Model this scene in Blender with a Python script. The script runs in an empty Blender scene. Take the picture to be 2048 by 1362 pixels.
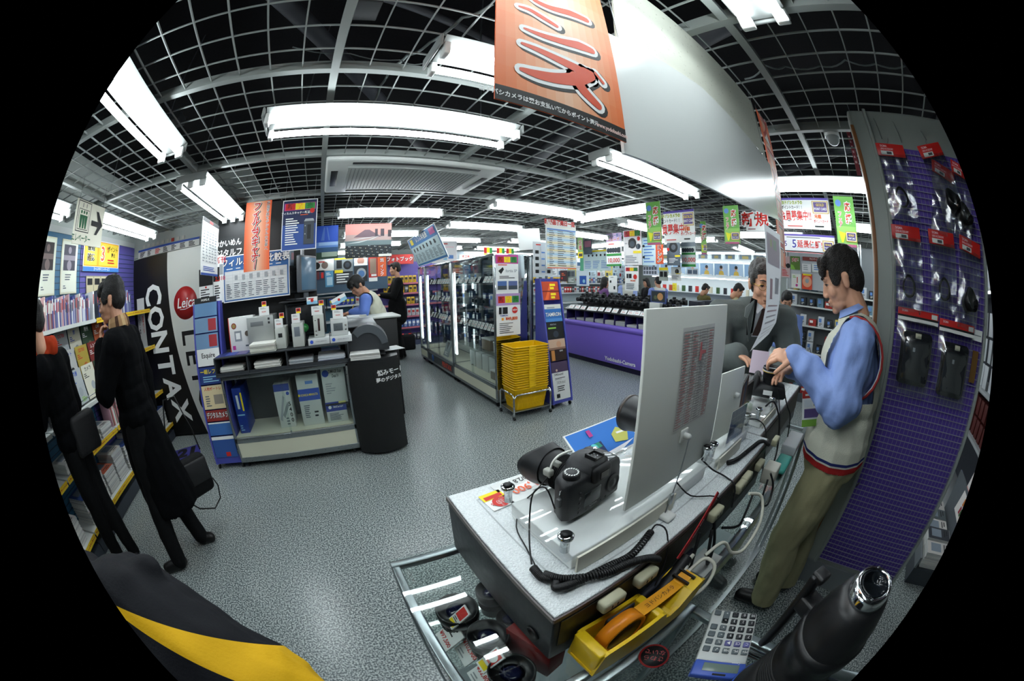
import bpy, bmesh, math, random
from mathutils import Matrix, Vector, noise
from mathutils.geometry import tessellate_polygon
random.seed(11)
PI = math.pi
sc = bpy.context.scene
C = sc.collection
# ---------------------------------------------------------------- camera (circular fisheye)
FPX, CXP, CYP, EYE = 687.0, 1029.0, 681.0, 1.48
cd = bpy.data.cameras.new('camera'); cam = bpy.data.objects.new('camera', cd); C.objects.link(cam); sc.camera = cam
cd.type = 'PANO'; cd.panorama_type = 'FISHEYE_EQUISOLID'
cd.sensor_fit = 'HORIZONTAL'; cd.sensor_width = 36.0
cd.fisheye_lens = FPX/2048*36.0
cd.fisheye_fov = math.radians(176.6)
cd.shift_x = -(CXP-1024)/2048
cd.clip_start = 0.02
RC = (Matrix.Rotation(math.radians(-31.55), 4, 'Z') @ Matrix.Rotation(math.radians(80.0), 4, 'X') @ Matrix.Rotation(math.radians(-0.85), 4, 'Z'))
cam.matrix_world = Matrix.Translation((0, 0, EYE)) @ RC
R3 = RC.to_3x3()
# ---------------------------------------------------------------- world, exposure
w = bpy.data.worlds.new('world'); sc.world = w; w.use_nodes = True
w.node_tree.nodes['Background'].inputs[0].default_value = (.6, .8, 1, 1)
w.node_tree.nodes['Background'].inputs[1].default_value = 0.0
sc.view_settings.view_transform = 'Standard'; sc.view_settings.look = 'None'
sc.view_settings.exposure = 0.36; sc.view_settings.gamma = 1.0; sc.view_settings.use_curve_mapping = False
TUBE = 22.0           # brightness of the fluorescent tubes
sc.render.engine = 'CYCLES'
cy = sc.cycles
cy.use_denoising = True
cy.max_bounces = 7; cy.diffuse_bounces = 3; cy.glossy_bounces = 4; cy.transmission_bounces = 6; cy.transparent_max_bounces = 16
cy.caustics_reflective = False; cy.caustics_refractive = False
cy.sample_clamp_indirect = 4.0
# ---------------------------------------------------------------- where a sight line meets a plane
def ray(px, py):
    u, v = px-CXP, -(py-CYP); r = math.hypot(u, v) or 1e-6
    th = 2*math.asin(min(1, r/(2*FPX))); k = math.sin(th)/r
    return R3 @ Vector((u*k, v*k, -math.cos(th)))
def pz(px, py, z): d = ray(px, py); return d*((z-EYE)/d.z)+Vector((0, 0, EYE))
def pxx(px, py, x): d = ray(px, py); return d*(x/d.x)+Vector((0, 0, EYE))
def pyy(px, py, y): d = ray(px, py); return d*(y/d.y)+Vector((0, 0, EYE))
# ---------------------------------------------------------------- materials
def lin(h):
    o = []
    for i in (0, 2, 4):
        c = int(h[i:i+2], 16)/255
        o.append(c/12.92 if c <= .04045 else ((c+.055)/1.055)**2.4)
    return (*o, 1)
MT = {}
def M(h, rough=.55, metal=0.0, emit=0.0, alpha=1.0, trans=0.0, ior=1.45, bump=0.0, bscale=60.0, vary=0.04, coat=0.0, spec=.5):
    key = (h, rough, metal, emit, alpha, trans, ior, bump, bscale, vary, coat, spec)
    if key in MT: return MT[key]
    m = bpy.data.materials.new('mat_'+h); m.use_nodes = True
    nt = m.node_tree; b = nt.nodes['Principled BSDF']; c = lin(h)
    b.inputs['Base Color'].default_value = c
    b.inputs['Roughness'].default_value = rough; b.inputs['Metallic'].default_value = metal
    b.inputs['IOR'].default_value = ior
    if rough > .7: spec = min(spec, .2)
    b.inputs['Specular IOR Level'].default_value = spec
    if coat: b.inputs['Coat Weight'].default_value = coat
    if trans: b.inputs['Transmission Weight'].default_value = trans
    if alpha < 1: b.inputs['Alpha'].default_value = alpha
    if emit:
        b.inputs['Emission Color'].default_value = c; b.inputs['Emission Strength'].default_value = emit
    if (vary and not emit and not trans and alpha == 1) or bump:
        n = nt.nodes.new('ShaderNodeTexNoise'); n.inputs['Scale'].default_value = bscale
        tc = nt.nodes.new('ShaderNodeTexCoord'); nt.links.new(tc.outputs['Object'], n.inputs['Vector'])
        if vary:
            r = nt.nodes.new('ShaderNodeMapRange')
            r.inputs['To Min'].default_value = max(0.02, rough-vary*2); r.inputs['To Max'].default_value = min(1, rough+vary*2)
            nt.links.new(n.outputs['Fac'], r.inputs['Value']); nt.links.new(r.outputs[0], b.inputs['Roughness'])
        if bump:
            bp = nt.nodes.new('ShaderNodeBump'); bp.inputs['Strength'].default_value = bump; bp.inputs['Distance'].default_value = .01
            nt.links.new(n.outputs['Fac'], bp.inputs['Height']); nt.links.new(bp.outputs[0], b.inputs['Normal'])
    MT[key] = m
    return m
def glass_mat(name='clear_glass', tint='eef6f2', refl=.10, rough=.0):
    m = bpy.data.materials.new(name); m.use_nodes = True; nt = m.node_tree; nt.nodes.clear()
    o = nt.nodes.new('ShaderNodeOutputMaterial'); t = nt.nodes.new('ShaderNodeBsdfTransparent'); g = nt.nodes.new('ShaderNodeBsdfGlossy')
    t.inputs[0].default_value = lin(tint); g.inputs['Roughness'].default_value = rough
    mx = nt.nodes.new('ShaderNodeMixShader'); f = nt.nodes.new('ShaderNodeLayerWeight'); f.inputs[0].default_value = .5
    p = nt.nodes.new('ShaderNodeMath'); p.operation = 'POWER'; p.inputs[1].default_value = 4.5
    a = nt.nodes.new('ShaderNodeMath'); a.operation = 'MULTIPLY_ADD'; a.inputs[1].default_value = .9; a.inputs[2].default_value = refl*.5
    nt.links.new(f.outputs['Facing'], p.inputs[0]); nt.links.new(p.outputs[0], a.inputs[0]); nt.links.new(a.outputs[0], mx.inputs[0]); nt.links.new(t.outputs[0], mx.inputs[1]); nt.links.new(g.outputs[0], mx.inputs[2]); nt.links.new(mx.outputs[0], o.inputs[0])
    return m
GLASS = glass_mat('clear_glass', 'fafdfc')
FILM = glass_mat('clear_film', 'f6f8fa', .34, .16)
ACRYL = glass_mat('clear_acrylic', 'fdfefe', .09, .03)
CHROME = M('d8dcde', .12, 1.0, vary=.02); STEEL = M('a9afb2', .32, 1.0); BLACK = M('0c0d0f', .45); DARK = M('1c1e21', .5)
WHITE = M('e6e8e6', .5); PAPER = M('eceeec', .7); RUB = M('121315', .75)
GREY = M('8b9092', .5); PURPLE = M('6a57c0', .45); YELLOW = M('e0b81c', .4); RED = M('c42a22', .55); BLUE = M('2a55b0', .5)
def banded(name, base, bands, planes=None, rough=.85, bump=.4, bscale=350):
    """cloth dyed in bands: 'bands' = [(z, colour)...] upward, or a panel between two planes"""
    m = bpy.data.materials.new(name); m.use_nodes = True; nt = m.node_tree; b = nt.nodes['Principled BSDF']; b.inputs['Roughness'].default_value = rough; b.inputs['Specular IOR Level'].default_value = .2
    tc = nt.nodes.new('ShaderNodeTexCoord')
    if bands:
        sx = nt.nodes.new('ShaderNodeSeparateXYZ'); nt.links.new(tc.outputs['Object'], sx.inputs[0]); cur = None; last = base
        for z, c in bands:
            g = nt.nodes.new('ShaderNodeMath'); g.operation = 'GREATER_THAN'; g.inputs[1].default_value = z; nt.links.new(sx.outputs[2], g.inputs[0])
            mx = nt.nodes.new('ShaderNodeMix'); mx.data_type = 'RGBA'; nt.links.new(g.outputs[0], mx.inputs[0])
            if cur is None: mx.inputs[6].default_value = lin(base)
            else: nt.links.new(cur, mx.inputs[6])
            mx.inputs[7].default_value = lin(c); cur = mx.outputs[2]
        nt.links.new(cur, b.inputs['Base Color'])
    else:
        cur = None
        for n_, d_ in planes[1]:
            dt = nt.nodes.new('ShaderNodeVectorMath'); dt.operation = 'DOT_PRODUCT'; dt.inputs[1].default_value = n_; nt.links.new(tc.outputs['Object'], dt.inputs[0])
            g = nt.nodes.new('ShaderNodeMath'); g.operation = 'GREATER_THAN'; g.inputs[1].default_value = d_; nt.links.new(dt.outputs['Value'], g.inputs[0])
            if cur is None: cur = g.outputs[0]
            else: k = nt.nodes.new('ShaderNodeMath'); k.operation = 'MULTIPLY'; nt.links.new(cur, k.inputs[0]); nt.links.new(g.outputs[0], k.inputs[1]); cur = k.outputs[0]
        mx = nt.nodes.new('ShaderNodeMix'); mx.data_type = 'RGBA'; nt.links.new(cur, mx.inputs[0]); mx.inputs[6].default_value = lin(base); mx.inputs[7].default_value = lin(planes[0]); nt.links.new(mx.outputs[2], b.inputs['Base Color'])
    n = nt.nodes.new('ShaderNodeTexNoise'); n.inputs['Scale'].default_value = bscale; nt.links.new(tc.outputs['Object'], n.inputs['Vector'])
    bp = nt.nodes.new('ShaderNodeBump'); bp.inputs['Strength'].default_value = bump; bp.inputs['Distance'].default_value = .01; nt.links.new(n.outputs['Fac'], bp.inputs['Height']); nt.links.new(bp.outputs[0], b.inputs['Normal'])
    return m
# ---------------------------------------------------------------- mesh builder
def _p(z, m=None): return z
class MB:
    def __init__(s, T=None): s.v = []; s.f = []; s.mi = []; s.sm = []; s.mats = []; s.T = T or Matrix()
    def idx(s, m):
        if m not in s.mats: s.mats.append(m)
        return s.mats.index(m)
    def add(s, vs, fs, m, smooth=False, T=None):
        T = s.T @ T if T is not None else s.T
        o = len(s.v); i = s.idx(m)
        s.v.extend([T @ Vector(q) for q in vs])
        for f in fs: s.f.append([o+k for k in f]); s.mi.append(i); s.sm.append(smooth)
        return s
    def box(s, a, b, m, bev=0, T=None, seg=2):
        x0, y0, z0 = [min(a[k], b[k]) for k in range(3)]; x1, y1, z1 = [max(a[k], b[k]) for k in range(3)]
        vs = [(x0,y0,z0),(x1,y0,z0),(x1,y1,z0),(x0,y1,z0),(x0,y0,z1),(x1,y0,z1),(x1,y1,z1),(x0,y1,z1)]
        fs = [(0,3,2,1),(4,5,6,7),(0,1,5,4),(1,2,6,5),(2,3,7,6),(3,0,4,7)]
        if not bev: return s.add(vs, fs, m, False, T)
        bm = bmesh.new(); bv = [bm.verts.new(q) for q in vs]
        for f in fs: bm.faces.new([bv[k] for k in f])
        bmesh.ops.bevel(bm, geom=bm.edges[:], offset=min(bev, .49*min(x1-x0, y1-y0, z1-z0)), segments=seg, affect='EDGES', profile=.5)
        bm.verts.index_update(); r = s.add([tuple(q.co) for q in bm.verts], [[q.index for q in f.verts] for f in bm.faces], m, True, T); bm.free(); return r
    def cbox(s, c, d, m, bev=0, T=None, seg=2):
        return s.box([c[k]-d[k]/2 for k in range(3)], [c[k]+d[k]/2 for k in range(3)], m, bev, T, seg)
    def cone(s, p, q, r0, r1, m, n=14, cap=True, smooth=True):
        p, q = Vector(p), Vector(q); d = (q-p).normalized(); a = d.orthogonal().normalized(); b = d.cross(a)
        vs = []; fs = []
        for c, r in ((p, r0), (q, r1)):
            for k in range(n): t = 2*PI*k/n; vs.append(c+(a*math.cos(t)+b*math.sin(t))*r)
        for k in range(n): j = (k+1) % n; fs.append((k, j, n+j, n+k))
        s.add(vs, fs, m, smooth)
        if cap: s.add(vs, [tuple(range(n-1, -1, -1)), tuple(range(n, 2*n))], m)
        return s
    def cyl(s, p, q, r, m, n=14, cap=True): return s.cone(p, q, r, r, m, n, cap)
    def tube(s, pts, r, m, n=8, closed=False):
        pts = [Vector(q) for q in pts]; N = len(pts); rs = r if isinstance(r, (list, tuple)) else [r]*N
        vs = []; fs = []; a = None
        for i, c in enumerate(pts):
            if closed: d = pts[(i+1) % N]-pts[i-1]
            else: d = pts[min(i+1, N-1)]-pts[max(i-1, 0)]
            d.normalize()
            a = d.orthogonal().normalized() if a is None else (a-d*a.dot(d)).normalized()
            b = d.cross(a)
            for k in range(n): t = 2*PI*k/n; vs.append(c+(a*math.cos(t)+b*math.sin(t))*rs[i])
        for i in range(N if closed else N-1):
            for k in range(n):
                j = (k+1) % n; i2 = (i+1) % N
                fs.append((i*n+k, i*n+j, i2*n+j, i2*n+k))
        s.add(vs, fs, m, True)
        if not closed: s.add(vs, [tuple(range(n-1, -1, -1)), tuple(range((N-1)*n, N*n))], m)
        return s
    def lathe(s, prof, m, n=24, T=None, smooth=True):   # profile of (r, z) about local z
        vs = []; fs = []
        for r, z in prof:
            for k in range(n): t = 2*PI*k/n; vs.append((r*math.cos(t), r*math.sin(t), z))
        for i in range(len(prof)-1):
            for k in range(n): j = (k+1) % n; fs.append((i*n+k, i*n+j, (i+1)*n+j, (i+1)*n+k))
        if prof[0][0] > 1e-5: fs.append(tuple(range(n-1, -1, -1)))
        if prof[-1][0] > 1e-5: fs.append(tuple(range((len(prof)-1)*n, len(prof)*n)))
        return s.add(vs, fs, m, smooth, T)
    def prism(s, poly, y0, y1, m, T=None, side=None):    # polygon in local x,z extruded along y
        n = len(poly); vs = [(x, y0, z) for x, z in poly]+[(x, y1, z) for x, z in poly]
        tr = tessellate_polygon([[Vector((x, z, 0)) for x, z in poly]])
        fs = [tuple(t) for t in tr]
        if abs(y1-y0) > 1e-7:
            fs += [tuple(n+k for k in reversed(t)) for t in tr]
        s.add(vs, fs, m, False, T)
        if abs(y1-y0) > 1e-7: s.add(vs, [(k, (k+1) % n, n+(k+1) % n, n+k) for k in range(n)], side or m, False, T)
        return s
    def rect(s, x0, z0, x1, z1, y, m, T=None): return s.add([(x0,y,z0),(x1,y,z0),(x1,y,z1),(x0,y,z1)], [(0,1,2,3)], m, False, T)
    def ell(s, c, r, m, n=12, T=None):
        vs = []; fs = []; h = n//2+1
        for i in range(h+1):
            a = PI*i/h
            for k in range(n): t = 2*PI*k/n; vs.append((c[0]+r[0]*math.sin(a)*math.cos(t), c[1]+r[1]*math.sin(a)*math.sin(t), c[2]+r[2]*math.cos(a)))
        for i in range(h):
            for k in range(n): j = (k+1) % n; fs.append((i*n+k, (i+1)*n+k, (i+1)*n+j, i*n+j))
        return s.add(vs, fs, m, True, T)
    def text(s, t, size, x, z, m, y=-.0012, T=None, al='C', off=0.0, shear=0.0, sx=1.0, depth=0.0, rot=0.0):
        vs, fs = glyphs(t, al, off, shear, depth)
        cr, sr = math.cos(rot), math.sin(rot)
        return s.add([(x+size*(sx*a*cr-b*sr), y-c*size, z+size*(sx*a*sr+b*cr)) for a, b, c in vs], fs, m, False, T)
    def build(s, name, parent=None, loc=None, rz=0.0, rot=None, fix=False):
        me = bpy.data.meshes.new(name); me.from_pydata([tuple(q) for q in s.v], [], s.f)
        for m in s.mats: me.materials.append(m)
        me.polygons.foreach_set('material_index', s.mi); me.polygons.foreach_set('use_smooth', s.sm); me.update()
        if fix:
            bm = bmesh.new(); bm.from_mesh(me); bmesh.ops.recalc_face_normals(bm, faces=bm.faces[:]); bm.to_mesh(me); bm.free()
        o = bpy.data.objects.new(name, me); C.objects.link(o)
        if parent is not None: o.parent = parent
        if loc is not None: o.location = loc
        o.rotation_euler = rot if rot is not None else (0, 0, rz)
        return o
TG = {}
def glyphs(t, al='C', off=0.0, shear=0.0, depth=0.0):
    key = (t, al, off, shear, depth)
    if key in TG: return TG[key]
    cu = bpy.data.curves.new('txt', 'FONT'); cu.body = t; cu.size = 1.0; cu.resolution_u = 2; cu.offset = off; cu.shear = shear; cu.extrude = depth
    cu.align_x = {'C': 'CENTER', 'L': 'LEFT', 'R': 'RIGHT'}[al]; cu.align_y = 'CENTER'; cu.space_line = .95
    ob = bpy.data.objects.new('txt', cu); C.objects.link(ob)
    dg = bpy.context.evaluated_depsgraph_get(); ev = ob.evaluated_get(dg); me = ev.to_mesh()
    vs = [tuple(q.co) for q in me.vertices]; fs = [tuple(p.vertices) for p in me.polygons]
    ev.to_mesh_clear(); bpy.data.objects.remove(ob); bpy.data.curves.remove(cu)
    TG[key] = (vs, fs); return TG[key]
# ---------------------------------------------------------------- object bookkeeping
def tag(o, label=None, cat=None, group=None, kind=None):
    if label: o['label'] = label
    if cat: o['category'] = cat
    if group: o['group'] = group
    if kind: o['kind'] = kind
    return o
def thing(name, label, cat, loc=(0, 0, 0), rz=0.0, group=None, rot=None):
    o = bpy.data.objects.new(name, None); C.objects.link(o); o.empty_display_size = .05
    o.location = loc; o.rotation_euler = rot or (0, 0, rz); return tag(o, label, cat, group)
def dup(o, loc=None, rz=None, label=None, group=None, parent=None):
    c = o.copy(); C.objects.link(c)
    if parent is not None: c.parent = parent
    for ch in list(o.children): dup(ch, parent=c)
    if loc is not None: c.location = loc
    if rz is not None: c.rotation_euler = (c.rotation_euler[0], c.rotation_euler[1], rz)
    if label: c['label'] = label
    if group: c['group'] = group
    return c
ORD = ['first','second','third','fourth','fifth','sixth','seventh','eighth','ninth','tenth','eleventh','twelfth','thirteenth','fourteenth','fifteenth','sixteenth','seventeenth','eighteenth','nineteenth','twentieth','twenty-first','twenty-second','twenty-third','twenty-fourth','twenty-fifth','twenty-sixth','twenty-seventh','twenty-eighth','twenty-ninth','thirtieth']
def struct(o): o['kind'] = 'structure'; return o
# ---------------------------------------------------------------- printed boards: local frame x right, z up, printed face looks to -y
COL = dict(w='eceeec', k='101114', r='c8261e', o='e2602a', y='f0d818', g='2e8a3c', b='2448a8', n='17224a', c='8fc4e0', m='b83a8c', l='8ac04a', s='9aa0a4', d='3c4044', p='5a48a8', t='c8b890', q='5f88c8', i='f2c8d0', e='dfe6e8', u='20305c', v='6e1c1c', f='d4a078', h='58606a', a='f0a020')
def K(c): return M(COL.get(c, c), .6)
def draw(mb, w, h, els, y0=0.0, T=None):
    y = y0
    for e in els:
        y -= .00045; k = e[0]
        if k == 'r': mb.rect(e[1]*w, e[2]*h, e[3]*w, e[4]*h, y, K(e[5]), T)
        elif k == 't':      # x, z, size(of h), text, colour, [outline colour, outline], [align], [sx]
            if len(e) > 6 and e[6]: mb.text(e[4], e[3]*h, e[1]*w, e[2]*h, K(e[6]), y, T, e[8] if len(e) > 8 else 'C', .02+1.3*(e[7] if len(e) > 7 else .04), 0, e[9] if len(e) > 9 else 1); y -= .0004
            mb.text(e[4], e[3]*h, e[1]*w, e[2]*h, K(e[5]), y, T, e[8] if len(e) > 8 else 'C', .018, 0, e[9] if len(e) > 9 else 1)
        elif k == 'l':      # rows of small print: x0,z0,x1,z1,rows,colour,columns,thickness
            n = e[5]; nc = e[7] if len(e) > 7 else 1; th = e[8] if len(e) > 8 else .45
            rnd = random.Random(int(e[1]*991+e[2]*773+n)); dz = (e[4]-e[2])/n; dx = (e[3]-e[1])/nc
            for i in range(n):
                for j in range(nc):
                    a = e[1]+dx*j+dx*.06; f = rnd.uniform(.45, .95)
                    z = e[2]+dz*(i+.5)
                    mb.rect(a*w, (z-dz*th/2)*h, (a+dx*.9*f)*w, (z+dz*th/2)*h, y, K(e[6]), T)
        elif k == 'c':
            n = 20; mb.prism([((e[1]*w+e[3]*h*math.cos(2*PI*q/n)), (e[2]*h+e[3]*h*math.sin(2*PI*q/n))) for q in range(n)], y, y, K(e[4]), T)
        elif k == 'p': mb.prism([(a*w, b*h) for a, b in e[1]], y, y, K(e[2]), T)
        elif k == 'g':      # table rules: x0,z0,x1,z1,rows,cols,colour
            for i in range(e[5]+1): z = e[2]+(e[4]-e[2])*i/e[5]; mb.rect(e[1]*w, z*h-.0006, e[3]*w, z*h+.0006, y, K(e[7]), T)
            for i in range(e[6]+1): x = e[1]+(e[3]-e[1])*i/e[6]; mb.rect(x*w-.0006, e[2]*h, x*w+.0006, e[4]*h, y, K(e[7]), T)
def board(name, label, cat, loc, phi, w, h, els, bg='w', th=.004, group=None, tilt=0.0, parent=None, edge=None, roll=0.0):
    mb = MB(); mb.box((0, 0, 0), (w, th, h), edge or K(bg)); draw(mb, w, h, [('r', 0, 0, 1, 1, bg)]+list(els))
    rot = Matrix.Rotation(phi, 3, 'Z') @ Matrix.Rotation(roll, 3, 'Y') @ Matrix.Rotation(tilt, 3, 'X')
    o = mb.build(name, parent, loc, rot=rot.to_euler())
    if label: tag(o, label, cat, group)
    return o
def boardy(name, label, cat, y, tl, br, els, **k):       # facing the camera side (-y), corners given by sight lines
    a, b = pyy(*tl, y), pyy(*br, y)
    return board(name, label, cat, (a.x, y, b.z), 0, b.x-a.x, a.z-b.z, els, **k)
def boardx(name, label, cat, x, tl, br, els, left=False, **k):   # facing -x (or +x when left)
    a, b = pxx(*tl, x), pxx(*br, x)
    return board(name, label, cat, (x, a.y, b.z), PI/2 if left else -PI/2, abs(b.y-a.y), a.z-b.z, els, **k)
# ================================================================ THE ROOM
CZ = 2.4175
def floor_mat():
    m = bpy.data.materials.new('speckled_vinyl'); m.use_nodes = True; nt = m.node_tree; b = nt.nodes['Principled BSDF']
    tc = nt.nodes.new('ShaderNodeTexCoord'); v = nt.nodes.new('ShaderNodeTexNoise'); v.inputs['Scale'].default_value = 105; v.inputs['Detail'].default_value = 2
    v2 = nt.nodes.new('ShaderNodeTexNoise'); v2.inputs['Scale'].default_value = 1.1; v2.inputs['Detail'].default_value = 3
    r = nt.nodes.new('ShaderNodeValToRGB'); e = r.color_ramp.elements
    e[0].position = .42; e[0].color = lin('4a5456'); e[1].position = .62; e[1].color = lin('b4bcba')
    nt.links.new(tc.outputs['Object'], v.inputs['Vector']); nt.links.new(tc.outputs['Object'], v2.inputs['Vector']); nt.links.new(v.outputs['Fac'], r.inputs[0]); nt.links.new(r.outputs[0], b.inputs['Base Color'])
    mr = nt.nodes.new('ShaderNodeMapRange'); mr.inputs['To Min'].default_value = .16; mr.inputs['To Max'].default_value = .42
    b.inputs['Roughness'].default_value = .27
    bp = nt.nodes.new('ShaderNodeBump'); bp.inputs['Strength'].default_value = .02; bp.inputs['Distance'].default_value = .004
    nt.links.new(v.outputs['Fac'], bp.inputs['Height']); nt.links.new(bp.outputs[0], b.inputs['Normal'])
    return m
FLOORM = floor_mat()
XL, XR, YB, YF = -2.80, 11.2, 9.0, -3.2
struct(MB().box((XL-.1, YF, -.1), (XR, YB, 0), FLOORM).build('floor'))
WALLM = M('a9b0ac', .6, bump=.05); BARM = M('858b88', .5); VOID = M('050508', .9)
struct(MB().box((XL-.12, YF, 0), (XL, YB, 3.1), WALLM).build('wall_left'))
mb = MB().box((XL, 3.96, 0), (-1.06, 4.08, 3.1), WALLM)
for k in range(14): mb.box((XL+.01, 3.955, 1.2+k*.075), (-2.35, 3.965, 1.206+k*.075), M('5a605e'))
struct(mb.build('wall_elevator'))
struct(MB().box((-1.06, YB, 0), (XR, YB+.1, 3.1), WALLM).build('wall_back'))
struct(MB().box((-1.18, 4.08, 0), (-1.06, YB, 3.1), WALLM).build('wall_stair'))
struct(MB().box((XR, YF, 0), (XR+.1, YB, 3.1), WALLM).build('wall_right'))
struct(MB().box((XL, YF-.1, 0), (XR, YF, 3.1), WALLM).build('wall_front'))
# open metal grid ceiling with the dark plenum above it
X0, DX, Y0, DY = -.055, 1.02, .215, 1.045
mb = MB().box((XL-.1, YF, 3.02), (XR, YB, 3.1), VOID)
y0, y1, x0, x1 = YF, YB, XL, XR
n0 = int((x0-X0)/(DX/7)); n1 = int((x1-X0)/(DX/7))
for n in range(n0, n1+1):
    x = X0+n*DX/7; mn = n % 7 == 0; h = .018 if mn else .0026; d = .04 if mn else .008
    yb_ = y1 if x > -1.06 else 3.96
    mb.box((x-h, y0, CZ-(.012 if mn else 0)), (x+h, yb_, CZ+d), BARM)
n0 = int((y0-Y0)/(DY/7)); n1 = int((y1-Y0)/(DY/7))
for n in range(n0, n1+1):
    y = Y0+n*DY/7; mn = n % 7 == 0; h = .018 if mn else .0026; d = .036 if mn else .008
    xa = x0 if y < 3.96 else -1.06
    mb.box((xa, y-h, CZ-(.010 if mn else -.001)), (x1, y+h, CZ+d), BARM)
struct(mb.build('ceiling'))
# things up in the plenum
rnd = random.Random(4)
for i, (a, b, z, r) in enumerate([((-1.9, -1), (1.2, 3.6), 2.86, .05), ((.8, -2), (2.4, 4), 2.84, .07), ((-2.2, .4), (2.6, 1.9), 2.78, .022), ((2.4, -1.5), (5.6, 3), 2.86, .05)]):
    o = MB().cyl((a[0], a[1], z), (b[0], b[1], z), r, M('2a2d33', .6), 12).build('ceiling_pipe')
    tag(o, ['thick dark pipe crossing above the ceiling grid by the elevator side', 'fattest dark duct above the grid over the front counter', 'thin dark conduit above the grid crossing over the long lamp', 'dark pipe above the grid over the purple counter'][i], 'pipe')
def wire(px, z, r, m, name, label, sag=.02):
    pts = [pz(*q, z) for q in px]; out = []
    for i in range(len(pts)-1):
        for k in range(5):
            t = k/5; out.append(pts[i].lerp(pts[i+1], t)+Vector((0, 0, -sag*math.sin(PI*t))))
    out.append(pts[-1]); return tag(MB().tube(out, r, m, 6).build(name), label, 'cable')
wire([(985, 8), (925, 35), (860, 85), (815, 110), (785, 130), (762, 170), (748, 205)], 2.50, .007, M('77807f'), 'ceiling_cable', 'pale cable snaking over the grid between the two long lamps')
wire([(1490, 158), (1530, 130), (1570, 133), (1640, 132), (1690, 120), (1750, 128), (1810, 132)], 2.49, .005, M('6c7473'), 'ceiling_cable', 'thin pale cable above the grid right of the white hanging board')
wire([(585, 94), (700, 107), (800, 120), (850, 126)], 2.47, .003, M('5c6463'), 'ceiling_cable', 'thin straight wire above the grid left of the orange banner')
wire([(700, 395), (735, 415), (765, 425), (800, 405), (830, 395)], 2.47, .005, M('868e8c'), 'ceiling_cable', 'loop of pale cable above the grid beyond the air conditioner')
wire([(430, 360), (465, 372), (500, 380), (560, 372)], 2.47, .004, M('70787a'), 'ceiling_cable', 'thin wire loop above the grid near the hanging orange scanner banner')
# ---------------------------------------------------------------- fluorescent fixtures
TUBEM = M('f2fbff', .4, emit=TUBE); HOUS = M('8c908e', .4); SOCK = M('e8ebe8', .4)
def fixture(label, x, y, along, L=1.24, z=2.30, n=2, sp=.13):
    t = thing('fluorescent_lamp', label, 'lamp', (x, y, z), 0 if along == 'x' else PI/2, 'fluorescent ceiling lamps')
    T0 = MB(); w = sp*(n-1)/2+.032
    T0.prism([(-w, .045), (w, .045), (w*.45, .005), (-w*.45, .005)], -L/2, L/2, HOUS, Matrix.Rotation(-PI/2, 4, 'Z')).build('housing', t)
    for sx in (-1, 1): MB().box((sx*(L/2+.014)-.006, -w, -.005), (sx*(L/2+.014)+.006, w, .05), HOUS, .005).build('end_cap', t)
    for sx in (-1, 1):
        for k in range(n):
            yy = (k-(n-1)/2)*sp; MB().cbox((sx*(L/2-.012), yy, -.012), (.024, .05, .06), SOCK, .006).build('lamp_socket', t)
    for k in range(n):
        yy = (k-(n-1)/2)*sp
        MB().cyl((-L/2+.02, yy, -.015), (L/2-.02, yy, -.015), .0165, TUBEM, 10).build('fluorescent_tube', t)
    for sx in (-.36, .36): MB().cyl((sx*L, 0, .04), (sx*L, 0, 3.02-z), .003, STEEL, 6).build('hanger', t)
    return t
LAMPS = [
 ('long bright double tube lamp in front of the air conditioner', .295, 1.565, 'x', 1.31, 2.30, 2, .17),
 ('double tube lamp nearest the left edge, running toward the camera', -.985, 1.04, 'y', 1.24, 2.30, 2, .13),
 ('wide triple tube lamp pointing at the orange scanner banner', -1.02, 2.76, 'y', 1.28, 2.28, 3, .1),
 ('double tube lamp half hidden behind the big orange banner', .92, .985, 'x', 1.24, 2.31, 2, .13),
 ('double tube lamp overhead at the top right of the white boards', .27, .06, 'x', 1.24, 2.31, 2, .13),
 ('double tube lamp just under the lower edge of the white hanging board', 2.22, 1.50, 'x', 1.24, 2.31, 2, .13),
 ('double tube lamp behind the head of the vested clerk', 2.76, .18, 'y', 1.24, 2.31, 2, .13),
 ('double tube lamp right of the air conditioner, above the glass cabinet', 2.3, 3.16, 'x', 1.24, 2.30, 2, .13),
 ('double tube lamp crossing the one above the cabinet', 3.13, 2.80, 'y', 1.24, 2.31, 2, .13),
 ('double tube lamp beyond the air conditioner', .75, 3.84, 'x', 1.24, 2.31, 2, .13),
 ('double tube lamp above the far end of the glass cabinet', 2.35, 4.6, 'x', 1.24, 2.31, 2, .13),
 ('double tube lamp beside the elevator sign', -2.245, 2.96, 'y', 1.24, 2.31, 2, .13),
 ('double tube lamp left of the elevator sign at the picture edge', -2.33, 1.28, 'y', 1.24, 2.31, 2, .13),
 ('double tube lamp at the right picture edge beyond the purple panel', 2.9, -1.68, 'x', 1.24, 2.31, 2, .13),
]
far = [(.9, 5.4, 'x'), (.9, 6.7, 'x'), (2.4, 6.2, 'x'), (2.6, 7.6, 'x'), (.6, 8.0, 'x'), (4.3, 3.1, 'x'), (4.2, 4.5, 'x'), (5.8, 3.2, 'y'), (4.2, 6.0, 'x'), (5.8, 5.4, 'y'), (5.9, 7.2, 'x'), (4.2, 7.6, 'x'), (5.3, 1.4, 'y'), (7.4, 4.6, 'y'), (7.4, 2.6, 'x'), (7.3, 6.6, 'x'), (7.0, .9, 'x'), (9.2, 3.4, 'y'), (9.2, 1.2, 'y'), (9.1, 5.4, 'y'), (4.4, -.6, 'y'), (5.9, -.9, 'x'), (9.0, 7.4, 'x')]
for a in LAMPS: fixture(*a)
for i, (x, y, al) in enumerate(far):
    fixture('distant double tube lamp over the far sales floor, %s counting away from the camera' % ORD[i], x, y, al)
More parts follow.
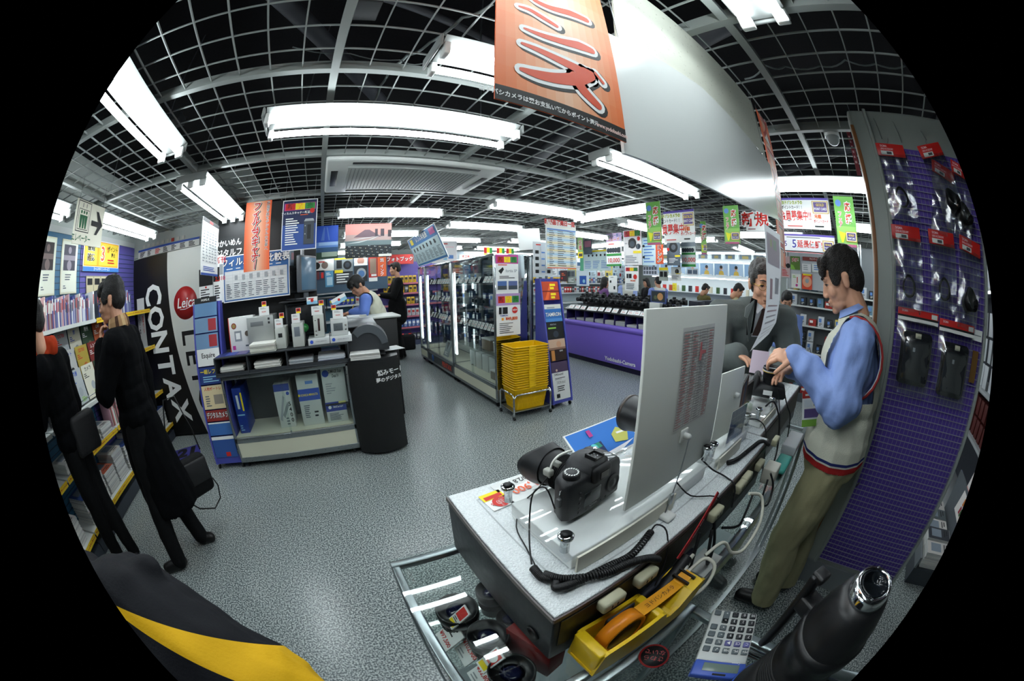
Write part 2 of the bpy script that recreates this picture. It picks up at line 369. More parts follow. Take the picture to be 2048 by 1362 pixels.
# ---------------------------------------------------------------- air conditioner cassette
t = thing('air_conditioner', 'white four-way ceiling air conditioner cassette set in the grid', 'air conditioner', (.665, 2.745, 2.375))
ACW = M('c8ccc8', .45)
mb = MB(); w, d = .70, .43
mb.box((-w, -d, 0), (w, d, .05), ACW, .02)
mb.build('panel', t)
mb = MB()
for a, b in (((-.5, -.385), (.5, -.345)), ((-.5, .345), (.5, .385)), ((-.655, -.2), (-.6, .2)), ((.6, -.2), (.655, .2))):
    mb.box((a[0], a[1], -.004), (b[0], b[1], .004), BLACK, .003)
mb.build('air_outlet', t)
mb = MB().box((-.53, -.29, -.008), (.53, .29, .004), M('a4a9a6', .5), .006)
for k in range(34): x = -.5+k*1.0/33; mb.box((x-.004, -.265, -.0105), (x+.004, .265, -.007), M('6d7270'))
mb.build('intake_grille', t)
# dome camera, switches in the plenum
t = thing('dome_camera', 'small white dome security camera hanging under the grid', 'security camera', pz(1665, 275, 2.39))
MB().lathe([(.055, .03), (.055, 0), (.0, 0)], M('d0d4d2', .35), 18).build('mount', t)
MB().ell((0, 0, 0), (.05, .05, .052), M('9aa0a0', .2), 16).build('dome', t)
for q, l in (((735, 15), 'small grey junction box above the grid near the top edge'), ((352, 240), 'small grey junction box above the grid beside the left lamp')):
    p = pz(*q, 2.55); tag(MB().cbox((0, 0, 0), (.10, .12, .05), M('3a3e40'), .004).build('junction_box', None, p), l, 'box')
# ================================================================ FRONT COUNTER
def cable(pts, r, m, name, label, cat='cable', n=7, sub=4, parent=None):
    P = [Vector(q) for q in pts]; out = []
    for i in range(len(P)-1):
        a, b, c, d = P[max(i-1, 0)], P[i], P[i+1], P[min(i+2, len(P)-1)]
        for k in range(sub):
            t = k/sub; out.append(.5*((2*b)+(c-a)*t+(2*a-5*b+4*c-d)*t*t+(3*b-a-3*c+d)*t**3))
    out.append(P[-1]); o = MB().tube(out, r, m, n).build(name, parent)
    return tag(o, label, cat) if label else o
def helix(pts, R, r, m, turns, name, label):
    P = [Vector(q) for q in pts]; out = []; N = turns*9; path = []
    for i in range(len(P)-1):
        a, b, c, d = P[max(i-1, 0)], P[i], P[i+1], P[min(i+2, len(P)-1)]
        for k in range(20):
            t = k/20; path.append(.5*((2*b)+(c-a)*t+(2*a-5*b+4*c-d)*t*t+(3*b-a-3*c+d)*t**3))
    path.append(P[-1]); nrm = None
    for i in range(N+1):
        f = i/N*(len(path)-1); j = min(int(f), len(path)-2); q = path[j].lerp(path[j+1], f-j); d = (path[j+1]-path[j]).normalized()
        nrm = d.orthogonal().normalized() if nrm is None else (nrm-d*nrm.dot(d)).normalized()
        b = d.cross(nrm); t = 2*PI*i/9; out.append(q+(nrm*math.cos(t)+b*math.sin(t))*R)
    return tag(MB().tube(out, r, m, 5).build(name), label, 'cable')
FROST = M('dfe5e6', .28, bump=.5, bscale=260, vary=.08); WALLBK = M('23272a', .42)
TOPW = M('d4dadb', .4)
# glass showcases: the long one and the wing toward the camera
def showcase(name, label, x0, x1, y0, y1, z1, shelf, ends=(1, 1, 1, 1), post=True):
    t = thing(name, label, 'showcase', (x0, y0, 0))
    W, D = x1-x0, y1-y0
    MB().box((.01, .01, .02), (W-.01, D-.01, .09), M('8d9498', .5)).build('base', t)
    for i, a in enumerate(((0, 0), (W-.02, 0), (0, D-.02), (W-.02, D-.02))):
        MB().box((a[0], a[1], .0), (a[0]+.02, a[1]+.02, z1-.02), STEEL, .003).build('post', t)
    for a, b in (((0, 0), (W, .022)), ((0, D-.022), (W, D)), ((0, .022), (.022, D-.022)), ((W-.022, .022), (W, D-.022))):
        MB().box((a[0], a[1], z1-.024), (b[0], b[1], z1-.006), STEEL, .004).build('frame_rail', t)
    MB().box((0, 0, z1-.006), (W, D, z1), GLASS).build('glass_top', t)
    MB().box((.02, D-.010, .09), (W-.02, D-.005, z1-.024), GLASS).build('front_glass', t)
    if ends[0]: MB().box((.005, .02, .09), (.010, D-.02, z1-.024), GLASS).build('end_glass', t)
    MB().box((.02, .02, shelf-.006), (W-.02, D-.02, shelf), GLASS).build('glass_shelf', t)
    return t
CTZ = .86
t = showcase('glass_showcase', 'long glass showcase under the white light boxes, holding lenses', .02, 1.72, .135, .62, CTZ, .60)
for k in range(2):
    MB().box((.5+k*.05, .012+k*.012, .09), (1.35+k*.3, .017+k*.012, CTZ-.03), GLASS).build('sliding_glass_door', t)
    MB().box((.5+k*.05, .010+k*.012, .09), (.512+k*.05, .019+k*.012, CTZ-.03), CHROME).build('door_edge', t)
MB().box((.0, 0.0, .088), (1.7, .03, .10), STEEL).build('door_track', t)
t2 = showcase('glass_showcase', 'glass showcase wing under the calculator and the tall lens', .02, .50, -1.3, .125, CTZ, .60)
MB().cyl((.455, 1.30, CTZ-.035), (.455, .6, CTZ-.035), .011, CHROME, 12).build('chrome_tube', t2)
# ---- light boxes on the showcase
def lightbox(label, x0, x1, y0, y1, z0, z1):
    t = thing('light_box', label, 'display box', (x0, y0, z0)); W, D, H = x1-x0, y1-y0, z1-z0
    MB().box((0, 0, 0), (W, D, H-.012), WALLBK, .003).build('case', t)
    mb = MB().box((.002, .002, H-.012), (W-.002, D-.002, H), FROST, .002); mb.build('frosted_top', t)
    for a, b in (((.05, .045), (W-.05, .048)), ((.05, D-.048), (W-.05, D-.045)), ((.05, .048), (.053, D-.048)), ((W-.053, .048), (W-.05, D-.048))): MB().box((a[0], a[1], H-.0005), (b[0], b[1], H+.0006), M('aeb4b6', .4)).build('inset_line', t)
    MB().box((-.002, -.002, H-.014), (W+.002, .001, H-.003), M('4a3c3c', .4)).build('edge_strip', t)
    MB().box((-.003, 0, H-.014), (0, D, H-.003), M('5a5552', .4)).build('edge_strip', t)
    MB().box((.012, -.0025, .055), (W-.01, 0, H-.02), M('242110', .5)).build('rear_panel', t)
    MB().lathe([(.017, 0), (.017, .003), (.009, .003), (.009, -.004)], BLACK, 16, Matrix.Translation((-.001, .05, .05)) @ Matrix.Rotation(-PI/2, 4, 'Y')).build('cable_hole', t)
    return t
lightbox('long white topped light box carrying the camera and big board', .19, 1.052, .212, .602, .862, 1.03)
lightbox('brighter white light box further along, under the handled camera', 1.058, 1.80, .245, .585, .862, 1.03)
# ---- acrylic risers
FRO2 = M('f2f4f2', .5); MILK = M('dde1df', .4, alpha=.82)
def riser(label, x0, x1, y0, y1, h=.045, knobs=True):
    t = thing('acrylic_riser', label, 'display stand', (x0, y0, 1.03)); W, D = x1-x0, y1-y0
    MB().box((0, 0, h-.008), (W, D, h), ACRYL, .001).build('clear_plate', t)
    MB().box((.018, .006, .001), (W-.02, D-.018, h-.009), FRO2, .002).build('white_block', t)
    MB().box((.02, -.006, .002), (W*.62, -.002, h-.004), M('cfcdbd', .4)).build('front_strip', t)
    if knobs:
        for i, (a, b) in enumerate(((.012, .02), (.012, D-.018), (W-.012, .02))):
            mb = MB(); mb.lathe([(.008, 0), (.008, .022), (.0095, .026), (.013, .030), (.0135, .036), (.011, .0385), (.0, .0385)], CHROME, 20, Matrix.Translation((a, b, h-.001)))
            k = mb.build('chrome_knob', t); MB().lathe([(.0098, .0), (.0, .0012)], BLACK, 16, Matrix.Translation((a, b, h+.0378))).build('knob_cap', k)
    return t
riser('clear acrylic riser under the black camera with chrome knobs', .256, .72, .276, .486)
riser('clear acrylic riser further along between the two white boxes', .735, 1.02, .275, .50, .04)
riser('clear acrylic riser on the brighter light box', 1.09, 1.42, .262, .45, .035)
# ---- the camera on display
BODY = M('15171a', .48, bump=.15, bscale=900); LEATH = M('0f1012', .7, bump=.6, bscale=700); LCD = M('20262a', .12)
def slr(t, lens=True, detail=True):
    T = Matrix()
    poly = [(-.072, -.022), (.050, -.024), (.072, -.018), (.076, .010), (.070, .052), (.050, .058), (.038, .030), (.0, .026), (-.060, .022), (-.073, .010)]
    # body outline seen from above, lofted upwards
    bm = MB(); lay = [(.0, .90), (.004, 1), (.04, 1), (.070, .995), (.078, .95), (.083, .86)]
    n = 0; pts = []
    P = [Vector((a, b, 0)) for a, b in poly]; N = len(P); sm = []
    for i in range(N):
        a, b, c, d = P[i-1], P[i], P[(i+1) % N], P[(i+2) % N]
        for k in range(3):
            q = k/3; sm.append(.5*((2*b)+(c-a)*q+(2*a-5*b+4*c-d)*q*q+(3*b-a-3*c+d)*q**3))
    vs = []; m = len(sm); fs = []
    for z, s in lay: vs += [(p.x*s, p.y*s+(.002 if s < 1 else 0), z) for p in sm]
    for i in range(len(lay)-1):
        for k in range(m): fs.append((i*m+k, i*m+(k+1) % m, (i+1)*m+(k+1) % m, (i+1)*m+k))
    fs.append(tuple(range(m-1, -1, -1))); fs.append(tuple(range((len(lay)-1)*m, len(lay)*m)))
    bm.add(vs, fs, BODY, True)
    # pentaprism hump and built in flash nose
    for z0, z1, a0, a1 in ((.072, .098, 1.0, .72), (.098, .104, .72, .55)):
        q0 = [(-.032*a0, -.022), (.032*a0, -.022), (.030*a0, .034*a0), (.014*a0, .050*a0), (-.014*a0, .050*a0), (-.030*a0, .034*a0)]
        q1 = [(x/a0*a1, y if y < 0 else y/a0*a1) for x, y in q0]
        bm.add([(x, y, z0) for x, y in q0]+[(x, y+.001, z1) for x, y in q1], [(k, (k+1) % 6, 6+(k+1) % 6, 6+k) for k in range(6)]+[(6, 7, 8, 9, 10, 11)], BODY, True)
    bm.build('body', t, fix=True)
    if not detail: 
        if lens: lensb(t)
        return t
    # eyepiece
    ey = MB(); ey.box((-.024, -.034, .062), (.024, -.018, .096), M('0e0f11', .6), .008, seg=3); ey.build('eyecup', t)
    MB().box((-.011, -.0352, .072), (.011, -.0335, .086), M('1a0f0d', .08)).build('viewfinder_glass', t)
    hs = MB(); hs.box((-.013, -.020, .104), (.013, .004, .107), BLACK)
    hs.box((-.013, -.020, .107), (-.009, .004, .111), BLACK); hs.box((.009, -.020, .107), (.013, .004, .111), BLACK); hs.box((-.013, .001, .107), (.013, .004, .111), BLACK)
    for a, b in ((0, -.008), (.004, -.004), (-.004, -.004), (.003, -.012), (-.003, -.012)): hs.cyl((a, b, .107), (a, b, .1078), .0013, CHROME, 8)
    hs.build('hot_shoe', t)
    d = MB(); d.lathe([(.0155, .0), (.0155, .010), (.0145, .012), (0, .012)], BODY, 28)
    for k in range(16):
        a = 2*PI*k/16; d.cbox((.0115*math.cos(a), .0115*math.sin(a), .0122), (.0035, .0022, .0004), K('w'))
    d.build('mode_dial', t, (-.052, -.002, .081))
    MB().box((-.040, -.0262, .018), (.006, -.0238, .050), LCD, .002).build('rear_screen', t)
    for i in range(5): MB().lathe([(.0032, 0), (.0032, .002), (0, .0025)], DARK, 12, Matrix.Translation((-.050, -.0225, .056-.011*i)) @ Matrix.Rotation(PI/2, 4, 'X')).build('button', t)
    for a in (-.030, -.012, .012, .026): MB().lathe([(.003, 0), (.003, .002), (0, .0025)], DARK, 12, Matrix.Translation((a, -.0235, .010)) @ Matrix.Rotation(PI/2, 4, 'X')).build('button', t)
    MB().lathe([(.020, 0), (.020, .003), (.0165, .0045), (.016, .002), (.008, .002), (.007, .004), (0, .0045)], BODY, 30, Matrix.Translation((.044, -.0235, .034)) @ Matrix.Rotation(PI/2, 4, 'X')).build('rear_dial', t)
    MB().text('Canon', .008, -.012, .0145, M('a8acae', .5), -.0255).build('maker_mark', t)
    MB().box((.022, -.016, .082), (.062, .012, .0845), M('3a4144', .15), .001).build('top_screen', t)
    MB().lathe([(.0055, 0), (.0055, .004), (.003, .006), (0, .006)], CHROME, 12, Matrix.Translation((.056, .034, .082))).build('shutter_button', t)
    MB().tube([(-.074, -.006, .066), (-.082, -.006, .068), (-.083, -.006, .060), (-.074, -.006, .058)], .0012, CHROME, 6).build('strap_ring', t)
    if lens: lensb(t)
    return t
def lensb(t, hood=True, L=.085):
    T = Matrix.Translation((-.004, .018, .042)) @ Matrix.Rotation(-PI/2, 4, 'X')
    MB(T).lathe([(.031, 0), (.033, .008), (.0335, .018), (.036, .022), (.036, .052), (.0375, .054), (.0375, .070), (.039, .072), (.041, L), (.036, L), (.034, L-.006), (0, L-.014)], M('121417', .42), 36).build('lens_barrel', t)
    g = MB(T)
    for z in (.026, .030, .034, .038, .042, .046): g.lathe([(.0362, z), (.0375, z+.0008), (.0375, z+.0022), (.0362, z+.003)], M('0a0b0c', .8), 36)
    g.build('zoom_ring', t)
    MB(T).lathe([(.0415, L-.008), (.0418, L-.0055)], M('c0a040', .4), 36).build('gold_ring', t)
    if hood:
        vs = []; fs = []; n = 48
        for j, r0 in enumerate((.0425, .0405)):
            for i in range(6):
                for k in range(n):
                    a = 2*PI*k/n; f = i/5; ln = .030+.016*math.cos(2*a)
                    vs.append(((r0+.006*f)*math.cos(a), (r0+.006*f)*math.sin(a), L-.012+ln*f*1.15))
        for i in range(5):
            for k in range(n):
                q = (k+1) % n; fs.append((i*n+k, i*n+q, (i+1)*n+q, (i+1)*n+k)); o = 6*n; fs.append((o+i*n+k, o+(i+1)*n+k, o+(i+1)*n+q, o+i*n+q))
        for k in range(n): q = (k+1) % n; fs.append((5*n+k, 5*n+q, 11*n+q, 11*n+k))
        MB(T).add(vs, fs, M('131518', .5), True).build('lens_hood', t)
t = thing('slr_camera', 'black digital camera with petal hood lens on the acrylic riser', 'camera', (.387, .378, 1.0755), math.radians(7))
slr(t)
mb = MB(Matrix.Translation((-.004, .018, .042)) @ Matrix.Rotation(-PI/2, 4, 'X')); 
vv = [(.0435*math.cos(a), .0435*math.sin(a), .098) for a in [math.radians(60+k*6) for k in range(9)]]
for k in range(7): a = math.radians(66+k*7); mb.cbox((.0452*math.cos(a), .0452*math.sin(a), .1), (.003, .004, .014), M('c8ccd0', .5))
mb.build('hood_label', t)
cable([(-.045, .058, .050), (-.040, .058, .078), (-.02, .060, .088), (.012, .064, .084), (.022, .066, .080)], .0022, M('d8dad2', .5), 'cable_tie', None, parent=t)
MB().box((-.052, .052, .054), (-.038, .070, .068), M('9a9c94', .5), .003).build('security_sensor', t)
MB().box((-.030, .050, .060), (-.020, .066, .078), M('8a8c86', .5), .002).build('security_sensor', t)
MB().cbox((-.083, -.006, .044), (.009, .009, .018), M('46484a', .5), .002).build('security_sensor', t)
# second lens standing behind the big white board
t = thing('camera_lens', 'black lens lying behind the big white board, only its rim showing', 'lens', (.622, .43, 1.168))
MB(Matrix.Rotation(-PI/2, 4, 'X')).lathe([(.034, -.05), (.036, 0), (.040, .03), (.045, .05), (.045, .06), (.041, .06), (.038, .05), (0, .045)], M('121417', .42), 36).build('barrel', t)
MB(Matrix.Rotation(-PI/2, 4, 'X')).lathe([(.0458, .050), (.0462, .053), (.0458, .056)], M('2c2019', .4), 36).build('rim', t)
tag(MB().box((.60, .37, 1.0765), (.65, .44, 1.124), BODY, .01).build('lens_block'), 'black block holding up the lens behind the big white board', 'display stand')
# ---- boards standing on the box
BW = M('e6e9e2', .45)
t = thing('display_board', 'large blank-bordered white board with a red and black price table', 'board', (.415, .303, 1.078))
MB().box((0, 0, 0), (.327, .006, .362), BW, .001).build('panel', t)
a = pyy(1341, 661, .303); b = pyy(1409, 813, .303); c0 = pyy(1325, 859, .303); c1 = pyy(1424, 636, .303)
mb = MB(); px0, px1, pz0, pz1 = .115, .255, .125, .325
w_, h_ = px1-px0, pz1-pz0
e = [('r', 0, 0, 1, 1, 'e8e8e4'), ('g', .02, .02, .98, .96, 34, 4, 'a8a6a4')]
e += [('l', .03, .03, .22, .95, 34, 'c4908c', 1, .4), ('l', .27, .03, .47, .95, 34, 'c08a88', 1, .35), ('l', .52, .03, .72, .95, 34, 'a09a9c', 1, .3), ('l', .78, .03, .97, .95, 34, 'b87a78', 1, .4), ('p', [(.5, .66), (.56, .66), (.58, .72), (.7, .72), (.7, .75), (.56, .76), (.55, .84), (.5, .84)], 'd87878')]
draw(mb, w_, h_, e); o = mb.build('price_table_sheet', t, (px0, -.0005, pz0))
t_ = MB(); t_.box((.150, -.004, .092), (.178, 0, .120), M('d8dad6', .4), .002); t_.lathe([(.007, 0), (.007, .012), (.005, .016), (0, .016)], M('d4d6d4', .35), 18, Matrix.Translation((.164, -.003, .106)) @ Matrix.Rotation(PI/2, 4, 'X'))
t_.build('suction_mount', t)
cable([(.160, -.018, .105), (.125, -.030, .04), (.092, -.036, -.040)], .0013, STEEL, 'stay_rod', None, parent=t)
MB().box((.078, -.058, -.046), (.108, -.024, -.036), M('d8dad6', .4), .004).build('rod_foot', t)
MB().cbox((.102, -.036, -.005), (.010, .008, .026), STEEL, .002).build('rod_clamp', t)
t = thing('display_board', 'small blank white board with a suction knob behind the big board', 'board', (.80, .325, 1.075), math.radians(-6))
MB().box((0, 0, .0), (.145, .005, .19), BW, .001).build('panel', t)
MB().lathe([(.008, 0), (.008, .012), (0, .013)], M('d4d6d4', .35), 18, Matrix.Translation((.10, -.001, .115)) @ Matrix.Rotation(PI/2, 4, 'X')).build('suction_knob', t)
tag(MB().box((.97, .36, 1.072), (1.24, .372, 1.152), BLACK, .003).build('dark_sign_frame', rot=None), 'low dark framed sign standing behind the clear sheet holder', 'sign')
t = thing('photo_display', 'black backed photo panel with a brown picture leaning on the box', 'photo panel', (.985, .325, 1.071), math.radians(12))
mb = MB(); mb.box((0, 0, 0), (.20, .006, .115), BLACK, .001); draw(mb, .20, .115, [('r', .05, .1, .42, .95, '5a3c34'), ('r', .46, .1, .70, .95, '28405c'), ('r', .74, .1, .92, .95, '6a4a40'), ('p', [(.1, .1), (.3, .1), (.38, .9), (.2, .9)], '7a5448')]); mb.build('picture', t)
t = thing('sheet_holder', 'clear acrylic holder with a blue grid patterned sheet', 'sheet holder', (.84, .292, 1.03), math.radians(-4))
mb = MB(); mb.box((0, 0, 0), (.16, .003, .135), ACRYL); mb.box((0, 0, 0), (.16, .04, .003), ACRYL); mb.build('acrylic_stand', t)
mb = MB(); draw(mb, .11, .12, [('r', 0, 0, 1, 1, '6c84a8'), ('g', .02, .02, .98, .98, 6, 5, 'a8b8d0')]); mb.box((0, 0, 0), (.11, .001, .12), K('w')); mb.build('sheet', t, (.012, .006, .006))
for i, (x, y) in enumerate(((1.255, .275), (1.335, .30), (1.37, .275))): tag(MB().lathe([(.008, 0), (.008, .022), (.013, .030), (.0135, .036), (0, .0385)], CHROME, 18).build('chrome_knob', None, (x, y, 1.0648)), 'chrome display knob beside the handled camera, %s from the left' % ORD[i], 'knob')
# ---- papers on the box
def flat(name, label, cat, x, y, z, w, h, els, rz=0, bg='w', tilt=0):
    return board(name, label, cat, (x, y, z), rz, w, h, els, bg=bg, th=.001, tilt=-PI/2+tilt)
flat('price_card', 'white price card with upside down orange digits under the lens', 'price card', .425, .596, 1.0318, .135, .088, [('r', 0, .0, 1, .36, 'd4d6d4'), ('t', .45, .18, .26, '18-50/2.8 EX', 'k', None, 0, 'C', .8), ('t', .42, .56, .36, '¥61,900', 'o', 'i', .02), ('l', .1, .78, .6, .95, 2, 's')], rz=PI+math.radians(4))
flat('discount_card', 'yellow and red point discount card by the box edge', 'price card', .299, .566, 1.0318, .052, .062, [('r', 0, .0, 1, .42, 'y'), ('r', .08, .18, .9, .38, 'r'), ('c', .42, .68, .3, 'r'), ('t', .42, .68, .3, '10', 'r', 'w', .03), ('t', .8, .7, .22, '%', 'r')], rz=PI+math.radians(5))
board('glossy_card', 'blue and green glossy catalogue card leaning behind the camera', 'card', (.515, .520, 1.033), math.radians(2), .235, .105, [('r', .02, .03, .98, .97, '2f74c8'), ('r', 0, 0, .42, .5, '20305c'), ('p', [(.1, .3), (.4, .35), (.38, .5), (.12, .45)], '2a8a70'), ('c', .28, .38, .12, '60c8c8'), ('p', [(.6, .3), (.8, .2), (.9, .5), (.75, .7), (.62, .55)], 'c0c060'), ('p', [(.7, .5), (.98, .45), (.98, .5), (.7, .56)], 'w'), ('p', [(.02, .0), (.6, .02), (.9, .18), (.1, .1)], 'e8e8ee'), ('r', .3, .7, .36, .9, 'm')], th=.002, tilt=-math.radians(56))
# ---- coiled and thin security cables
A = lambda x, y, z: (x, y, z)
BK = M('0c0d0f', .5)
cable([(.345, .44, 1.125), (.32, .45, 1.09), (.30, .47, 1.05), (.262, .43, 1.035), (.245, .37, 1.034), (.232, .325, 1.036), (.222, .31, 1.04)], .0014, BK, 'security_cable', 'thin black wire falling from the lens sensor to the coil')
cable([(.305, .372, 1.10), (.297, .39, 1.14), (.285, .41, 1.12), (.268, .395, 1.08), (.245, .36, 1.05), (.226, .325, 1.04)], .0016, BK, 'security_cable', 'thin black wire looping from the camera strap ring')
helix([(.222, .315, 1.042), (.222, .288, 1.040), (.236, .272, 1.040), (.225, .258, 1.042), (.232, .250, 1.045), (.26, .247, 1.042), (.32, .242, 1.040), (.37, .235, 1.040), (.44, .250, 1.042)], .0062, .0019, BK, 90, 'coiled_cable', 'black coiled cable twisting along the box edge, upper strand')
helix([(.228, .292, 1.042), (.245, .262, 1.046), (.30, .232, 1.044), (.35, .222, 1.042), (.385, .206, 1.040), (.41, .200, 1.02)], .0062, .0019, BK, 66, 'coiled_cable', 'black coiled cable hanging over the near box edge')
cable([(.44, .250, 1.046), (.447, .245, 1.06), (.455, .225, 1.05), (.45, .205, 1.0), (.42, .19, .95), (.38, .18, .90)], .0018, BK, 'security_cable', 'thin wire from the coil end down to the tape dispenser')
cable([(.57, .29, 1.078), (.60, .26, 1.04), (.64, .215, 1.036), (.66, .20, 1.0), (.63, .19, .93)], .0018, BK, 'security_cable', 'thin black wire crossing the box top beside the board foot')
cable([(.70, .30, 1.078), (.72, .27, 1.05), (.735, .235, 1.036), (.735, .2, 1.02), (.72, .185, .97)], .0022, BK, 'security_cable', 'black wire with a sleeve leaving the board corner')
helix([(.80, .26, 1.038), (.84, .245, 1.038), (.93, .235, 1.038), (1.0, .225, 1.036), (1.03, .20, 1.02)], .005, .0019, BK, 60, 'coiled_cable', 'black coiled cable in front of the clear sheet holder')
cable([(1.0, .30, 1.09), (1.05, .265, 1.08), (1.08, .235, 1.04), (1.05, .205, .95), (1.02, .19, .90)], .002, BK, 'security_cable', 'black wire drooping over the join of the two light boxes')
cable([(1.14, .27, 1.10), (1.18, .25, 1.11), (1.19, .215, 1.05), (1.17, .19, .96), (1.12, .18, .92), (1.07, .19, .94)], .0035, BK, 'security_cable', 'thick black cable loop hanging behind the brighter box')
cable([(1.31, .27, 1.12), (1.30, .24, 1.04), (1.26, .215, .98), (1.22, .2, .93)], .002, BK, 'security_cable', 'thin wire falling from the handled camera')
cable([(1.37, .26, 1.12), (1.38, .23, 1.05), (1.40, .205, 1.0), (1.38, .19, .92)], .0028, BK, 'security_cable', 'second wire falling from the handled camera')
WC = M('d4d2c4', .5)
cable([(.76, .16, 1.0), (.80, .13, .98), (.77, .10, .93), (.70, .10, .885), (.65, .12, .90), (.625, .14, .94), (.60, .15, .95), (.56, .16, .94)], .0045, WC, 'extension_cable', 'white power cord in a wide loop below the light box')
cable([(.50, .165, .93), (.545, .155, .945), (.555, .125, .93), (.525, .115, .90), (.48, .125, .885)], .0045, WC, 'extension_cable', 'white plug cord curling beside the tape dispenser')
cable([(.62, .19, .99), (.63, .17, .92), (.60, .155, .88), (.58, .16, .93), (.60, .18, .98)], .004, BK, 'extension_cable', 'thick black cord loop under the red strap')
cable([(.55, .19, 1.0), (.52, .17, .93), (.49, .15, .872), (.46, .14, .868), (.44, .12, .868)], .004, BK, 'extension_cable', 'thick black cord running behind the tape dispenser')
cable([(.72, .19, .90), (.78, .16, .88), (.86, .17, .87), (.92, .18, .90)], .004, BK, 'extension_cable', 'black cord lying on the glass under the box join')
cable([(.95, .15, .97), (.97, .13, .92), (.93, .12, .88), (.90, .14, .90), (.93, .15, .96)], .0035, BK, 'extension_cable', 'black cord loop beside the small beige box')
# ---- sockets on the rear of the boxes
BEI = M('a8a68c', .5)
for i, (x, z) in enumerate(((.292, 1.006), (.376, 1.004), (.630, 1.002), (.778, 1.0), (.82, 1.004), (.95, .985), (1.12, 1.0))):
    t = thing('power_outlet', 'beige outlet block on the rear box edge, %s from the tape dispenser' % ORD[i], 'power outlet', (x, .196, z), 0, 'outlets along the light box')
    MB().cbox((0, 0, 0), (.050, .022, .026), BEI, .005).build('block', t)
    mb = MB(); 
    for k in range(2): mb.cbox((-.008+k*.012, -.0115, .0), (.002, .001, .008), DARK)
    mb.build('slots', t)
tag(MB().box((.29, .185, .905), (.56, .20, .945), M('1c1f2a', .5), .004).build('power_strip'), 'dark power strip fixed below the outlet blocks', 'power strip')
t = thing('hand_torch', 'black cord adapter with a white round switch near the white plug', 'adapter', (.46, .178, .945), 0, rot=(0, math.radians(-18), math.radians(6)))
MB().cone((-.09, 0, 0), (-.02, 0, 0), .009, .017, BK, 16).cone((-.02, 0, 0), (.05, 0, 0), .017, .014, BK, 16).build('grip', t)
MB().lathe([(.012, 0), (.011, .004), (0, .005)], M('c8cac8', .4), 18, Matrix.Translation((.02, -.014, .004)) @ Matrix.Rotation(PI/2, 4, 'X')).build('switch', t)
t = thing('white_plug', 'white angular power plug pushed into a socket by the red strap', 'plug', (.497, .178, .945), 0, rot=(0, math.radians(-20), 0))
MB().cbox((0, 0, 0), (.030, .018, .018), M('d8d6ca', .5), .004).cone((.015, 0, 0), (.034, 0, 0), .006, .004, M('d8d6ca', .5), 10).build('plug_body', t)
t = thing('red_strap', 'red camera strap with white lettering hanging below the box', 'strap', (.47, .186, .985), 0, rot=(0, math.radians(-48), 0))
mb = MB(); mb.box((0, 0, -.008), (.15, .002, .008), M('a81c20', .7)); mb.text('Canon EOS', .009, .07, 0, K('w'), -.001); mb.build('strap_band', t)
tag(MB().box((1.0, .14, .90), (1.07, .19, .955), M('c8c6ba', .5), .004).build('charger'), 'beige charger box on the glass below the second light box', 'charger')
tag(MB().box((1.16, .13, .862), (1.30, .19, .885), M('4aa89c', .5), .01).build('green_pouch'), 'small green pouch on the rear ledge by the clerk', 'pouch')
tag(MB().box((1.34, .13, .862), (1.52, .2, .90), M('c8ccd0', .5), .004).build('white_carton'), 'small white carton on the rear ledge nearest the clerk', 'carton')
tag(MB().box((.57, .14, .862), (.66, .20, .866), M('b8bcb8', .6)).build('paper_slip'), 'small paper slip on the glass under the cords', 'paper')
# ---- tape dispenser
YB_ = M('dcb81a', .32); 
t = thing('tape_dispenser', 'yellow desk tape dispenser with a roll of printed tape', 'tape dispenser', (.222, .166, .862), math.radians(-3)); t.scale = (.95, 1.04, 1.04)
MB().box((.006, -.033, 0), (.25, .033, .012), BLACK, .004).build('weighted_base', t)
P0 = [(0, .010), (.012, .086), (.020, .090), (.150, .090), (.160, .084), (.166, .066), (.182, .056), (.206, .062), (.236, .088), (.268, .096), (.280, .090), (.276, .066), (.256, .034), (.240, .010)]
mb = MB()
for s_ in (-1, 1): mb.prism(P0, s_*.036, s_*.029, YB_)
mb.box((.003, -.033, .012), (.024, .033, .0885), YB_, .003); mb.box((.0, -.03, .011), (.245, .03, .018), YB_)
mb.box((.140, -.03, .012), (.16, .03, .0885), YB_, .003); mb.box((.16, -.03, .012), (.24, .03, .054), YB_, .003)
mb.add([(.195, -.03, .054), (.236, -.03, .086), (.236, .03, .086), (.195, .03, .054), (.272, -.03, .094), (.272, .03, .094)], [(0, 1, 2, 3), (1, 4, 5, 2)], YB_)
mb.build('body', t)
MB(Matrix.Translation((.082, 0, .062)) @ Matrix.Rotation(PI/2, 4, 'X')).lathe([(.040, -.013), (.050, -.013), (.050, .013), (.040, .013), (.040, -.013)], M('e0861a', .35), 40).build('tape_roll', t)
MB(Matrix.Translation((.082, 0, .062)) @ Matrix.Rotation(PI/2, 4, 'X')).lathe([(.012, -.012), (.040, -.012), (.040, .012), (.012, .012)], M('14110c', .4), 32).build('roll_core', t)
mb = MB(); mb.add([(.118, -.013, .0975), (.118, .013, .0975), (.232, .013, .0895), (.232, -.013, .0895)], [(0, 1, 2, 3)], M('e8a01c', .35)); mb.add([(.232, -.013, .0895), (.232, .013, .0895), (.268, .013, .097), (.268, -.013, .097)], [(0, 1, 2, 3)], M('e8a01c', .35))
mb.build('loose_tape', t)
mb = MB(); mb.text('ヨドバシカメラ', .012, 0, 0, M('3a2408', .5)); mb.build('tape_print', t, (.175, -.001, .0950), rot=(-PI/2, math.radians(4), 0))
for q in (.236, .258): MB().box((q, -.020, .0925), (q+.005, .020, .0985), BLACK).build('cutter', t)
# ---- calculator
t = thing('calculator', 'silver desk calculator with a blue display end', 'calculator', (.4355, -.020, .862), math.radians(180+24), rot=(0, 0, math.radians(22+90)))
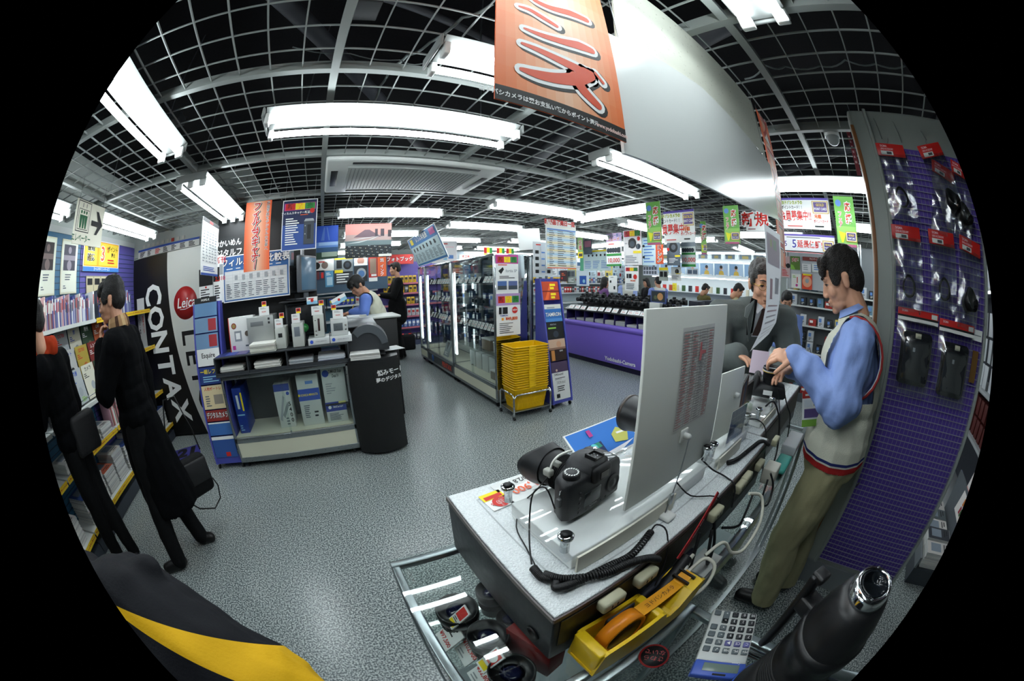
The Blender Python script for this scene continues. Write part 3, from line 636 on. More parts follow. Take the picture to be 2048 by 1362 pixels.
# local: x across keys, y along length (display at +y)
mb = MB(); mb.box((-.054, -.088, 0), (.054, .050, .014), M('c4c8c6', .38), .004); mb.build('case', t)
mb = MB(); mb.box((-.054, .050, 0), (.054, .088, .0175), M('3c58b0', .4), .003); mb.build('display_end', t)
MB().box((-.040, .056, .017), (.036, .076, .0183), M('6c7c74', .2), .001).build('lcd', t)
MB().box((-.016, .080, .017), (.012, .0845, .0182), BLACK).build('solar_cell', t)
keys = [['00', '0', '.', '+'], ['1', '2', '3', '='], ['4', '5', '6', '×'], ['7', '8', '9', '÷'], ['C', 'CE', '▶', '%'], ['M+', 'M-', 'MR', '√']]
for r_ in range(6):
    for c_ in range(5):
        if c_ == 4 and r_ == 1: continue
        x = -.042+c_*.021; y = -.076+r_*.0195
        col = M('23272b', .4) if c_ < 3 and r_ < 4 else M('5a6468', .4) if r_ != 4 or c_ > 2 else M('5a5a90', .4)
        hh = .0135 if not (c_ == 3 and r_ == 0) else .033
        k = MB().box((x-.0075, y-.0065, .0135), (x+.0075, y-.0065+hh, .0185), col, .002).build('key', t)
        if c_ < 4:
            g = MB(); g.text(keys[r_][c_], .0095, 0, 0, K('w'), 0); g.build('key_mark', k, (x, y, .0189), rot=(-PI/2, 0, 0))
mb = MB(); mb.text('Canon', .007, -.03, 0, K('w'), 0); mb.build('maker_mark', t, (0, .0515, .0182), rot=(-PI/2, 0, 0))
# ---- tall lens standing on its hood
t = thing('telephoto_lens', 'tall black telephoto lens standing upright on the glass wing', 'lens', (.345, -.158, .862))
LB = M('0c0d0f', .4); LB2 = M('08090a', .7)
MB().lathe([(.0, 0), (.078, 0), (.076, .06), (.070, .10), (.068, .13), (.062, .135)], LB2, 40).build('lens_hood', t)
MB().lathe([(.062, .125), (.064, .14), (.064, .19), (.060, .195), (.060, .225), (.062, .228), (.062, .262), (.058, .268), (.056, .29), (.046, .316), (.040, .328), (0, .328)], LB, 40).build('barrel', t)
mb = MB()
for k in range(7): mb.lathe([(.0642, .142+k*.006), (.0655, .143+k*.006), (.0655, .146+k*.006), (.0642, .147+k*.006)], LB2, 40)
mb.build('focus_ring', t)
MB().lathe([(.038, .322), (.0345, .332), (.0345, .338), (.031, .345), (.026, .345), (.026, .336), (0, .334)], CHROME, 40).build('chrome_mount', t)
MB().lathe([(.025, .3445), (.023, .346), (.015, .340), (.012, .336), (0, .335)], M('101418', .1), 30).build('rear_element', t)
for k in range(6): a = k*PI/3; MB().cyl((.029*math.cos(a), .029*math.sin(a), .345), (.029*math.cos(a), .029*math.sin(a), .3462), .0018, STEEL, 8).build('screw', t)
c_ = MB(Matrix.Rotation(math.radians(62), 4, 'Z'))
c_.box((.055, -.016, .235), (.090, .016, .262), LB, .004); c_.box((.084, -.015, .125), (.100, .015, .300), LB, .006); c_.box((.074, -.012, .290), (.100, .012, .303), LB, .004)
c_.build('tripod_foot', t)
MB().lathe([(.0605, .232), (.066, .234), (.066, .258), (.0605, .26)], LB, 40).build('tripod_collar', t)
MB().lathe([(.0765, .052), (.0785, .055), (.076, .058)], M('20408c', .4), 40).build('blue_ring', t)
# ---- inside the glass showcase
def boxlens(label, x, y, z, r, h, rz=0):
    t = thing('camera_lens', label, 'lens', (x, y, z), rz)
    MB().lathe([(r*.8, 0), (r*.82, h*.3), (r*.9, h*.34), (r*.9, h*.62), (r, h*.7), (r, h), (r*.93, h), (r*.9, h*.94), (r*.55, h*.86), (0, h*.9)], M('121416', .35), 32).build('barrel', t)
    MB().lathe([(r*.52, h*.885), (r*.3, h*.90), (0, h*.905)], M('181c38', .06), 24).build('front_element', t)
    mb = MB()
    for k in range(4): mb.lathe([(r*.91, h*(.38+.06*k)), (r*.935, h*(.39+.06*k)), (r*.91, h*(.41+.06*k))], LB2, 32)
    mb.build('grip_ring', t)
    return t
boxlens('large lens facing up under the reflected lamp in the showcase', .135, .512, .602, .055, .12)
boxlens('middle lens facing up behind the tall price card in the showcase', .160, .395, .602, .05, .13)
boxlens('lens facing up third from the far end of the showcase shelf', .150, .275, .602, .052, .125)
boxlens('lens leaning against the dark light box side in the showcase', .245, .54, .602, .040, .11)
boxlens('small lens beside the red carton in the showcase', .245, .44, .602, .036, .09)
boxlens('lens standing deep in the wing below the tape dispenser', .27, .06, .602, .045, .08)
def carton(label, x, y, z, w, d, h, m, rz=0, name='carton', cat='carton', txt=None, group=None, tc='w'):
    t = thing(name, label, cat, (x, y, z), rz, group); MB().box((-w/2, -d/2, 0), (w/2, d/2, h), m, .002).build('box_body', t)
    if txt: mb = MB(); mb.text(txt, min(h*.3, w*1.4/len(txt)), 0, h*.7, K(tc), -d/2-.001); mb.build('print', t)
    return t
def toptext(t, s, size, h, col='w', rz=0):
    mb = MB(); mb.text(s, size, 0, 0, K(col), 0); mb.build('print', t, (0, 0, h+.001), rot=(-PI/2, 0, rz))
RC_ = M('8c1a18', .5)
c1 = carton('red lens carton with a flame mark beside the dark box', .245, .325, .602, .060, .13, .15, RC_, math.radians(15)); toptext(c1, 'SIGMA', .016, .16, 'o')
c2 = carton('dark red carton near the price cards on the showcase shelf', .075, .20, .602, .06, .10, .05, M('5a1816', .5)); 
c3 = carton('dark red carton in the wing by the third price card', .25, -.10, .602, .10, .10, .07, M('5a1816', .5))
c4 = carton('brown paper parcel with white stickers on the showcase floor', .72, .40, .092, .20, .14, .10, M('7a4a28', .7)); toptext(c4, '▬', .05, .10)
def pcard(label, x, y, z, rz, price, col='w', h=.105, w=.07, tilt=-.35):
    o = board('price_card', label, 'price card', (x, y, z), rz, w, h, [('l', .08, .62, .85, .95, 3, 'k'), ('t', .5, .42, .2, price, 'r', None, 0, 'C', .9), ('l', .1, .06, .8, .25, 2, 's')], bg=col, tilt=tilt); return o
pcard('white price card reading 102,900 yen beside the lenses', .085, .455, .604, math.radians(-94), '¥102,900', tilt=-.8)
pcard('white price card at the left edge of the showcase', .045, .515, .604, math.radians(-94), '¥97,500', tilt=-.8)
pcard('white price card lowest in the showcase corner', .075, .365, .604, math.radians(-94), '¥32,800', tilt=-.8)
board('sale_card', 'red and yellow sale card standing behind the 102,900 yen card', 'price card', (.098, .498, .70), math.radians(-94), .036, .075, [('r', .1, .5, .9, .95, 'r'), ('r', .1, .08, .9, .3, 'y'), ('l', .15, .32, .85, .48, 2, 'k')], tilt=-.8)
board('sale_card', 'red and yellow sale card at the bottom edge of the picture', 'price card', (.100, .345, .70), math.radians(-94), .038, .075, [('r', .1, .4, .9, .95, 'r'), ('r', .1, .08, .9, .3, 'y'), ('c', .5, .68, .18, 'w')], tilt=-.8)
t = thing('round_sticker', 'round red and black notice sticker on the glass beside the calculator', 'sticker', (.335, .085, .8605)); 
mb = MB(); mb.lathe([(.030, 0), (.030, .0006), (0, .0006)], M('8c2020', .5), 32); mb.lathe([(.026, .0007), (.026, .001), (0, .001)], M('141416', .5), 32); mb.build('disc', t)
mb = MB(); mb.text('さわら', .014, 0, .006, M('a04040', .5), 0); mb.text('ないで', .014, 0, -.010, M('a04040', .5), 0); mb.build('lettering', t, (0, 0, .0014), rot=(-PI/2, 0, math.radians(120)))
# ================================================================ LEFT: BOOKSHELVES, ELEVATOR WALL
SLAT = M('2f6080', .5); LAV = M('565094', .5); SHW = M('d2d6d2', .4); YST = M('e6c22a', .5)
def shelf_unit(label, ya, yb, shelves, pan, strip, lip=.35):
    t = thing('book_shelf', label, 'bookshelf', (XL+.01, ya, 0)); W = yb-ya
    mb = MB(); mb.box((0, 0, 0), (.03, W, 2.30), pan)
    for k in range(44): mb.box((.03, 0, .05+k*.05), (.033, W, .056+k*.05), M('1c3448'))
    mb.build('slatted_back', t)
    MB().box((0, 0, 0), (.38, W, .10), M('3a4048')).build('base', t)
    for z, d, yel in shelves:
        MB().box((.03, .005, z-.02), (d, W-.005, z), SHW, .002).build('shelf', t)
        if yel: 
            s = MB(); s.box((d, .005, z-.035), (d+.004, W-.005, z+.008), YST)
            rnd = random.Random(int(z*100)+int(ya*10))
            for k in range(int(W/.022)):
                y = .02+k*.022; s.rect(0, 0, .014, .006*rnd.choice((1, 1, 2)), 0, M('b04020', .6), Matrix.Translation((d+.0045, y, z-.018)) @ Matrix.Rotation(PI/2, 4, 'Z'))
            s.build('shelf_edge_label', t)
        else: MB().box((d, .005, z-.025), (d+.004, W-.005, z+.004), SHW).build('shelf_edge', t)
    return t
shelf_unit('blue slatted magazine shelves nearest the camera behind the scarf man', .5, 1.55, [(1.545, .33, 0), (.93, .40, 0), (.60, .36, 1), (.19, .40, 1)], SLAT, 1)
shelf_unit('blue slatted magazine shelves with two framed photo posters above', 1.56, 2.615, [(1.545, .33, 0), (.93, .40, 0), (.60, .36, 1), (.19, .40, 1)], SLAT, 1)
shelf_unit('lavender slatted book shelves in the corner beside the elevator wall', 2.625, 3.90, [(1.545, .33, 1), (1.13, .36, 1), (.60, .36, 1), (.19, .40, 1)], LAV, 1)
tag(MB().box((XL+.005, .5, 2.305), (XL+.03, 3.9, 2.36), M('b8bcba')).build('header_board'), 'pale header strip running above all the bookshelves', 'panel')
# framed photo posters and the point sign
for i, (ya, yb, c1, c2) in enumerate(((1.87, 2.15, '2a2224', '6a5a58'), (2.25, 2.55, '3c3a48', '8c8490'))):
    t = thing('framed_poster', ['framed poster with a dark bust photo, left of the pair on the shelf back', 'framed poster with a pale figure photo, right of the pair on the shelf back'][i], 'poster', (XL+.052, ya, 1.81), PI/2)
    w_ = yb-ya; MB().box((0, 0, 0), (w_, .014, .45), M('d8d8c0', .4), .004).build('frame', t)
    mb = MB(); draw(mb, w_-.03, .42, [('r', 0, 0, 1, 1, 'd8dccc'), ('r', .10, .42, .9, .93, c1), ('r', .10, .62, .9, .72, c2), ('c', .5, .52, .10, c2), ('c', .5, .82, .07, c2), ('l', .2, .22, .8, .36, 3, 'h'), ('l', .1, .06, .4, .14, 2, 'h')]); mb.build('print', t, (.015, -.001, .015))
board('point_sign', 'yellow and orange point sign with a big 3 over the book shelves', 'sign', (XL+.055, 2.66, 2.0), PI/2, .80, .30,
  [('r', .02, .16, .98, .97, 'f0a020'), ('r', .04, .2, .36, .94, 'f4d040'), ('r', .42, .2, .96, .94, 'e8c840'), ('t', .2, .74, .26, '書籍', 'k', 'w', .03), ('t', .2, .42, .26, '雑誌', 'k', 'w', .03), ('t', .52, .56, .66, '3', 'o', 'w', .03), ('t', .66, .72, .26, '%', 'o'), ('t', .80, .76, .2, 'ポイント', 'k', 'y', .02), ('t', .82, .56, .16, '還元', 'k'), ('l', .64, .26, .94, .44, 2, 'r'), ('r', .0, .0, 1, .14, '3c78c0'), ('t', .5, .07, .10, 'ゴールドポイントサービス', 'w')], bg='w')
board('notice_cards', 'row of small beige cards under the yellow point sign', 'card', (XL+.055, 2.74, 1.79), PI/2, .46, .17, [('r', .02, .05, .32, .95, 'b8b090'), ('r', .35, .05, .65, .95, 'b8b090'), ('r', .68, .05, .98, .95, 'b8b090'), ('r', .05, .5, .28, .85, 'k'), ('r', .38, .5, .62, .85, 'k'), ('r', .71, .5, .95, .85, 'k')], bg='8c8878')
BC = ['c8ccd8', 'b4b0c0', 'd8d8d4', '9c6470', '6c6c9c', 'c49aa0', '8a94b0', '7c4a50', 'e0dcd4', '5a6488', 'a8a0a8', '48508c', 'd0a8a4', '94888c']
def bookrow(y0, y1, z, xb, hmin, hmax, depth, grp, lab, cols=BC, seed=1, tmin=.010, tmax=.028, lean=0):
    rnd = random.Random(seed); y = y0; i = 0
    while y < y1-.03:
        tck = rnd.uniform(tmin, tmax); h = rnd.uniform(hmin, hmax); c = rnd.choice(cols)
        t = thing('paperback_book', lab, 'book', (xb, y, z), 0, grp)
        o = MB().box((0, 0, 0), (depth, tck-.001, h), M(c, .5), .001).build('cover', t)
        MB().box((depth, tck*.2, h*.55), (depth+.0005, tck*.8, h*.9), M(rnd.choice(['2c3040', 'e8e8e0', 'a83838']), .6)).build('spine_label', t)
        y += tck; i += 1
bookrow(1.60, 2.60, 1.546, XL+.13, .17, .24, .15, 'slim books on the top shelf under the posters', 'slim pale or coloured paperback in the row under the framed posters', seed=2)
bookrow(2.64, 2.86, 1.546, XL+.13, .22, .26, .15, 'tall books beside the point sign', 'tall blue-black book in the row under the point sign', ['1c2850', '20306c', 'e4e4e4', '30407c', '101828'], 3, .02, .035)
bookrow(2.90, 3.50, 1.546, XL+.13, .18, .25, .15, 'books hidden behind the reader', 'paperback at the corner end of the top shelf', seed=4)
bookrow(2.64, 3.2, .601, XL+.14, .24, .30, .16, 'magazines upright on the lower shelf', 'magazine standing upright on the lower corner shelf', ['d8d0cc', 'b04048', 'c89098', 'e0e0dc', '506848', '303034', 'd0a0b0'], 5, .008, .016)
def magstack(label, y, z, n, w=.21, d=.28, x=XL+.065, grp='magazine piles on the shelves', seed=0, cov='c8c4c0'):
    rnd = random.Random(seed+n)
    t = thing('magazine_pile', label, 'magazine pile', (x, y, z), 0, grp); h = 0
    mb = MB()
    for k in range(n):
        q = rnd.uniform(.005, .011); dx, dy = rnd.uniform(-.006, .006), rnd.uniform(-.005, .005)
        mb.box((dx, dy, h), (d+dx, w+dy, h+q-.0008), M(rnd.choice(['c8cac8', 'd8d8d4', 'b4b4b4', 'dcdcd8'])))
        h += q
    mb.build('copies', t); mb = MB(); draw(mb, w, d, [('r', 0, 0, 1, 1, cov), ('l', .1, .7, .9, .92, 2, 'k'), ('r', .15, .15, .8, .6, '808c98')]); mb.build('top_cover', t, (0, w, h+.001), rot=(-PI/2, 0, -PI/2))
    return t
for i, (y, n) in enumerate(((1.66, 24), (1.90, 28), (2.14, 26), (2.38, 30), (2.64, 28), (2.88, 33), (3.13, 26), (3.40, 22), (3.65, 28))):
    magstack('tall magazine pile on the bottom shelf, %s from the camera' % ORD[i], y, .191, n, seed=i, cov=['38508c', '303848', 'c86a50', 'd0ccc4'][i % 4])
for i, (y, n) in enumerate(((1.62, 9), (1.86, 11), (2.10, 7), (2.34, 12))):
    magstack('short magazine pile on the middle yellow-edged shelf, %s from the camera' % ORD[i], y, .601, n, seed=20+i, grp='short magazine piles', cov=['c8c8c4', '283860', 'b08880', 'd8d4d0'][i])
for i, (y, n) in enumerate(((2.68, 16), (2.92, 20), (3.16, 17), (3.4, 12))):
    magstack('white booklet pile on the corner shelf at hand height, %s from the camera' % ORD[i], y, 1.131, n, .20, .22, seed=30+i, grp='white booklet piles', cov='d0d0cc')
for i, (y, n) in enumerate(((.75, 20), (1.0, 24), (1.26, 22))): magstack('magazine pile at the dark left picture edge, bottom shelf, %s from the camera' % ORD[i], y, .191, n, seed=50+i, grp='dark edge magazine piles')
# face-out magazines on the sloping rack
TT = ['写真', 'カメラ', 'フォト', 'デジ', '月刊', 'CAPA', '撮影', 'SD700', 'OS700', 'LIVE', '風景', 'ペンタ', 'レンズ', '旅']
CC = ['k', 'c4c6c4', '28402c', 'n', 'b8a040', 'a8502c', 'a8aeb0', '7c2420', '283028', 'cccab8']
rnd = random.Random(9)
for r_ in range(3):
    for k in range(6):
        y = 1.60+k*.235+(r_ % 2)*.02; c = CC[(r_*5+k*3) % len(CC)]; z = .945+r_*.155; x = XL+.345-r_*.09
        tc = 'w' if c in ('k', '28402c', 'n', 'a8502c', '7c2420', '283028') else rnd.choice(['r', 'k', 'b'])
        board('magazine', '%s magazine facing out on the sloping rack, %s row up, %s from the camera' % ({'k': 'black', 'c4c6c4': 'white', '28402c': 'green', 'n': 'navy', 'b8a040': 'yellow', 'a8502c': 'orange', 'a8aeb0': 'grey', '7c2420': 'red', '283028': 'dark green', 'cccab8': 'cream'}[c], ORD[r_], ORD[k]), 'magazine', (x, y, z), PI/2, .215, .275,
          [('t', .5, .86, .15, TT[(r_*6+k*5) % len(TT)], tc, None), ('l', .06, .6, .5, .76, 3, tc), ('c', .55+.1*rnd.random(), .34, .13, rnd.choice(['k', '705840', 'h', 'c06a30', 's'])), ('l', .5, .05, .95, .2, 3, rnd.choice(['l', 'y', 'w', 'm']))], bg=c, th=.006, tilt=math.radians(-14))
tag(MB().tube([(XL+.41, 1.58, .985), (XL+.41, 3.0, .985)], .004, CHROME, 6).build('magazine_rail'), 'thin chrome rail holding back the face-out magazines', 'rail')
# elevator sign hanging near the left edge
a = pxx(157, 398, -1.9); b = pxx(203, 495, -1.9)
t = thing('elevator_sign', 'hanging white elevator sign with green figures and a black arrow', 'sign', (-1.9, 1.672, 2.0), PI/2)
mb = MB(); mb.box((0, 0, 0), (.415, .006, .275), K('e8e8d4'))
draw(mb, .415, .275, [('r', 0, 0, 1, 1, 'ecead8'), ('r', .05, .28, .50, .98, 'k'), ('r', .065, .30, .485, .96, 'ecead8'), ('r', .10, .33, .45, .80, 'k'), ('r', .11, .345, .44, .785, 'ecead8'), ('t', .275, .13, .19, 'エレベーター', '20603c', None, 0, 'C', .85)]
  + [('c', .19+.085*k, .73, .04, '20603c') for k in range(3)] + [('p', [(.145+.085*k, .66), (.235+.085*k, .66), (.225+.085*k, .50), (.215+.085*k, .36), (.165+.085*k, .36), (.155+.085*k, .50)], '20603c') for k in range(3)]
  + [('p', [(.2, .83), (.215, .83), (.215, .93), (.2, .93)], 'k'), ('p', [(.32, .83), (.335, .83), (.335, .93), (.32, .93)], 'k'), ('p', [(.56, .48), (.80, .48), (.70, .28), (.78, .28), (.96, .54), (.78, .84), (.70, .84), (.80, .60), (.56, .60)], 'k')])
mb.build('sign_panel', t)
for x in (.03, .385): MB().cyl((x, .003, .27), (x, .003, CZ-2.0), .0015, BLACK, 5).build('hanging_wire', t)
# CONTAX / LEICA column panel
t = thing('brand_display', 'tall black and white lettered panel with a red disc on the elevator wall', 'panel', (-2.80, 3.90, .02))
W, H = 1.20, 2.13
mb = MB(); mb.box((.02, 0, 0), (W, .05, H), M('0b0b0c', .35))
cur = [(.66+.30*(1-z/H)**1.8*1.0, z) for z in [H*k/20 for k in range(21)]]
mb.prism(cur+[(W, H), (W, 0)], -.001, -.001, M('c8cac4', .4)); mb.build('panel_board', t)
def vtext(word, size, x, z0, dz, m, y=-.002, rot=-PI/2, sx=1.0, name='lettering', off=.02):
    mb = MB()
    for i, c in enumerate(word): mb.text(c, size, x[i] if isinstance(x, list) else x, z0-dz*i, m, y, None, 'C', off, 0, sx, 0, rot)
    mb.build(name, t)
vtext('CONTAX', .385, [.40, .42, .455, .50, .545, .61], 1.68, .275, K('e4e6e4'), sx=.92, off=.03)
vtext('LEICA', .33, [.96, .985, 1.02, 1.06, 1.09], 1.14, .235, BLACK, sx=1.1)
mb = MB(); mb.lathe([(.185, 0), (.185, .001), (0, .001)], M('a01c1c', .4), 36, Matrix.Translation((.95, -.0015, 1.52)) @ Matrix.Rotation(PI/2, 4, 'X')); mb.build('red_disc', t)
mb = MB(); mb.text('Leica', .16, .96, 1.52, K('w'), -.004, None, 'C', .01, .2, .9); mb.tube([(.86, -.004, 1.455), (.94, -.004, 1.45), (1.05, -.004, 1.475)], .004, K('w'), 4); mb.build('disc_lettering', t)
a = MB(); draw(a, .14, .62, [('r', 0, 0, 1, 1, 'c8c8c4'), ('t', .22, .5, .05, '工\nスペ\nリ\nア\nー\n専\n用', 'k'), ('t', .72, .5, .05, '階\n数\n案\n内\nフ\nロ\nア', 'r')]); a.build('notice_strip', t, (.10, -.003, 1.05))
# strip above panel: floor guide
board('floor_guide', 'long floor guide strip with coloured notices above the brand panel', 'sign', (-2.70, 3.935, 2.165), 0, 1.05, .10, [('r', .0, .72, 1, .98, '3050a0')]+[('l', .03+.135*k, .06, .14+.135*k, .68, 4, 'r' if k == 2 else 'k', 1, .6) for k in range(7)], bg='d0d0cc', th=.02)
for k in range(9): tag(MB().box((-2.62+k*.085, 3.945, 2.275), (-2.575+k*.085, 3.955, 2.315), M('9a2a1c' if k == 6 else 'b8b8b0', .5)).build('floor_button'), '%s small square tile in the row over the floor guide, %s from the left' % ('red' if k == 6 else 'pale', ORD[k]), 'tile', 'small square tiles over the floor guide')
# purple floor arrow mat
t = thing('floor_sign', 'purple floor sign reading 21 beside the magazine rack', 'floor sign', (-2.01, 3.38, .0), math.radians(25))
mb = MB(); mb.box((-.22, -.16, 0), (.20, .16, .006), M('3c3a88', .5), .002); mb.build('mat', t); mb = MB(); mb.text('21', .30, 0, 0, K('0c0c10'), 0, None, 'C', .06, .2); mb.text('21', .30, 0, 0, K('d4d4e0'), .0006, None, 'C', .02, .2); mb.build('number', t, (0, 0, .0068), rot=(-PI/2, 0, 0))
# tall blue brochure rack left of the scanner island, price sheets on it
def caster(mb, x, y, r=.022): mb.cyl((x-.009, y, r), (x+.009, y, r), r, BLACK, 14); mb.box((x-.005, y-.006, r), (x+.005, y+.006, r*2.3), STEEL)
def rack(label, loc, rz, w, h, d, els, dcol=M('4a50a8', .45)):
    t = thing('brochure_rack', label, 'brochure rack', loc, rz); z0 = .055
    for s_ in (0, w-.018):
        MB().prism([(0, z0), (d, z0), (d, z0+.02), (d*.25, h), (0, h)], 0, .018, dcol, Matrix.Translation((s_, 0, 0)) @ Matrix(((0, 1, 0, 0), (1, 0, 0, 0), (0, 0, 1, 0), (0, 0, 0, 1)))).build('side_panel', t)
    MB().box((.018, d-.03, z0), (w-.018, d-.012, z0+.08), dcol).build('base_board', t)
    MB().box((.018, .0, z0), (w-.018, .012, h), dcol).build('back_board', t)
    for x, y in ((.02, .03), (w-.02, .03), (.02, d-.03), (w-.02, d-.03)):
        m = MB(); caster(m, x, y); m.build('caster', t)
    return t
t = rack('tall narrow blue brochure rack with magazine covers, left of the scanner island', (-1.09, 3.25, 0), math.radians(180), .32, 1.50, .31, None)
L_ = [(1.38, .17, [('r', 0, .7, 1, 1, 'k'), ('t', .5, .86, .16, 'HOPE-X', 'w')], '6088b0', 'postcard sheet with a black header'), (1.24, .13, [('r', .6, .1, .95, .9, 'a03038')], '7090b0', 'blue postcard pack'), (1.10, .13, [('r', .6, .1, .95, .9, 'a03038')], '6a8cb0', 'blue postcard pack'), (.95, .15, [('t', .5, .6, .4, 'Esquire', 'k', None, 0, 'C', .9)], 'e0e2e0', 'white magazine with script lettering'), (.79, .15, [('t', .4, .72, .3, '一眼レフ', 'y'), ('l', .1, .1, .95, .5, 3, 'c')], '203878', 'blue camera magazine'), (.57, .21, [('t', .5, .85, .16, '人物ポートレ', 'r'), ('r', .5, .2, .9, .6, '8c8478'), ('l', .1, .1, .45, .6, 5, 'h')], 'd8c8a0', 'cream portrait magazine'), (.46, .10, [('t', .5, .5, .6, 'デジタルカメラ', 'w', 'k', .04, 'C', .6)], '8c2c28', 'red digital camera magazine'), (.33, .12, [('r', 0, .9, 1, 1, 'w')], '3868a8', 'plain blue brochure'), (.12, .20, [('r', 0, .85, 1, 1, 'w'), ('r', .5, .05, .7, .25, 'r')], '2c5090', 'blue brochure with a red building')]
for i, (z, h, e, bg, lb) in enumerate(L_):
    f = 1-(z/1.5)*.75
    # rack front faces -y, leaning plane
    board('brochure', '%s in the narrow blue rack, %s row from the top' % (lb, ORD[i]), 'brochure', (-1.384, 2.928+.225*(z/1.5), z), 0, .262, h, e, bg=bg, th=.006, tilt=math.radians(-8.5))
boardx('listing_sheet', 'white listing sheet hanging edge-on left of the orange scanner banner', 'board', -1.1, (407, 432), (435, 553), [('r', 0, 0, 1, .04, '3050a0'), ('r', 0, .93, 1, 1, 'k'), ('t', .5, .96, .05, '感材価格', 'r'), ('l', .06, .22, .94, .9, 13, 's', 5, .4), ('l', .06, .07, .94, .16, 3, 'b')], left=True)
boardy('price_sheet', 'white poster reading 2,310 above the narrow blue brochure rack', 'poster', 3.24, (427, 512), (449, 604), [('r', .0, .45, .6, .75, 'k'), ('t', .72, .88, .14, '新刊', 'r'), ('t', .66, .5, .12, '2,310', 'r'), ('l', .05, .08, .95, .38, 6, 'k'), ('r', .6, .58, .95, .8, 's')])
boardy('announcement_sheet', 'white announcement sheet behind the listing sheet above the brochure rack', 'poster', 3.26, (398, 540), (427, 604), [('r', 0, .5, 1, 1, 'k'), ('l', .05, .08, .95, .42, 5, 'k'), ('t', .5, .45, .08, '●', 'r')])
# ---------------------------------------------------------------- orange banner, posters hanging over the island
ORB = ['e8683a', 'f0a070', 'eec8ac', 'f0a070', 'e8683a']
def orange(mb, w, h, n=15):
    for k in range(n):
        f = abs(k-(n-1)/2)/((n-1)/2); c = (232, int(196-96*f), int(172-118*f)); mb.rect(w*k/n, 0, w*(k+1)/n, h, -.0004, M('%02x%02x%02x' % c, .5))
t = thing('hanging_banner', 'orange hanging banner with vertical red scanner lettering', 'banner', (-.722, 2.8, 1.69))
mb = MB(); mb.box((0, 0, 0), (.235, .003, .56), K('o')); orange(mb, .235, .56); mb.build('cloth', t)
mb = MB()
for i, c in enumerate('フィルムスキャナー'):
    z = .515-i*.0585; 
    g = c if c != 'ー' else '｜'
    mb.text(g, .072, .108, z-.003, K('k'), -.0010, None, 'C', .08, .15); mb.text(g, .072, .100, z, K('w'), -.0014, None, 'C', .085, .15); mb.text(g, .072, .100, z, K('r'), -.0018, None, 'C', .035, .15)
mb.build('lettering', t)
mb = MB()
for i, c in enumerate('銀塩写真をデジタルの世界へ'): mb.text(c, .030, .205, .535-i*.031, K('w'), -.0010, None, 'C', .05); mb.text(c, .030, .205, .535-i*.031, K('k'), -.0014)
mb.build('side_lettering', t)
for x in (.02, .21): MB().cyl((x, .002, .56), (x, .002, CZ-1.69), .0012, STEEL, 5).build('hanging_wire', t)
NEW = lambda z, s: [('r', .05, z-s*.55, .95, z+s*.55, 'm'), ('r', .08, z-s*.48, .36, z+s*.5, 'r'), ('r', .37, z-s*.48, .64, z+s*.5, 'y'), ('r', .65, z-s*.48, .93, z+s*.5, 'g'), ('t', .22, z, s*.95, '新', 'v'), ('t', .5, z, s*.95, '発', 'a'), ('t', .79, z, s*.95, '売', '1a5a28')]
t = boardy('hanging_poster', 'blue new release poster showing a grey film scanner', 'poster', 2.8, (567, 402), (632, 497), [('r', .02, .015, .98, .985, 'n'), ('r', .02, .015, .98, .5, '2c4c90')]+NEW(.86, .13)+[('t', .42, .73, .055, 'フィルムスキャナー新登場', 'w', None), ('c', .86, .76, .05, 'r'), ('l', .08, .1, .56, .64, 12, 'w'), ('l', .5, .67, .85, .7, 1, 'o'), ('r', .64, .1, .93, .55, '3a4048'), ('p', [(.64, .55), (.93, .55), (.90, .60), (.68, .60)], 's'), ('r', .74, .2, .84, .48, '181c20'), ('c', .68, .46, .012, 's'), ('c', .68, .3, .012, 's')])
def addwires(o, w, h, z0):
    for q in (.06, .94): MB().cyl((w*q, .002, h), (w*q, .002, max(h+.02, CZ+.01-z0)), .0012, STEEL, 5).build('hanging_wire', o)
addwires(t, .29, .40, t.location.z)
# ---------------------------------------------------------------- black partition and comparison board
PW = MB(); PW.box((-1.21, 3.44, .0), (-.10, 3.50, 2.41), M('101113', .5)); struct(PW.build('partition_back'))
boardy('wall_lettering', 'black sign with white digital photo lettering behind the scanner banner', 'sign', 3.435, (440, 478), (492, 512), [('t', .32, .72, .36, 'Ōかいめん', 'w', None, 0, 'C', .9), ('t', .5, .25, .38, 'デジタルフォト', 'w')], bg='1c1e20')
boardy('comparison_board', 'blue framed film scanner comparison table board', 'board', 3.25, (446, 514), (580, 590),
  [('r', .01, .02, .99, .98, '3464a0'), ('r', .01, .74, .99, .98, '2c5890'), ('r', .03, .05, .97, .66, 'd4d8d8'), ('t', .2, .84, .19, 'フィルム', 'w', 'k', .03), ('t', .84, .84, .19, '比較表', 'w', 'k', .03), ('l', .05, .69, .95, .73, 1, 'w', 6), ('g', .04, .07, .96, .64, 9, 8, '9aa4a8')]
  + [('l', .17, .08, .95, .40, 8, 'h', 7, .35), ('l', .05, .08, .15, .40, 8, 'h')] + [('r', .19+.113*k, .46, .235+.113*k, .56, 's') for k in range(7)], th=.02)
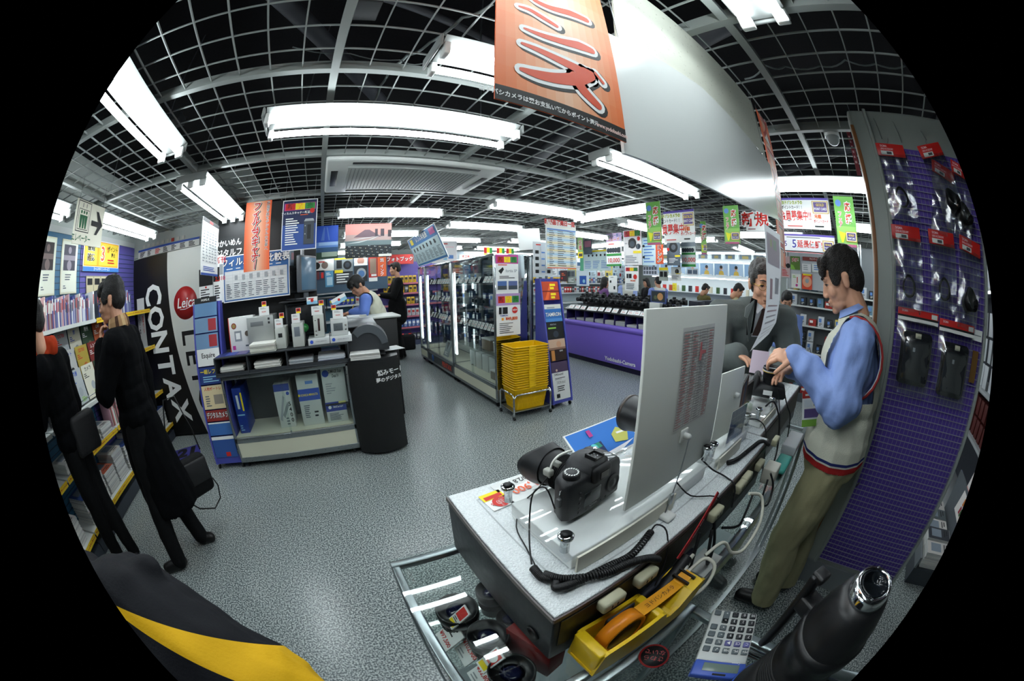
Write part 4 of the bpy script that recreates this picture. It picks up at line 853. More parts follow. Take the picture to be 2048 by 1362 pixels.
# ---------------------------------------------------------------- scanner display island
def pb(y, tl, br): a, b = pyy(*tl, y), pyy(*br, y); return a.x, b.x, b.z, a.z
t = thing('display_cabinet', 'wheeled glass cabinet holding scanner cartons', 'cabinet', (-1.10, 2.925, 0)); W, D = 1.235, .48
AL = M('9aa0a2', .3, .9); CRM = M('d4d4be', .5)
MB().box((0, 0, .06), (W, D, .11), AL, .003).build('plinth', t)
MB().box((.02, .004, .11), (W-.02, .02, .25), CRM).build('lower_panel', t)
MB().box((0, 0, .25), (W, D, .30), AL, .003).build('deck', t)
MB().box((.02, .02, .30), (W-.02, D-.02, .306), CRM).build('shelf_liner', t)
for x in (0, W-.022): 
    for y in (0, D-.022): MB().box((x, y, .11), (x+.022, y+.022, .85), AL, .002).build('post', t)
MB().box((0, 0, .83), (W, D, .86), AL, .003).build('top_frame', t)
MB().box((.02, .004, .31), (W*.5, .009, .83), GLASS).build('sliding_glass', t); MB().box((W*.48, .012, .31), (W-.02, .017, .83), GLASS).build('sliding_glass', t)
MB().box((.02, D-.012, .30), (W-.02, D-.004, .83), M('2c3032', .4)).build('back_panel', t)
MB().cyl((W*.49, -.004, .31), (W*.49, .012, .31), .008, CHROME, 12).build('lock', t)
for x in (.06, W-.06):
    for y in (.05, D-.05): m = MB(); caster(m, x, y, .027); m.build('caster', t)
# cartons inside
def carton2(label, y, tl, br, d, m, els, z=.306, rz=0):
    x0, x1, z0, z1 = pb(y, tl, br); h = z1-z; w = x1-x0
    t = thing('carton', label, 'carton', (x0, y, z), rz); MB().box((0, 0, 0), (w, d, h), m, .002).build('box_body', t)
    mb = MB(); draw(mb, w, h, els); mb.build('print', t); return t
CB = M('203c98', .45); CW = M('c6ccc8', .5)
carton2('blue printed scanner carton at the left inside the cabinet', 3.03, (462, 778), (505, 880), .3, CB, [('r', .3, .55, .55, .85, 'e'), ('r', .8, .5, .98, .9, 'y'), ('l', .1, .05, .6, .2, 3, 'c'), ('r', .1, .4, .9, .43, 'c')], rz=0)
carton2('white tall carton printed with a scanner drawing and 5400', 3.05, (545, 770), (597, 868), .25, CW, [('r', 0, .84, 1, 1, '28408c'), ('p', [(.08, .2), (.5, .75), (.6, .7), (.2, .15)], 's'), ('p', [(.3, .3), (.75, .6), (.8, .5), (.4, .22)], '8a9092'), ('c', .85, .78, .04, 'b'), ('l', .45, .05, .7, .25, 3, 'h'), ('t', .86, .35, .13, '5\n4\n0\n0', 'k')])
carton2('white and blue carton with a broad blue band', 3.03, (590, 752), (655, 868), .28, CW, [('r', 0, .5, 1, .73, '2c50b0'), ('t', .45, .61, .06, '■ KONICA MINOLTA', 'y', None, 0, 'C', .7), ('r', .4, .82, .75, .88, 'q'), ('l', .15, .15, .5, .42, 7, 'h'), ('l', .6, .15, .9, .3, 2, 'k')])
carton2('blue topped white scanner carton at the bottom right of the cabinet', 3.02, (650, 806), (702, 862), .26, CW, [('r', 0, .55, 1, 1, '283c90'), ('c', .2, .75, .08, 'e'), ('t', .6, .75, .12, 'DiMAGE Scan Dual IV', 'w', None, 0, 'C', .45), ('r', .65, .9, 1, 1, 'e0dc80'), ('l', .08, .1, .9, .48, 7, 'h')])
t = carton2('white scanner carton stacked on the blue topped one', 3.02, (640, 736), (697, 806), .26, CW, [('c', .18, .84, .09, 'b'), ('t', .6, .82, .12, 'DiMAGE Scan\nDual IV', 'k', None, 0, 'C', .5), ('l', .1, .3, .6, .6, 5, 's'), ('r', 0, .0, 1, .05, 'k')], z=pyy(700, 806, 3.02).z)
# tray unit with leaflets on top of the cabinet
TR = M('2e3236', .5)
t = thing('tray_unit', 'dark grey low tray unit with open slots above the glass cabinet', 'tray unit', (-1.13, 2.90, .865)); W = 1.29
for z in (0, .155): MB().box((0, 0, z), (W, .46, z+.012), TR, .002).build('tray_board', t)
for x in (0, .34, .72, W-.012): MB().box((x, 0, .012), (x+.012, .46, .155), TR).build('divider', t)
for x0, x1 in ((.012, .34), (.352, .72), (.732, W-.012)):
    MB().box((x0, .005, .012), (x1, .012, .035), TR).build('tray_lip', t)
def papers(label, x, y, z, w, d, n, cols=('c8cac4', 'd8d8d2', 'e4e4de'), rz=0, sag=0, seed=0, name='leaflet_pile', cat='leaflets'):
    rnd = random.Random(seed); mb = MB(); h = 0
    for k in range(n):
        q = rnd.uniform(.003, .006); dx, dy = rnd.uniform(-.006, .006), rnd.uniform(-.006, .006)
        mb.box((-w/2+dx, -d/2+dy, h), (w/2+dx, d/2+dy, h+q), M(rnd.choice(cols), .6)); h += q+.0004
    return tag(mb.build(name, None, (x, y, z), rz), label, cat)
papers('white leaflet pile in the left slot of the tray unit', -.96, 3.05, .90, .24, .24, 9, seed=1)
papers('white leaflet pile in the middle slot of the tray unit', -.60, 3.05, .90, .25, .24, 10, seed=2)
papers('pale leaflet pile at the left of the wide right slot', -.28, 3.05, .90, .22, .24, 7, ('a8b0b8', 'c8ccd0'), seed=3)
papers('bluish leaflet pile at the right of the wide slot', .0, 3.05, .90, .24, .24, 8, ('8c98b0', 'b4bcc8', 'd0d4d8'), seed=4)
papers('thick leaflet stack on top of the tray unit beside the blue catalogue', -.62, 3.02, 1.033, .24, .25, 15, ('d4d4c8', 'bcbcb4', 'e0e0d8'), seed=5)
flat('catalogue', 'dark blue open catalogue lying at the left of the tray unit', 'catalogue', -1.12, 2.93, 1.034, .34, .22, [('r', .3, .1, .6, .9, '3a4a90'), ('r', .65, .1, .95, .9, '60587c')], bg='202c68')
# scanners
SIL = M('9ea2a0', .38, .3); SIL2 = M('b8bcb6', .42); 
def dev(name, label, cat, x, y, z, w, d, h, parts, m=SIL, rz=0, bev=.006):
    t = thing(name, label, cat, (x, y, z), rz); MB().box((0, 0, 0), (w, d, h), m, bev).build('housing', t)
    for nm, a, b, mm in parts: MB().box((a[0]*w, -.003, a[1]*h), (b[0]*w, .004, b[1]*h), mm, .001).build(nm, t)
    return t
def ontop(label, x, y, z, w=.075, price='¥28,800', h=.075):
    t = board('price_card', label, 'price card', (x, y, z), 0, w, h, [('l', .1, .7, .9, .92, 2, 's'), ('t', .5, .42, .2, price, 'r', None, 0, 'C', .85)], th=.02)
    board('red_tag', 'red and yellow tag rising above that price card', 'tag', None, 0, .034, .036, [('r', 0, .35, 1, 1, 'r'), ('r', 0, 0, 1, .35, 'y')]) if 0 else None
    return t
def rtag(label, x, y, z): 
    t = board('discount_tag', label, 'tag', (x, y, z), 0, .045, .045, [('r', .05, .35, .95, .95, 'r'), ('r', .05, .05, .95, .35, 'y'), ('c', .5, .65, .22, 'v')], th=.002); return t
ZT = 1.034
t = thing('carton', 'white scanner carton with pictures standing on the tray unit', 'carton', (-1.0, 3.12, ZT)); MB().box((0, 0, 0), (.27, .12, .30), M('dcdedc', .5), .002).build('box_body', t)
mb = MB(); draw(mb, .27, .30, [('r', 0, 0, .03, 1, 'r'), ('c', .22, .75, .09, '8c3a30'), ('c', .22, .75, .06, 'a08850'), ('r', .22, .3, .5, .6, '8c9298'), ('r', .27, .36, .44, .54, 'w'), ('c', .72, .5, .08, '5a5048'), ('r', .1, .06, .22, .18, 'm'), ('l', .6, .1, .9, .2, 1, 'h')]); mb.build('print', t)
d = dev('film_scanner', 'large silver film scanner with a wide slot, biggest on the tray unit', 'scanner', -.79, 3.08, ZT+.015, .27, .30, .27, [('slot', (.14, .70), (.62, .84), M('6a6e70', .5)), ('button', (.80, .86), (.87, .93), DARK), ('button', (.80, .74), (.87, .81), DARK), ('badge', (.35, .12), (.55, .15), M('70747a'))])
ontop('white price card on the large silver scanner', -.66, 3.10, ZT+.287, .10); rtag('red tag above the large silver scanner', -.63, 3.115, ZT+.363)
dev('film_scanner', 'slim upright silver scanner beside the leaflet stack', 'scanner', -.495, 2.96, ZT, .095, .28, .175, [('slot', (.3, .55), (.7, .75), DARK)], SIL2)
ontop('white price card on the slim scanner beside the leaflets', -.49, 2.965, ZT+.177); rtag('red tag on the slim scanner beside the leaflets', -.445, 2.985, ZT+.253)
dev('film_scanner', 'slim upright grey scanner with a square label, second from the leaflets', 'scanner', -.335, 2.95, ZT, .105, .26, .20, [('label_plate', (.2, .45), (.7, .85), M('707880', .4))], SIL2)
ontop('white price card on the scanner with a square label', -.328, 2.955, ZT+.202); rtag('red tag on the scanner with a square label', -.285, 2.975, ZT+.278)
for i, (x, w_) in enumerate(((-.195, .195), (.005, .195))):
    t = thing('display_plinth', 'white plinth with a blue round logo, %s of the pair at the podium end' % ('left', 'right')[i], 'plinth', (x, 2.955, ZT)); MB().box((0, 0, 0), (w_, .24, .055), M('cdd0d0', .4), .002).build('block', t)
    mb = MB(); draw(mb, w_, .055, [('c', .16, .5, .28, '2c50c0'), ('t', .6, .5, .30, 'KONICA MINOLTA', 's', None, 0, 'C', .7)]); mb.build('logo', t)
dev('film_scanner', 'tall silver scanner with a vertical slot on the left plinth', 'scanner', -.135, 2.985, ZT+.055, .095, .20, .19, [('slot', (.42, .3), (.62, .85), M('3a2424')), ('button', (.15, .28), (.28, .33), CHROME), ('button', (.15, .1), (.3, .17), CHROME), ('button', (.15, .75), (.25, .80), CHROME)], SIL2)
ontop('white price card on the tall scanner of the left plinth', -.145, 2.99, ZT+.247, .10); rtag('red tag on the tall scanner of the left plinth', -.075, 3.01, ZT+.323)
board('brand_flag', 'light blue and white flag card above the tall scanner', 'card', (-.185, 3.03, ZT+.34), 0, .10, .062, [('r', 0, .0, 1, .45, 'c'), ('c', .5, .5, .22, 'r'), ('l', .1, .6, .9, .9, 1, 'r')])
dev('film_scanner', 'low wide silver scanner with a dark window on the right plinth', 'scanner', .02, 2.985, ZT+.055, .155, .18, .14, [('window', (.16, .3), (.7, .75), M('565c60', .3)), ('button', (.82, .55), (.92, .65), CHROME), ('button', (.82, .3), (.92, .4), CHROME)], M('c0c4c2', .4))
ontop('white price card on the low wide scanner', .045, 2.99, ZT+.197, .095); rtag('red tag on the low wide scanner', .035, 3.01, ZT+.273)
t = board('brand_flag', 'white card with blue ribbon tilted over the low scanner', 'card', (.06, 3.05, ZT+.30), 0, .14, .06, [('r', 0, .0, 1, .5, 'c'), ('c', .5, .5, .2, 'r')], roll=math.radians(-24))
tag(MB().ell((-.235, 3.10, ZT+.14), (.05, .03, .04), M('1c7a34', .3), 12).build('green_bag'), 'small green bag between the upright scanners', 'bag')
# monitors and dark equipment behind
def monitor(label, x, y, z, w, h, rz, tilt=0, m=M('14161a', .3), fr=M('3c4044', .4)):
    t = thing('monitor', label, 'monitor', (x, y, z), rz); MB().box((-w/2, 0, .06), (w/2, .05, .06+h), fr, .012).build('bezel', t)
    MB().box((-w/2+.02, -.003, .08), (w/2-.02, .002, .04+h), m, .004).build('screen', t)
    MB().box((-.03, .03, 0), (.03, .05, .08), fr).build('neck', t); MB().box((-.10, -.04, 0), (.10, .10, .012), fr, .004).build('foot', t); return t
monitor('dark flat monitor facing the camera behind the upright scanners', -.22, 3.25, 1.034, .40, .30, 0)
monitor('silver edged monitor seen edge-on above the dark shelf', -.17, 3.30, 1.42, .30, .34, math.radians(60), m=M('5a7890', .2), fr=M('50545a', .4))
monitor('second tilted monitor behind the edge-on one', -.28, 3.36, 1.42, .24, .26, math.radians(35), fr=M('2c3034', .4))
t = thing('wall_shelf', 'thin dark shelf carrying the edge-on monitors', 'shelf', (-.46, 3.12, 1.405)); MB().box((0, 0, 0), (.55, .30, .012), M('1c1d20'), .002).build('shelf_board', t); 
for x in (.05, .45): MB().box((x, .2, -.12), (x+.01, .3, 0), M('1c1d20')).build('bracket', t)
board('leaning_folder', 'pink and grey folder leaning on the partition over the monitors', 'folder', (-.37, 3.42, 1.72), math.radians(30), .13, .17, [('r', .1, .5, .9, .9, 'b08890')], bg='8090a0', th=.02)
board('leaning_folder', 'white sheet stack leaning on the partition next to the pink folder', 'folder', (-.25, 3.42, 1.70), math.radians(40), .13, .20, [('l', .1, .1, .9, .9, 9, 's')], bg='c8ccd0', th=.02)
papers('dark cables and cloth heap between monitor and podium', .10, 3.22, 1.034, .2, .2, 12, ('2a2c2e', '1c1e20', '3a3c3e'), seed=9, name='cable_heap', cat='cables')
# ---------------------------------------------------------------- black curved podium with a printer
t = thing('podium', 'black curved podium with white Japanese lettering', 'podium', (.37, 3.20, 0))
BP = M('0f1011', .55)
vs = []; n = 28
arc = [(-.235, -.30)]+[(-.235+.47*k/n, -.30-.10*math.sin(PI*k/n)**.8) for k in range(1, n)]+[(.235, -.22), (.235, .22), (-.235, .22)]
mb = MB(); mb.prism([(x, y) for x, y in arc], .03, .86, BP, Matrix(((1, 0, 0, 0), (0, 0, 1, 0), (0, 1, 0, 0), (0, 0, 0, 1)))); mb.build('body', t, fix=True)
MB().prism([(x*.985, y*.985) for x, y in arc], .86, .885, M('1c1e20', .4), Matrix(((1, 0, 0, 0), (0, 0, 1, 0), (0, 1, 0, 0), (0, 0, 0, 1)))).build('top', t, fix=True)
mb = MB()
for i, (s_, z) in enumerate((('悩みモード', .76), ('夢のデジタル', .70))):
    vsf = glyphs(s_, 'C', .02)
    def bend(v, size, cx):
        x = cx+v[0]*size; x = max(-.23, min(.234, x)); k = (x+.235)/.47; y = -.30-.10*math.sin(PI*min(1, max(0, k)))**.8-.003; return (x, y, z+v[1]*size)
    mb.add([bend(v, .052 if i == 0 else .042, .135 if i == 0 else .115) for v in vsf[0]], vsf[1], K('w'))
mb.build('lettering', t)
for x in (-.15, .15): MB().cyl((x, -.22, 0), (x, -.22, .03), .02, BLACK, 12).build('foot', t)
papers('pile of white printed sheets on the podium in front of the printer', .30, 2.93, .886, .26, .20, 11, ('d8d8d4', 'c0c0bc', 'e8e8e4'), rz=math.radians(-6), seed=12)
t = thing('photo_printer', 'dark grey rounded photo printer on the podium', 'printer', (.36, 3.10, .93), math.radians(-8))
PM = M('2c2f33', .42); PM2 = M('4c5156', .4)
prof = [(-.19, 0)]+[(-.19*math.cos(PI*k/20)**1, .02+.20*math.sin(PI*k/20)) for k in range(0, 21)]+[(.19, 0)]
MB().prism(prof, -.13, .16, PM).build('housing', t, fix=True)
arc2 = [(-.185*math.cos(PI*k/20), .035+.195*math.sin(PI*k/20)) for k in range(5, 20)]; arc3 = [(-.125*math.cos(PI*k/20), .03+.13*math.sin(PI*k/20)) for k in range(19, 4, -1)]
MB().prism(arc2+arc3, -.142, -.128, PM2).build('cover_arch', t, fix=True)
for x in (-.17, .13): MB().cyl((x, 0, -.044), (x, 0, 0), .012, ACRYL, 12).build('foot', t)
MB().box((-.15, -.20, -.03), (.15, -.02, -.022), M('1a1c1e', .4), .004).build('output_tray', t)
flat('print_sheet', 'white sheet sticking out to the right of the printer', 'paper', .46, 2.99, .905, .24, .20, [('l', .1, .1, .9, .9, 3, 'e')], rz=math.radians(12), bg='e0e2e2')
t = thing('photo_printer', 'second dark printer with raised silver lid behind the rounded one', 'printer', (.28, 3.46, .886), math.radians(4))
MB().box((-.19, -.12, 0), (.19, .18, .26), M('202328', .42), .03, seg=3).build('housing', t)
MB().box((-.17, -.13, .26), (.19, .10, .275), M('565c60', .35), .005, T=Matrix.Rotation(math.radians(14), 4, 'X')).build('silver_lid', t)
MB().box((-.12, -.125, .15), (.10, -.115, .155), M('2c4878', .4)).build('blue_line', t)
t = thing('service_counter', 'black fronted writing counter with a white top in front of the bending clerk', 'counter', (.22, 3.72, 0))
MB().box((0, 0, 0), (.56, .42, 1.13), M('17191b', .5), .01).build('body', t); MB().box((-.03, -.04, 1.13), (.60, .44, 1.155), M('c8ccc8', .35), .01).build('top', t)
papers('papers under the bending clerk\'s hands', .34, 3.95, 1.156, .22, .18, 4, seed=21)
tag(MB().box((.22, 3.74, 1.156), (.36, 3.86, 1.18), M('e0e4e8'), .003, ).build('order_pad'), 'white order pad at the left corner of the service counter', 'pad')
# hanging photographs over the service counter
hp = boardy('hanging_photo', 'hanging night city photograph with a mountain at dusk', 'photograph', 4.2, (691, 449), (783, 513), [('r', 0, .0, 1, .42, '1c2226'), ('r', 0, .36, 1, .56, '5a6a6c'), ('r', 0, .5, 1, .7, '9a8480'), ('r', 0, .68, 1, 1, 'b87c74'), ('p', [(.18, .6), (.42, .82), (.52, .82), (.78, .6)], '5c4850'), ('p', [(0, .42), (.5, .52), (.75, .64), (.6, .54), (.3, .44)], 'a8b0b0'), ('p', [(0, .5), (.4, .56), (.7, .62), (.4, .58)], 'b8bcbc'), ('r', .64, .62, .70, .84, '342c34'), ('r', .76, .62, .84, .84, '342c34'), ('r', .92, .6, 1, .8, '2c2428'), ('r', .72, .02, 1, .09, 'd0d0c8')]+[('r', (i*37 % 97)/100, (i*53 % 34)/100, (i*37 % 97)/100+.012, (i*53 % 34)/100+.02, ['d8c8a8', 'a8b8c0', 'e0e0d8'][i % 3]) for i in range(60)])
addwires(hp, .58, .39, hp.location.z)
hp = boardy('hanging_photo', 'hanging blue sky photograph of a pylon over a city', 'photograph', 4.21, (592, 456), (676, 516), [('r', 0, .35, 1, 1, '1c48a8'), ('r', 0, .3, 1, .5, '5880c0'), ('r', 0, .2, 1, .34, '284c70'), ('r', 0, 0, 1, .2, '1c3828'), ('r', .62, .06, .98, .2, '98a898'), ('r', .55, .4, 1, .5, '90b0d8'), ('p', [(.6, .55), (.66, .95), (.69, .95), (.68, .55)], '4868b0'), ('p', [(.78, .55), (.72, .95), (.75, .95), (.81, .55)], '4868b0'), ('r', .3, .18, .4, .3, '203040')])
addwires(hp, .54, .36, hp.location.z)
# ================================================================ GLASS CABINETS IN THE MIDDLE
MIRR = M('b8c0c4', .06, 1.0, vary=.01)
def cabinet(label, y0, y1, panel, txt=None, shelves=(1.46, 1.19, .895, .62), tube=True):
    t = thing('glass_cabinet', label, 'cabinet', (1.80, y0, 0)); L = y1-y0; D = .50
    MB().box((0, 0, .07), (D, L, .11), AL, .003).build('plinth', t)
    lp = MB(); lp.box((-.001, .03, .11), (.02, L-.02, .23), panel); lp.build('lower_panel', t)
    MB().box((0, 0, .23), (D, L, .28), AL, .003).build('deck', t)
    MB().box((.02, .02, .28), (D-.02, L-.02, .285), CRM).build('deck_liner', t)
    for x in (0, D-.03):
        for y in (0, L-.03): MB().box((x, y, .11), (x+.03, y+.03, 1.77), AL, .002).build('post', t)
    MB().box((0, 0, 1.755), (D, L, 1.79), CHROME, .004).build('top_frame', t)
    MB().box((D-.01, .03, .28), (D-.004, L-.03, 1.755), MIRR).build('mirror_back', t)
    MB().box((.004, .03, .28), (.009, L*.52, 1.755), GLASS).build('sliding_glass', t); MB().box((.013, L*.48, .28), (.018, L-.03, 1.755), GLASS).build('sliding_glass', t)
    for z in shelves: MB().box((.03, .03, z-.008), (D-.03, L-.03, z), GLASS).build('glass_shelf', t)
    if tube: MB().cyl((.045, L-.05, .42), (.045, L-.05, 1.62), .012, M('f2fbff', .4, emit=9), 10).build('corner_light_tube', t)
    MB().cyl((-.004, L*.5, .40), (.02, L*.5, .40), .01, CHROME, 12).build('lock', t)
    for y in (.06, L-.06):
        for x in (.05, D-.05): m = MB(); m.cyl((x, y-.01, .035), (x, y+.01, .035), .034, BLACK, 14); m.build('caster', t)
    if txt: mb = MB(); mb.text(txt, .11, 0, 0, M('d84020', .5), 0, None, 'C', .03); mb.build('lettering', t, (-.003, .30, .165), rz=-PI/2)
    return t
c1 = cabinet('nearest mirror ended glass cabinet with price cards and cartons', 3.34, 4.675, CRM)
c2 = cabinet('middle glass cabinet with a dark red-lettered panel at its foot', 4.69, 5.985, M('34383a', .4), 'PENTAX')
c3 = cabinet('narrow glass cabinet at the far end of the row', 6.0, 6.44, CRM)
MB().lathe([(.06, 0), (.06, .002), (0, .002)], M('2c5890', .5), 24, Matrix.Translation((-.002, 1.0, .17)) @ Matrix.Rotation(-PI/2, 4, 'Y')).build('round_badge', c2)
t = thing('end_panel', 'polished mirror panel closing the near end of the glass cabinets', 'panel', (1.80, 3.322, .11)); MB().box((0, 0, .12), (.42, .012, 1.66), MIRR, .002).build('mirror_sheet', t); MB().box((.0, -.002, 0), (.42, .012, .12), AL, .002).build('foot_strip', t)
mb = MB().box((.09, -.006, -.0), (.40, -.002, .115), CRM); mb.build('cream_plate', t)
t = thing('glass_cabinet', 'second slim cabinet behind the mirror end, facing the purple counter', 'cabinet', (2.31, 3.36, 0))
for x in (.0, .22):
    for y in (0, 1.3): MB().box((x, y, .0), (x+.025, y+.025, 1.79), M('5a6064', .3, .8), .002).build('post', t)
MB().box((.02, .01, .3), (.22, .015, 1.76), GLASS).build('end_glass', t); MB().box((0, 0, 1.76), (.245, 1.32, 1.79), AL).build('top_frame', t); MB().box((0, 0, .06), (.245, 1.32, .30), M('4a4c60')).build('base', t)
for z in (.62, .9, 1.2, 1.46): MB().box((.02, .02, z-.006), (.225, 1.3, z), GLASS).build('glass_shelf', t)
# stock in the cabinets
rnd = random.Random(7)
def dispcard(i, x, y, z, grp, lab):
    o = board('display_card', lab, 'price card', (x, y, z), -PI/2, .075, .085, [('l', .1, .62, .9, .92, 2, 'k'), ('t', .5, .4, .2, '¥%d,800' % rnd.randint(8, 59), 'r', None, 0, 'C', .8), ('l', .1, .08, .9, .26, 2, 's')], th=.002, tilt=math.radians(-28), group=grp); return o
protos = [dispcard(i, 1.835, 3.42, 1.462, 'price cards in the glass cabinets', 'white price card leaning at the shelf front inside the glass cabinets') for i in range(3)]
cnt = 0
for ci, (ya, yb) in enumerate(((3.42, 4.60), (4.76, 5.86))):
    for z in (1.462, 1.192, .897):
        if z == 1.192 and ci == 0: continue
        y = ya+.1
        while y < yb:
            if rnd.random() < .9: dup(protos[cnt % 3], (1.835, y, z), label='white price card leaning at the shelf front inside the glass cabinets'); cnt += 1
            y += rnd.choice((.09, .095, .1, .14))
gp = []
for k, (w, d, h, c) in enumerate(((.06, .07, .11, '1a1c20'), (.05, .05, .16, '243050'), (.10, .08, .09, '15171a'), (.07, .07, .13, 'c8ccc8'), (.05, .09, .14, '2a3a6c'), (.09, .06, .07, '3a3c40'))):
    o = MB()
    if k in (0, 2): o.lathe([(w*.42, 0), (w*.45, h*.4), (w*.5, h*.5), (w*.5, h*.95), (w*.4, h), (0, h*.95)], M(c, .35), 18); nm, lb, ct = 'camera_lens', 'black lens standing on a glass shelf inside the cabinets', 'lens'
    elif k == 5: o.box((-w/2, -d/2, 0), (w/2, d/2, h), M(c, .4), .01); o.cyl((-w/2-.03, 0, h*.5), (-w/2, 0, h*.5), .024, BLACK, 16); nm, lb, ct = 'compact_camera', 'small dark camera on a glass shelf inside the cabinets', 'camera'
    else: o.box((-w/2, -d/2, 0), (w/2, d/2, h), M(c, .5), .003); o.rect(-d*.4, h*.5, d*.4, h*.85, 0, K('e' if c != 'c8ccc8' else 'q'), Matrix.Translation((-w/2-.001, 0, 0)) @ Matrix.Rotation(-PI/2, 4, 'Z')); nm, lb, ct = 'accessory_box', 'small accessory box on a glass shelf inside the cabinets', 'box'
    b = tag(o.build(nm, None, (1.95, 3.5, .285)), lb, ct, ['lenses in the glass cabinets', 'accessory boxes in the glass cabinets', 'lenses in the glass cabinets', 'accessory boxes in the glass cabinets', 'accessory boxes in the glass cabinets', 'small cameras in the glass cabinets'][k]); gp.append(b)
first = [True]*6
for ci, (ya, yb) in enumerate(((3.44, 4.58), (4.78, 5.88), (6.08, 6.36))):
    for z in (1.4605, 1.1905, .8955, .6205):
        y = ya
        while y < yb:
            k = rnd.choice((0, 2, 5, 0, 3)) if z > 1.3 else rnd.choice((1, 4, 1, 3, 5, 0))
            if ci == 0 and z < .7 and y < 3.9: y += .1; continue
            x = rnd.uniform(1.96, 2.02)
            if first[k]: gp[k].location = (x, y, z); first[k] = False
            else: dup(gp[k], (x, y, z))
            y += rnd.uniform(.085, .14)
def ccart(label, x, y, z, w, d, h, m, top=None): 
    t = thing('storage_box', label, 'box', (x, y, z)); MB().box((0, 0, 0), (w, d, h), m, .004).build('box_body', t)
    MB().box((-.004, -.004, h), (w+.004, d+.004, h+.018), top or m, .003).build('lid', t); return t
ccart('white lidded box over brown contents at the foot of the nearest cabinet', 1.88, 3.44, .286, .16, .20, .10, M('7a7060', .5), M('d8dad8', .4))
ccart('white lidded box on the lower glass shelf of the nearest cabinet', 1.90, 3.42, .621, .18, .16, .12, M('c8ccc8', .4))
ccart('second lidded box with brown contents on the lower glass shelf', 1.90, 3.66, .621, .18, .24, .13, M('6a5a44', .5), M('c8ccc8', .4))
for i in range(4): carton('plain white carton standing inside the nearest cabinet, %s from the near end' % ORD[i], 2.05, 3.78+i*.2, .286, .14, .17, .22, M('c4c8c6', .5))
board('booklet', 'stacked booklets leaning in the foot of the middle cabinet', 'booklet', (1.86, 5.3, .286), -PI/2, .20, .26, [('p', [(.2, .9), (.5, .4), (.8, .9)], 'k'), ('l', .1, .1, .9, .3, 3, 'w')], bg='8c9498', tilt=math.radians(-20), th=.02)
# new release posters on the mirror end
NWR = NEW
boardy('release_poster', 'upper new release poster with a small flash unit and two photos', 'poster', 3.312, (991, 509), (1037, 586), [('r', 0, .77, 1, 1, 'm')]+[('r', .08, .80, .35, .95, 'r'), ('r', .37, .80, .64, .95, 'y'), ('r', .66, .80, .94, .95, 'g'), ('t', .22, .875, .13, '新', 'v'), ('t', .5, .875, .13, '発', 'a'), ('t', .8, .875, .13, '売', '1a5a28'), ('l', .04, .71, .9, .76, 1, 'r'), ('p', [(.1, .58), (.3, .68), (.35, .62), (.22, .5)], 'k'), ('t', .68, .58, .10, 'fortia SP', 's'), ('l', .1, .38, .9, .46, 2, 'k'), ('r', .06, .1, .46, .32, '4868a0'), ('r', .54, .1, .94, .32, '586898'), ('r', .06, .1, .46, .2, '3c4448'), ('r', .54, .1, .94, .2, '3a4650')])
boardy('release_poster', 'lower new release poster with a lens priced 49,800', 'poster', 3.312, (992, 588), (1041, 668), [('r', 0, .72, 1, 1, 'b090c0')]+[('r', .08, .78, .35, .94, 'r'), ('r', .37, .78, .64, .94, 'y'), ('r', .66, .78, .94, .94, 'g'), ('t', .22, .86, .13, '新', 'v'), ('t', .5, .86, .13, '発', 'a'), ('t', .8, .86, .13, '売', '1a5a28'), ('r', .1, .52, .46, .68, 'k'), ('r', .2, .52, .26, .68, 's'), ('c', .76, .60, .08, 'r'), ('t', .76, .6, .06, 'NEW', 'w'), ('t', .3, .48, .05, 'TAMRON', 'b'), ('t', .62, .40, .10, '¥49,800', 'r', 'a', .02), ('r', .2, .37, .28, .43, 'a'), ('l', .05, .05, .95, .32, 6, 'k', 1, .3)])
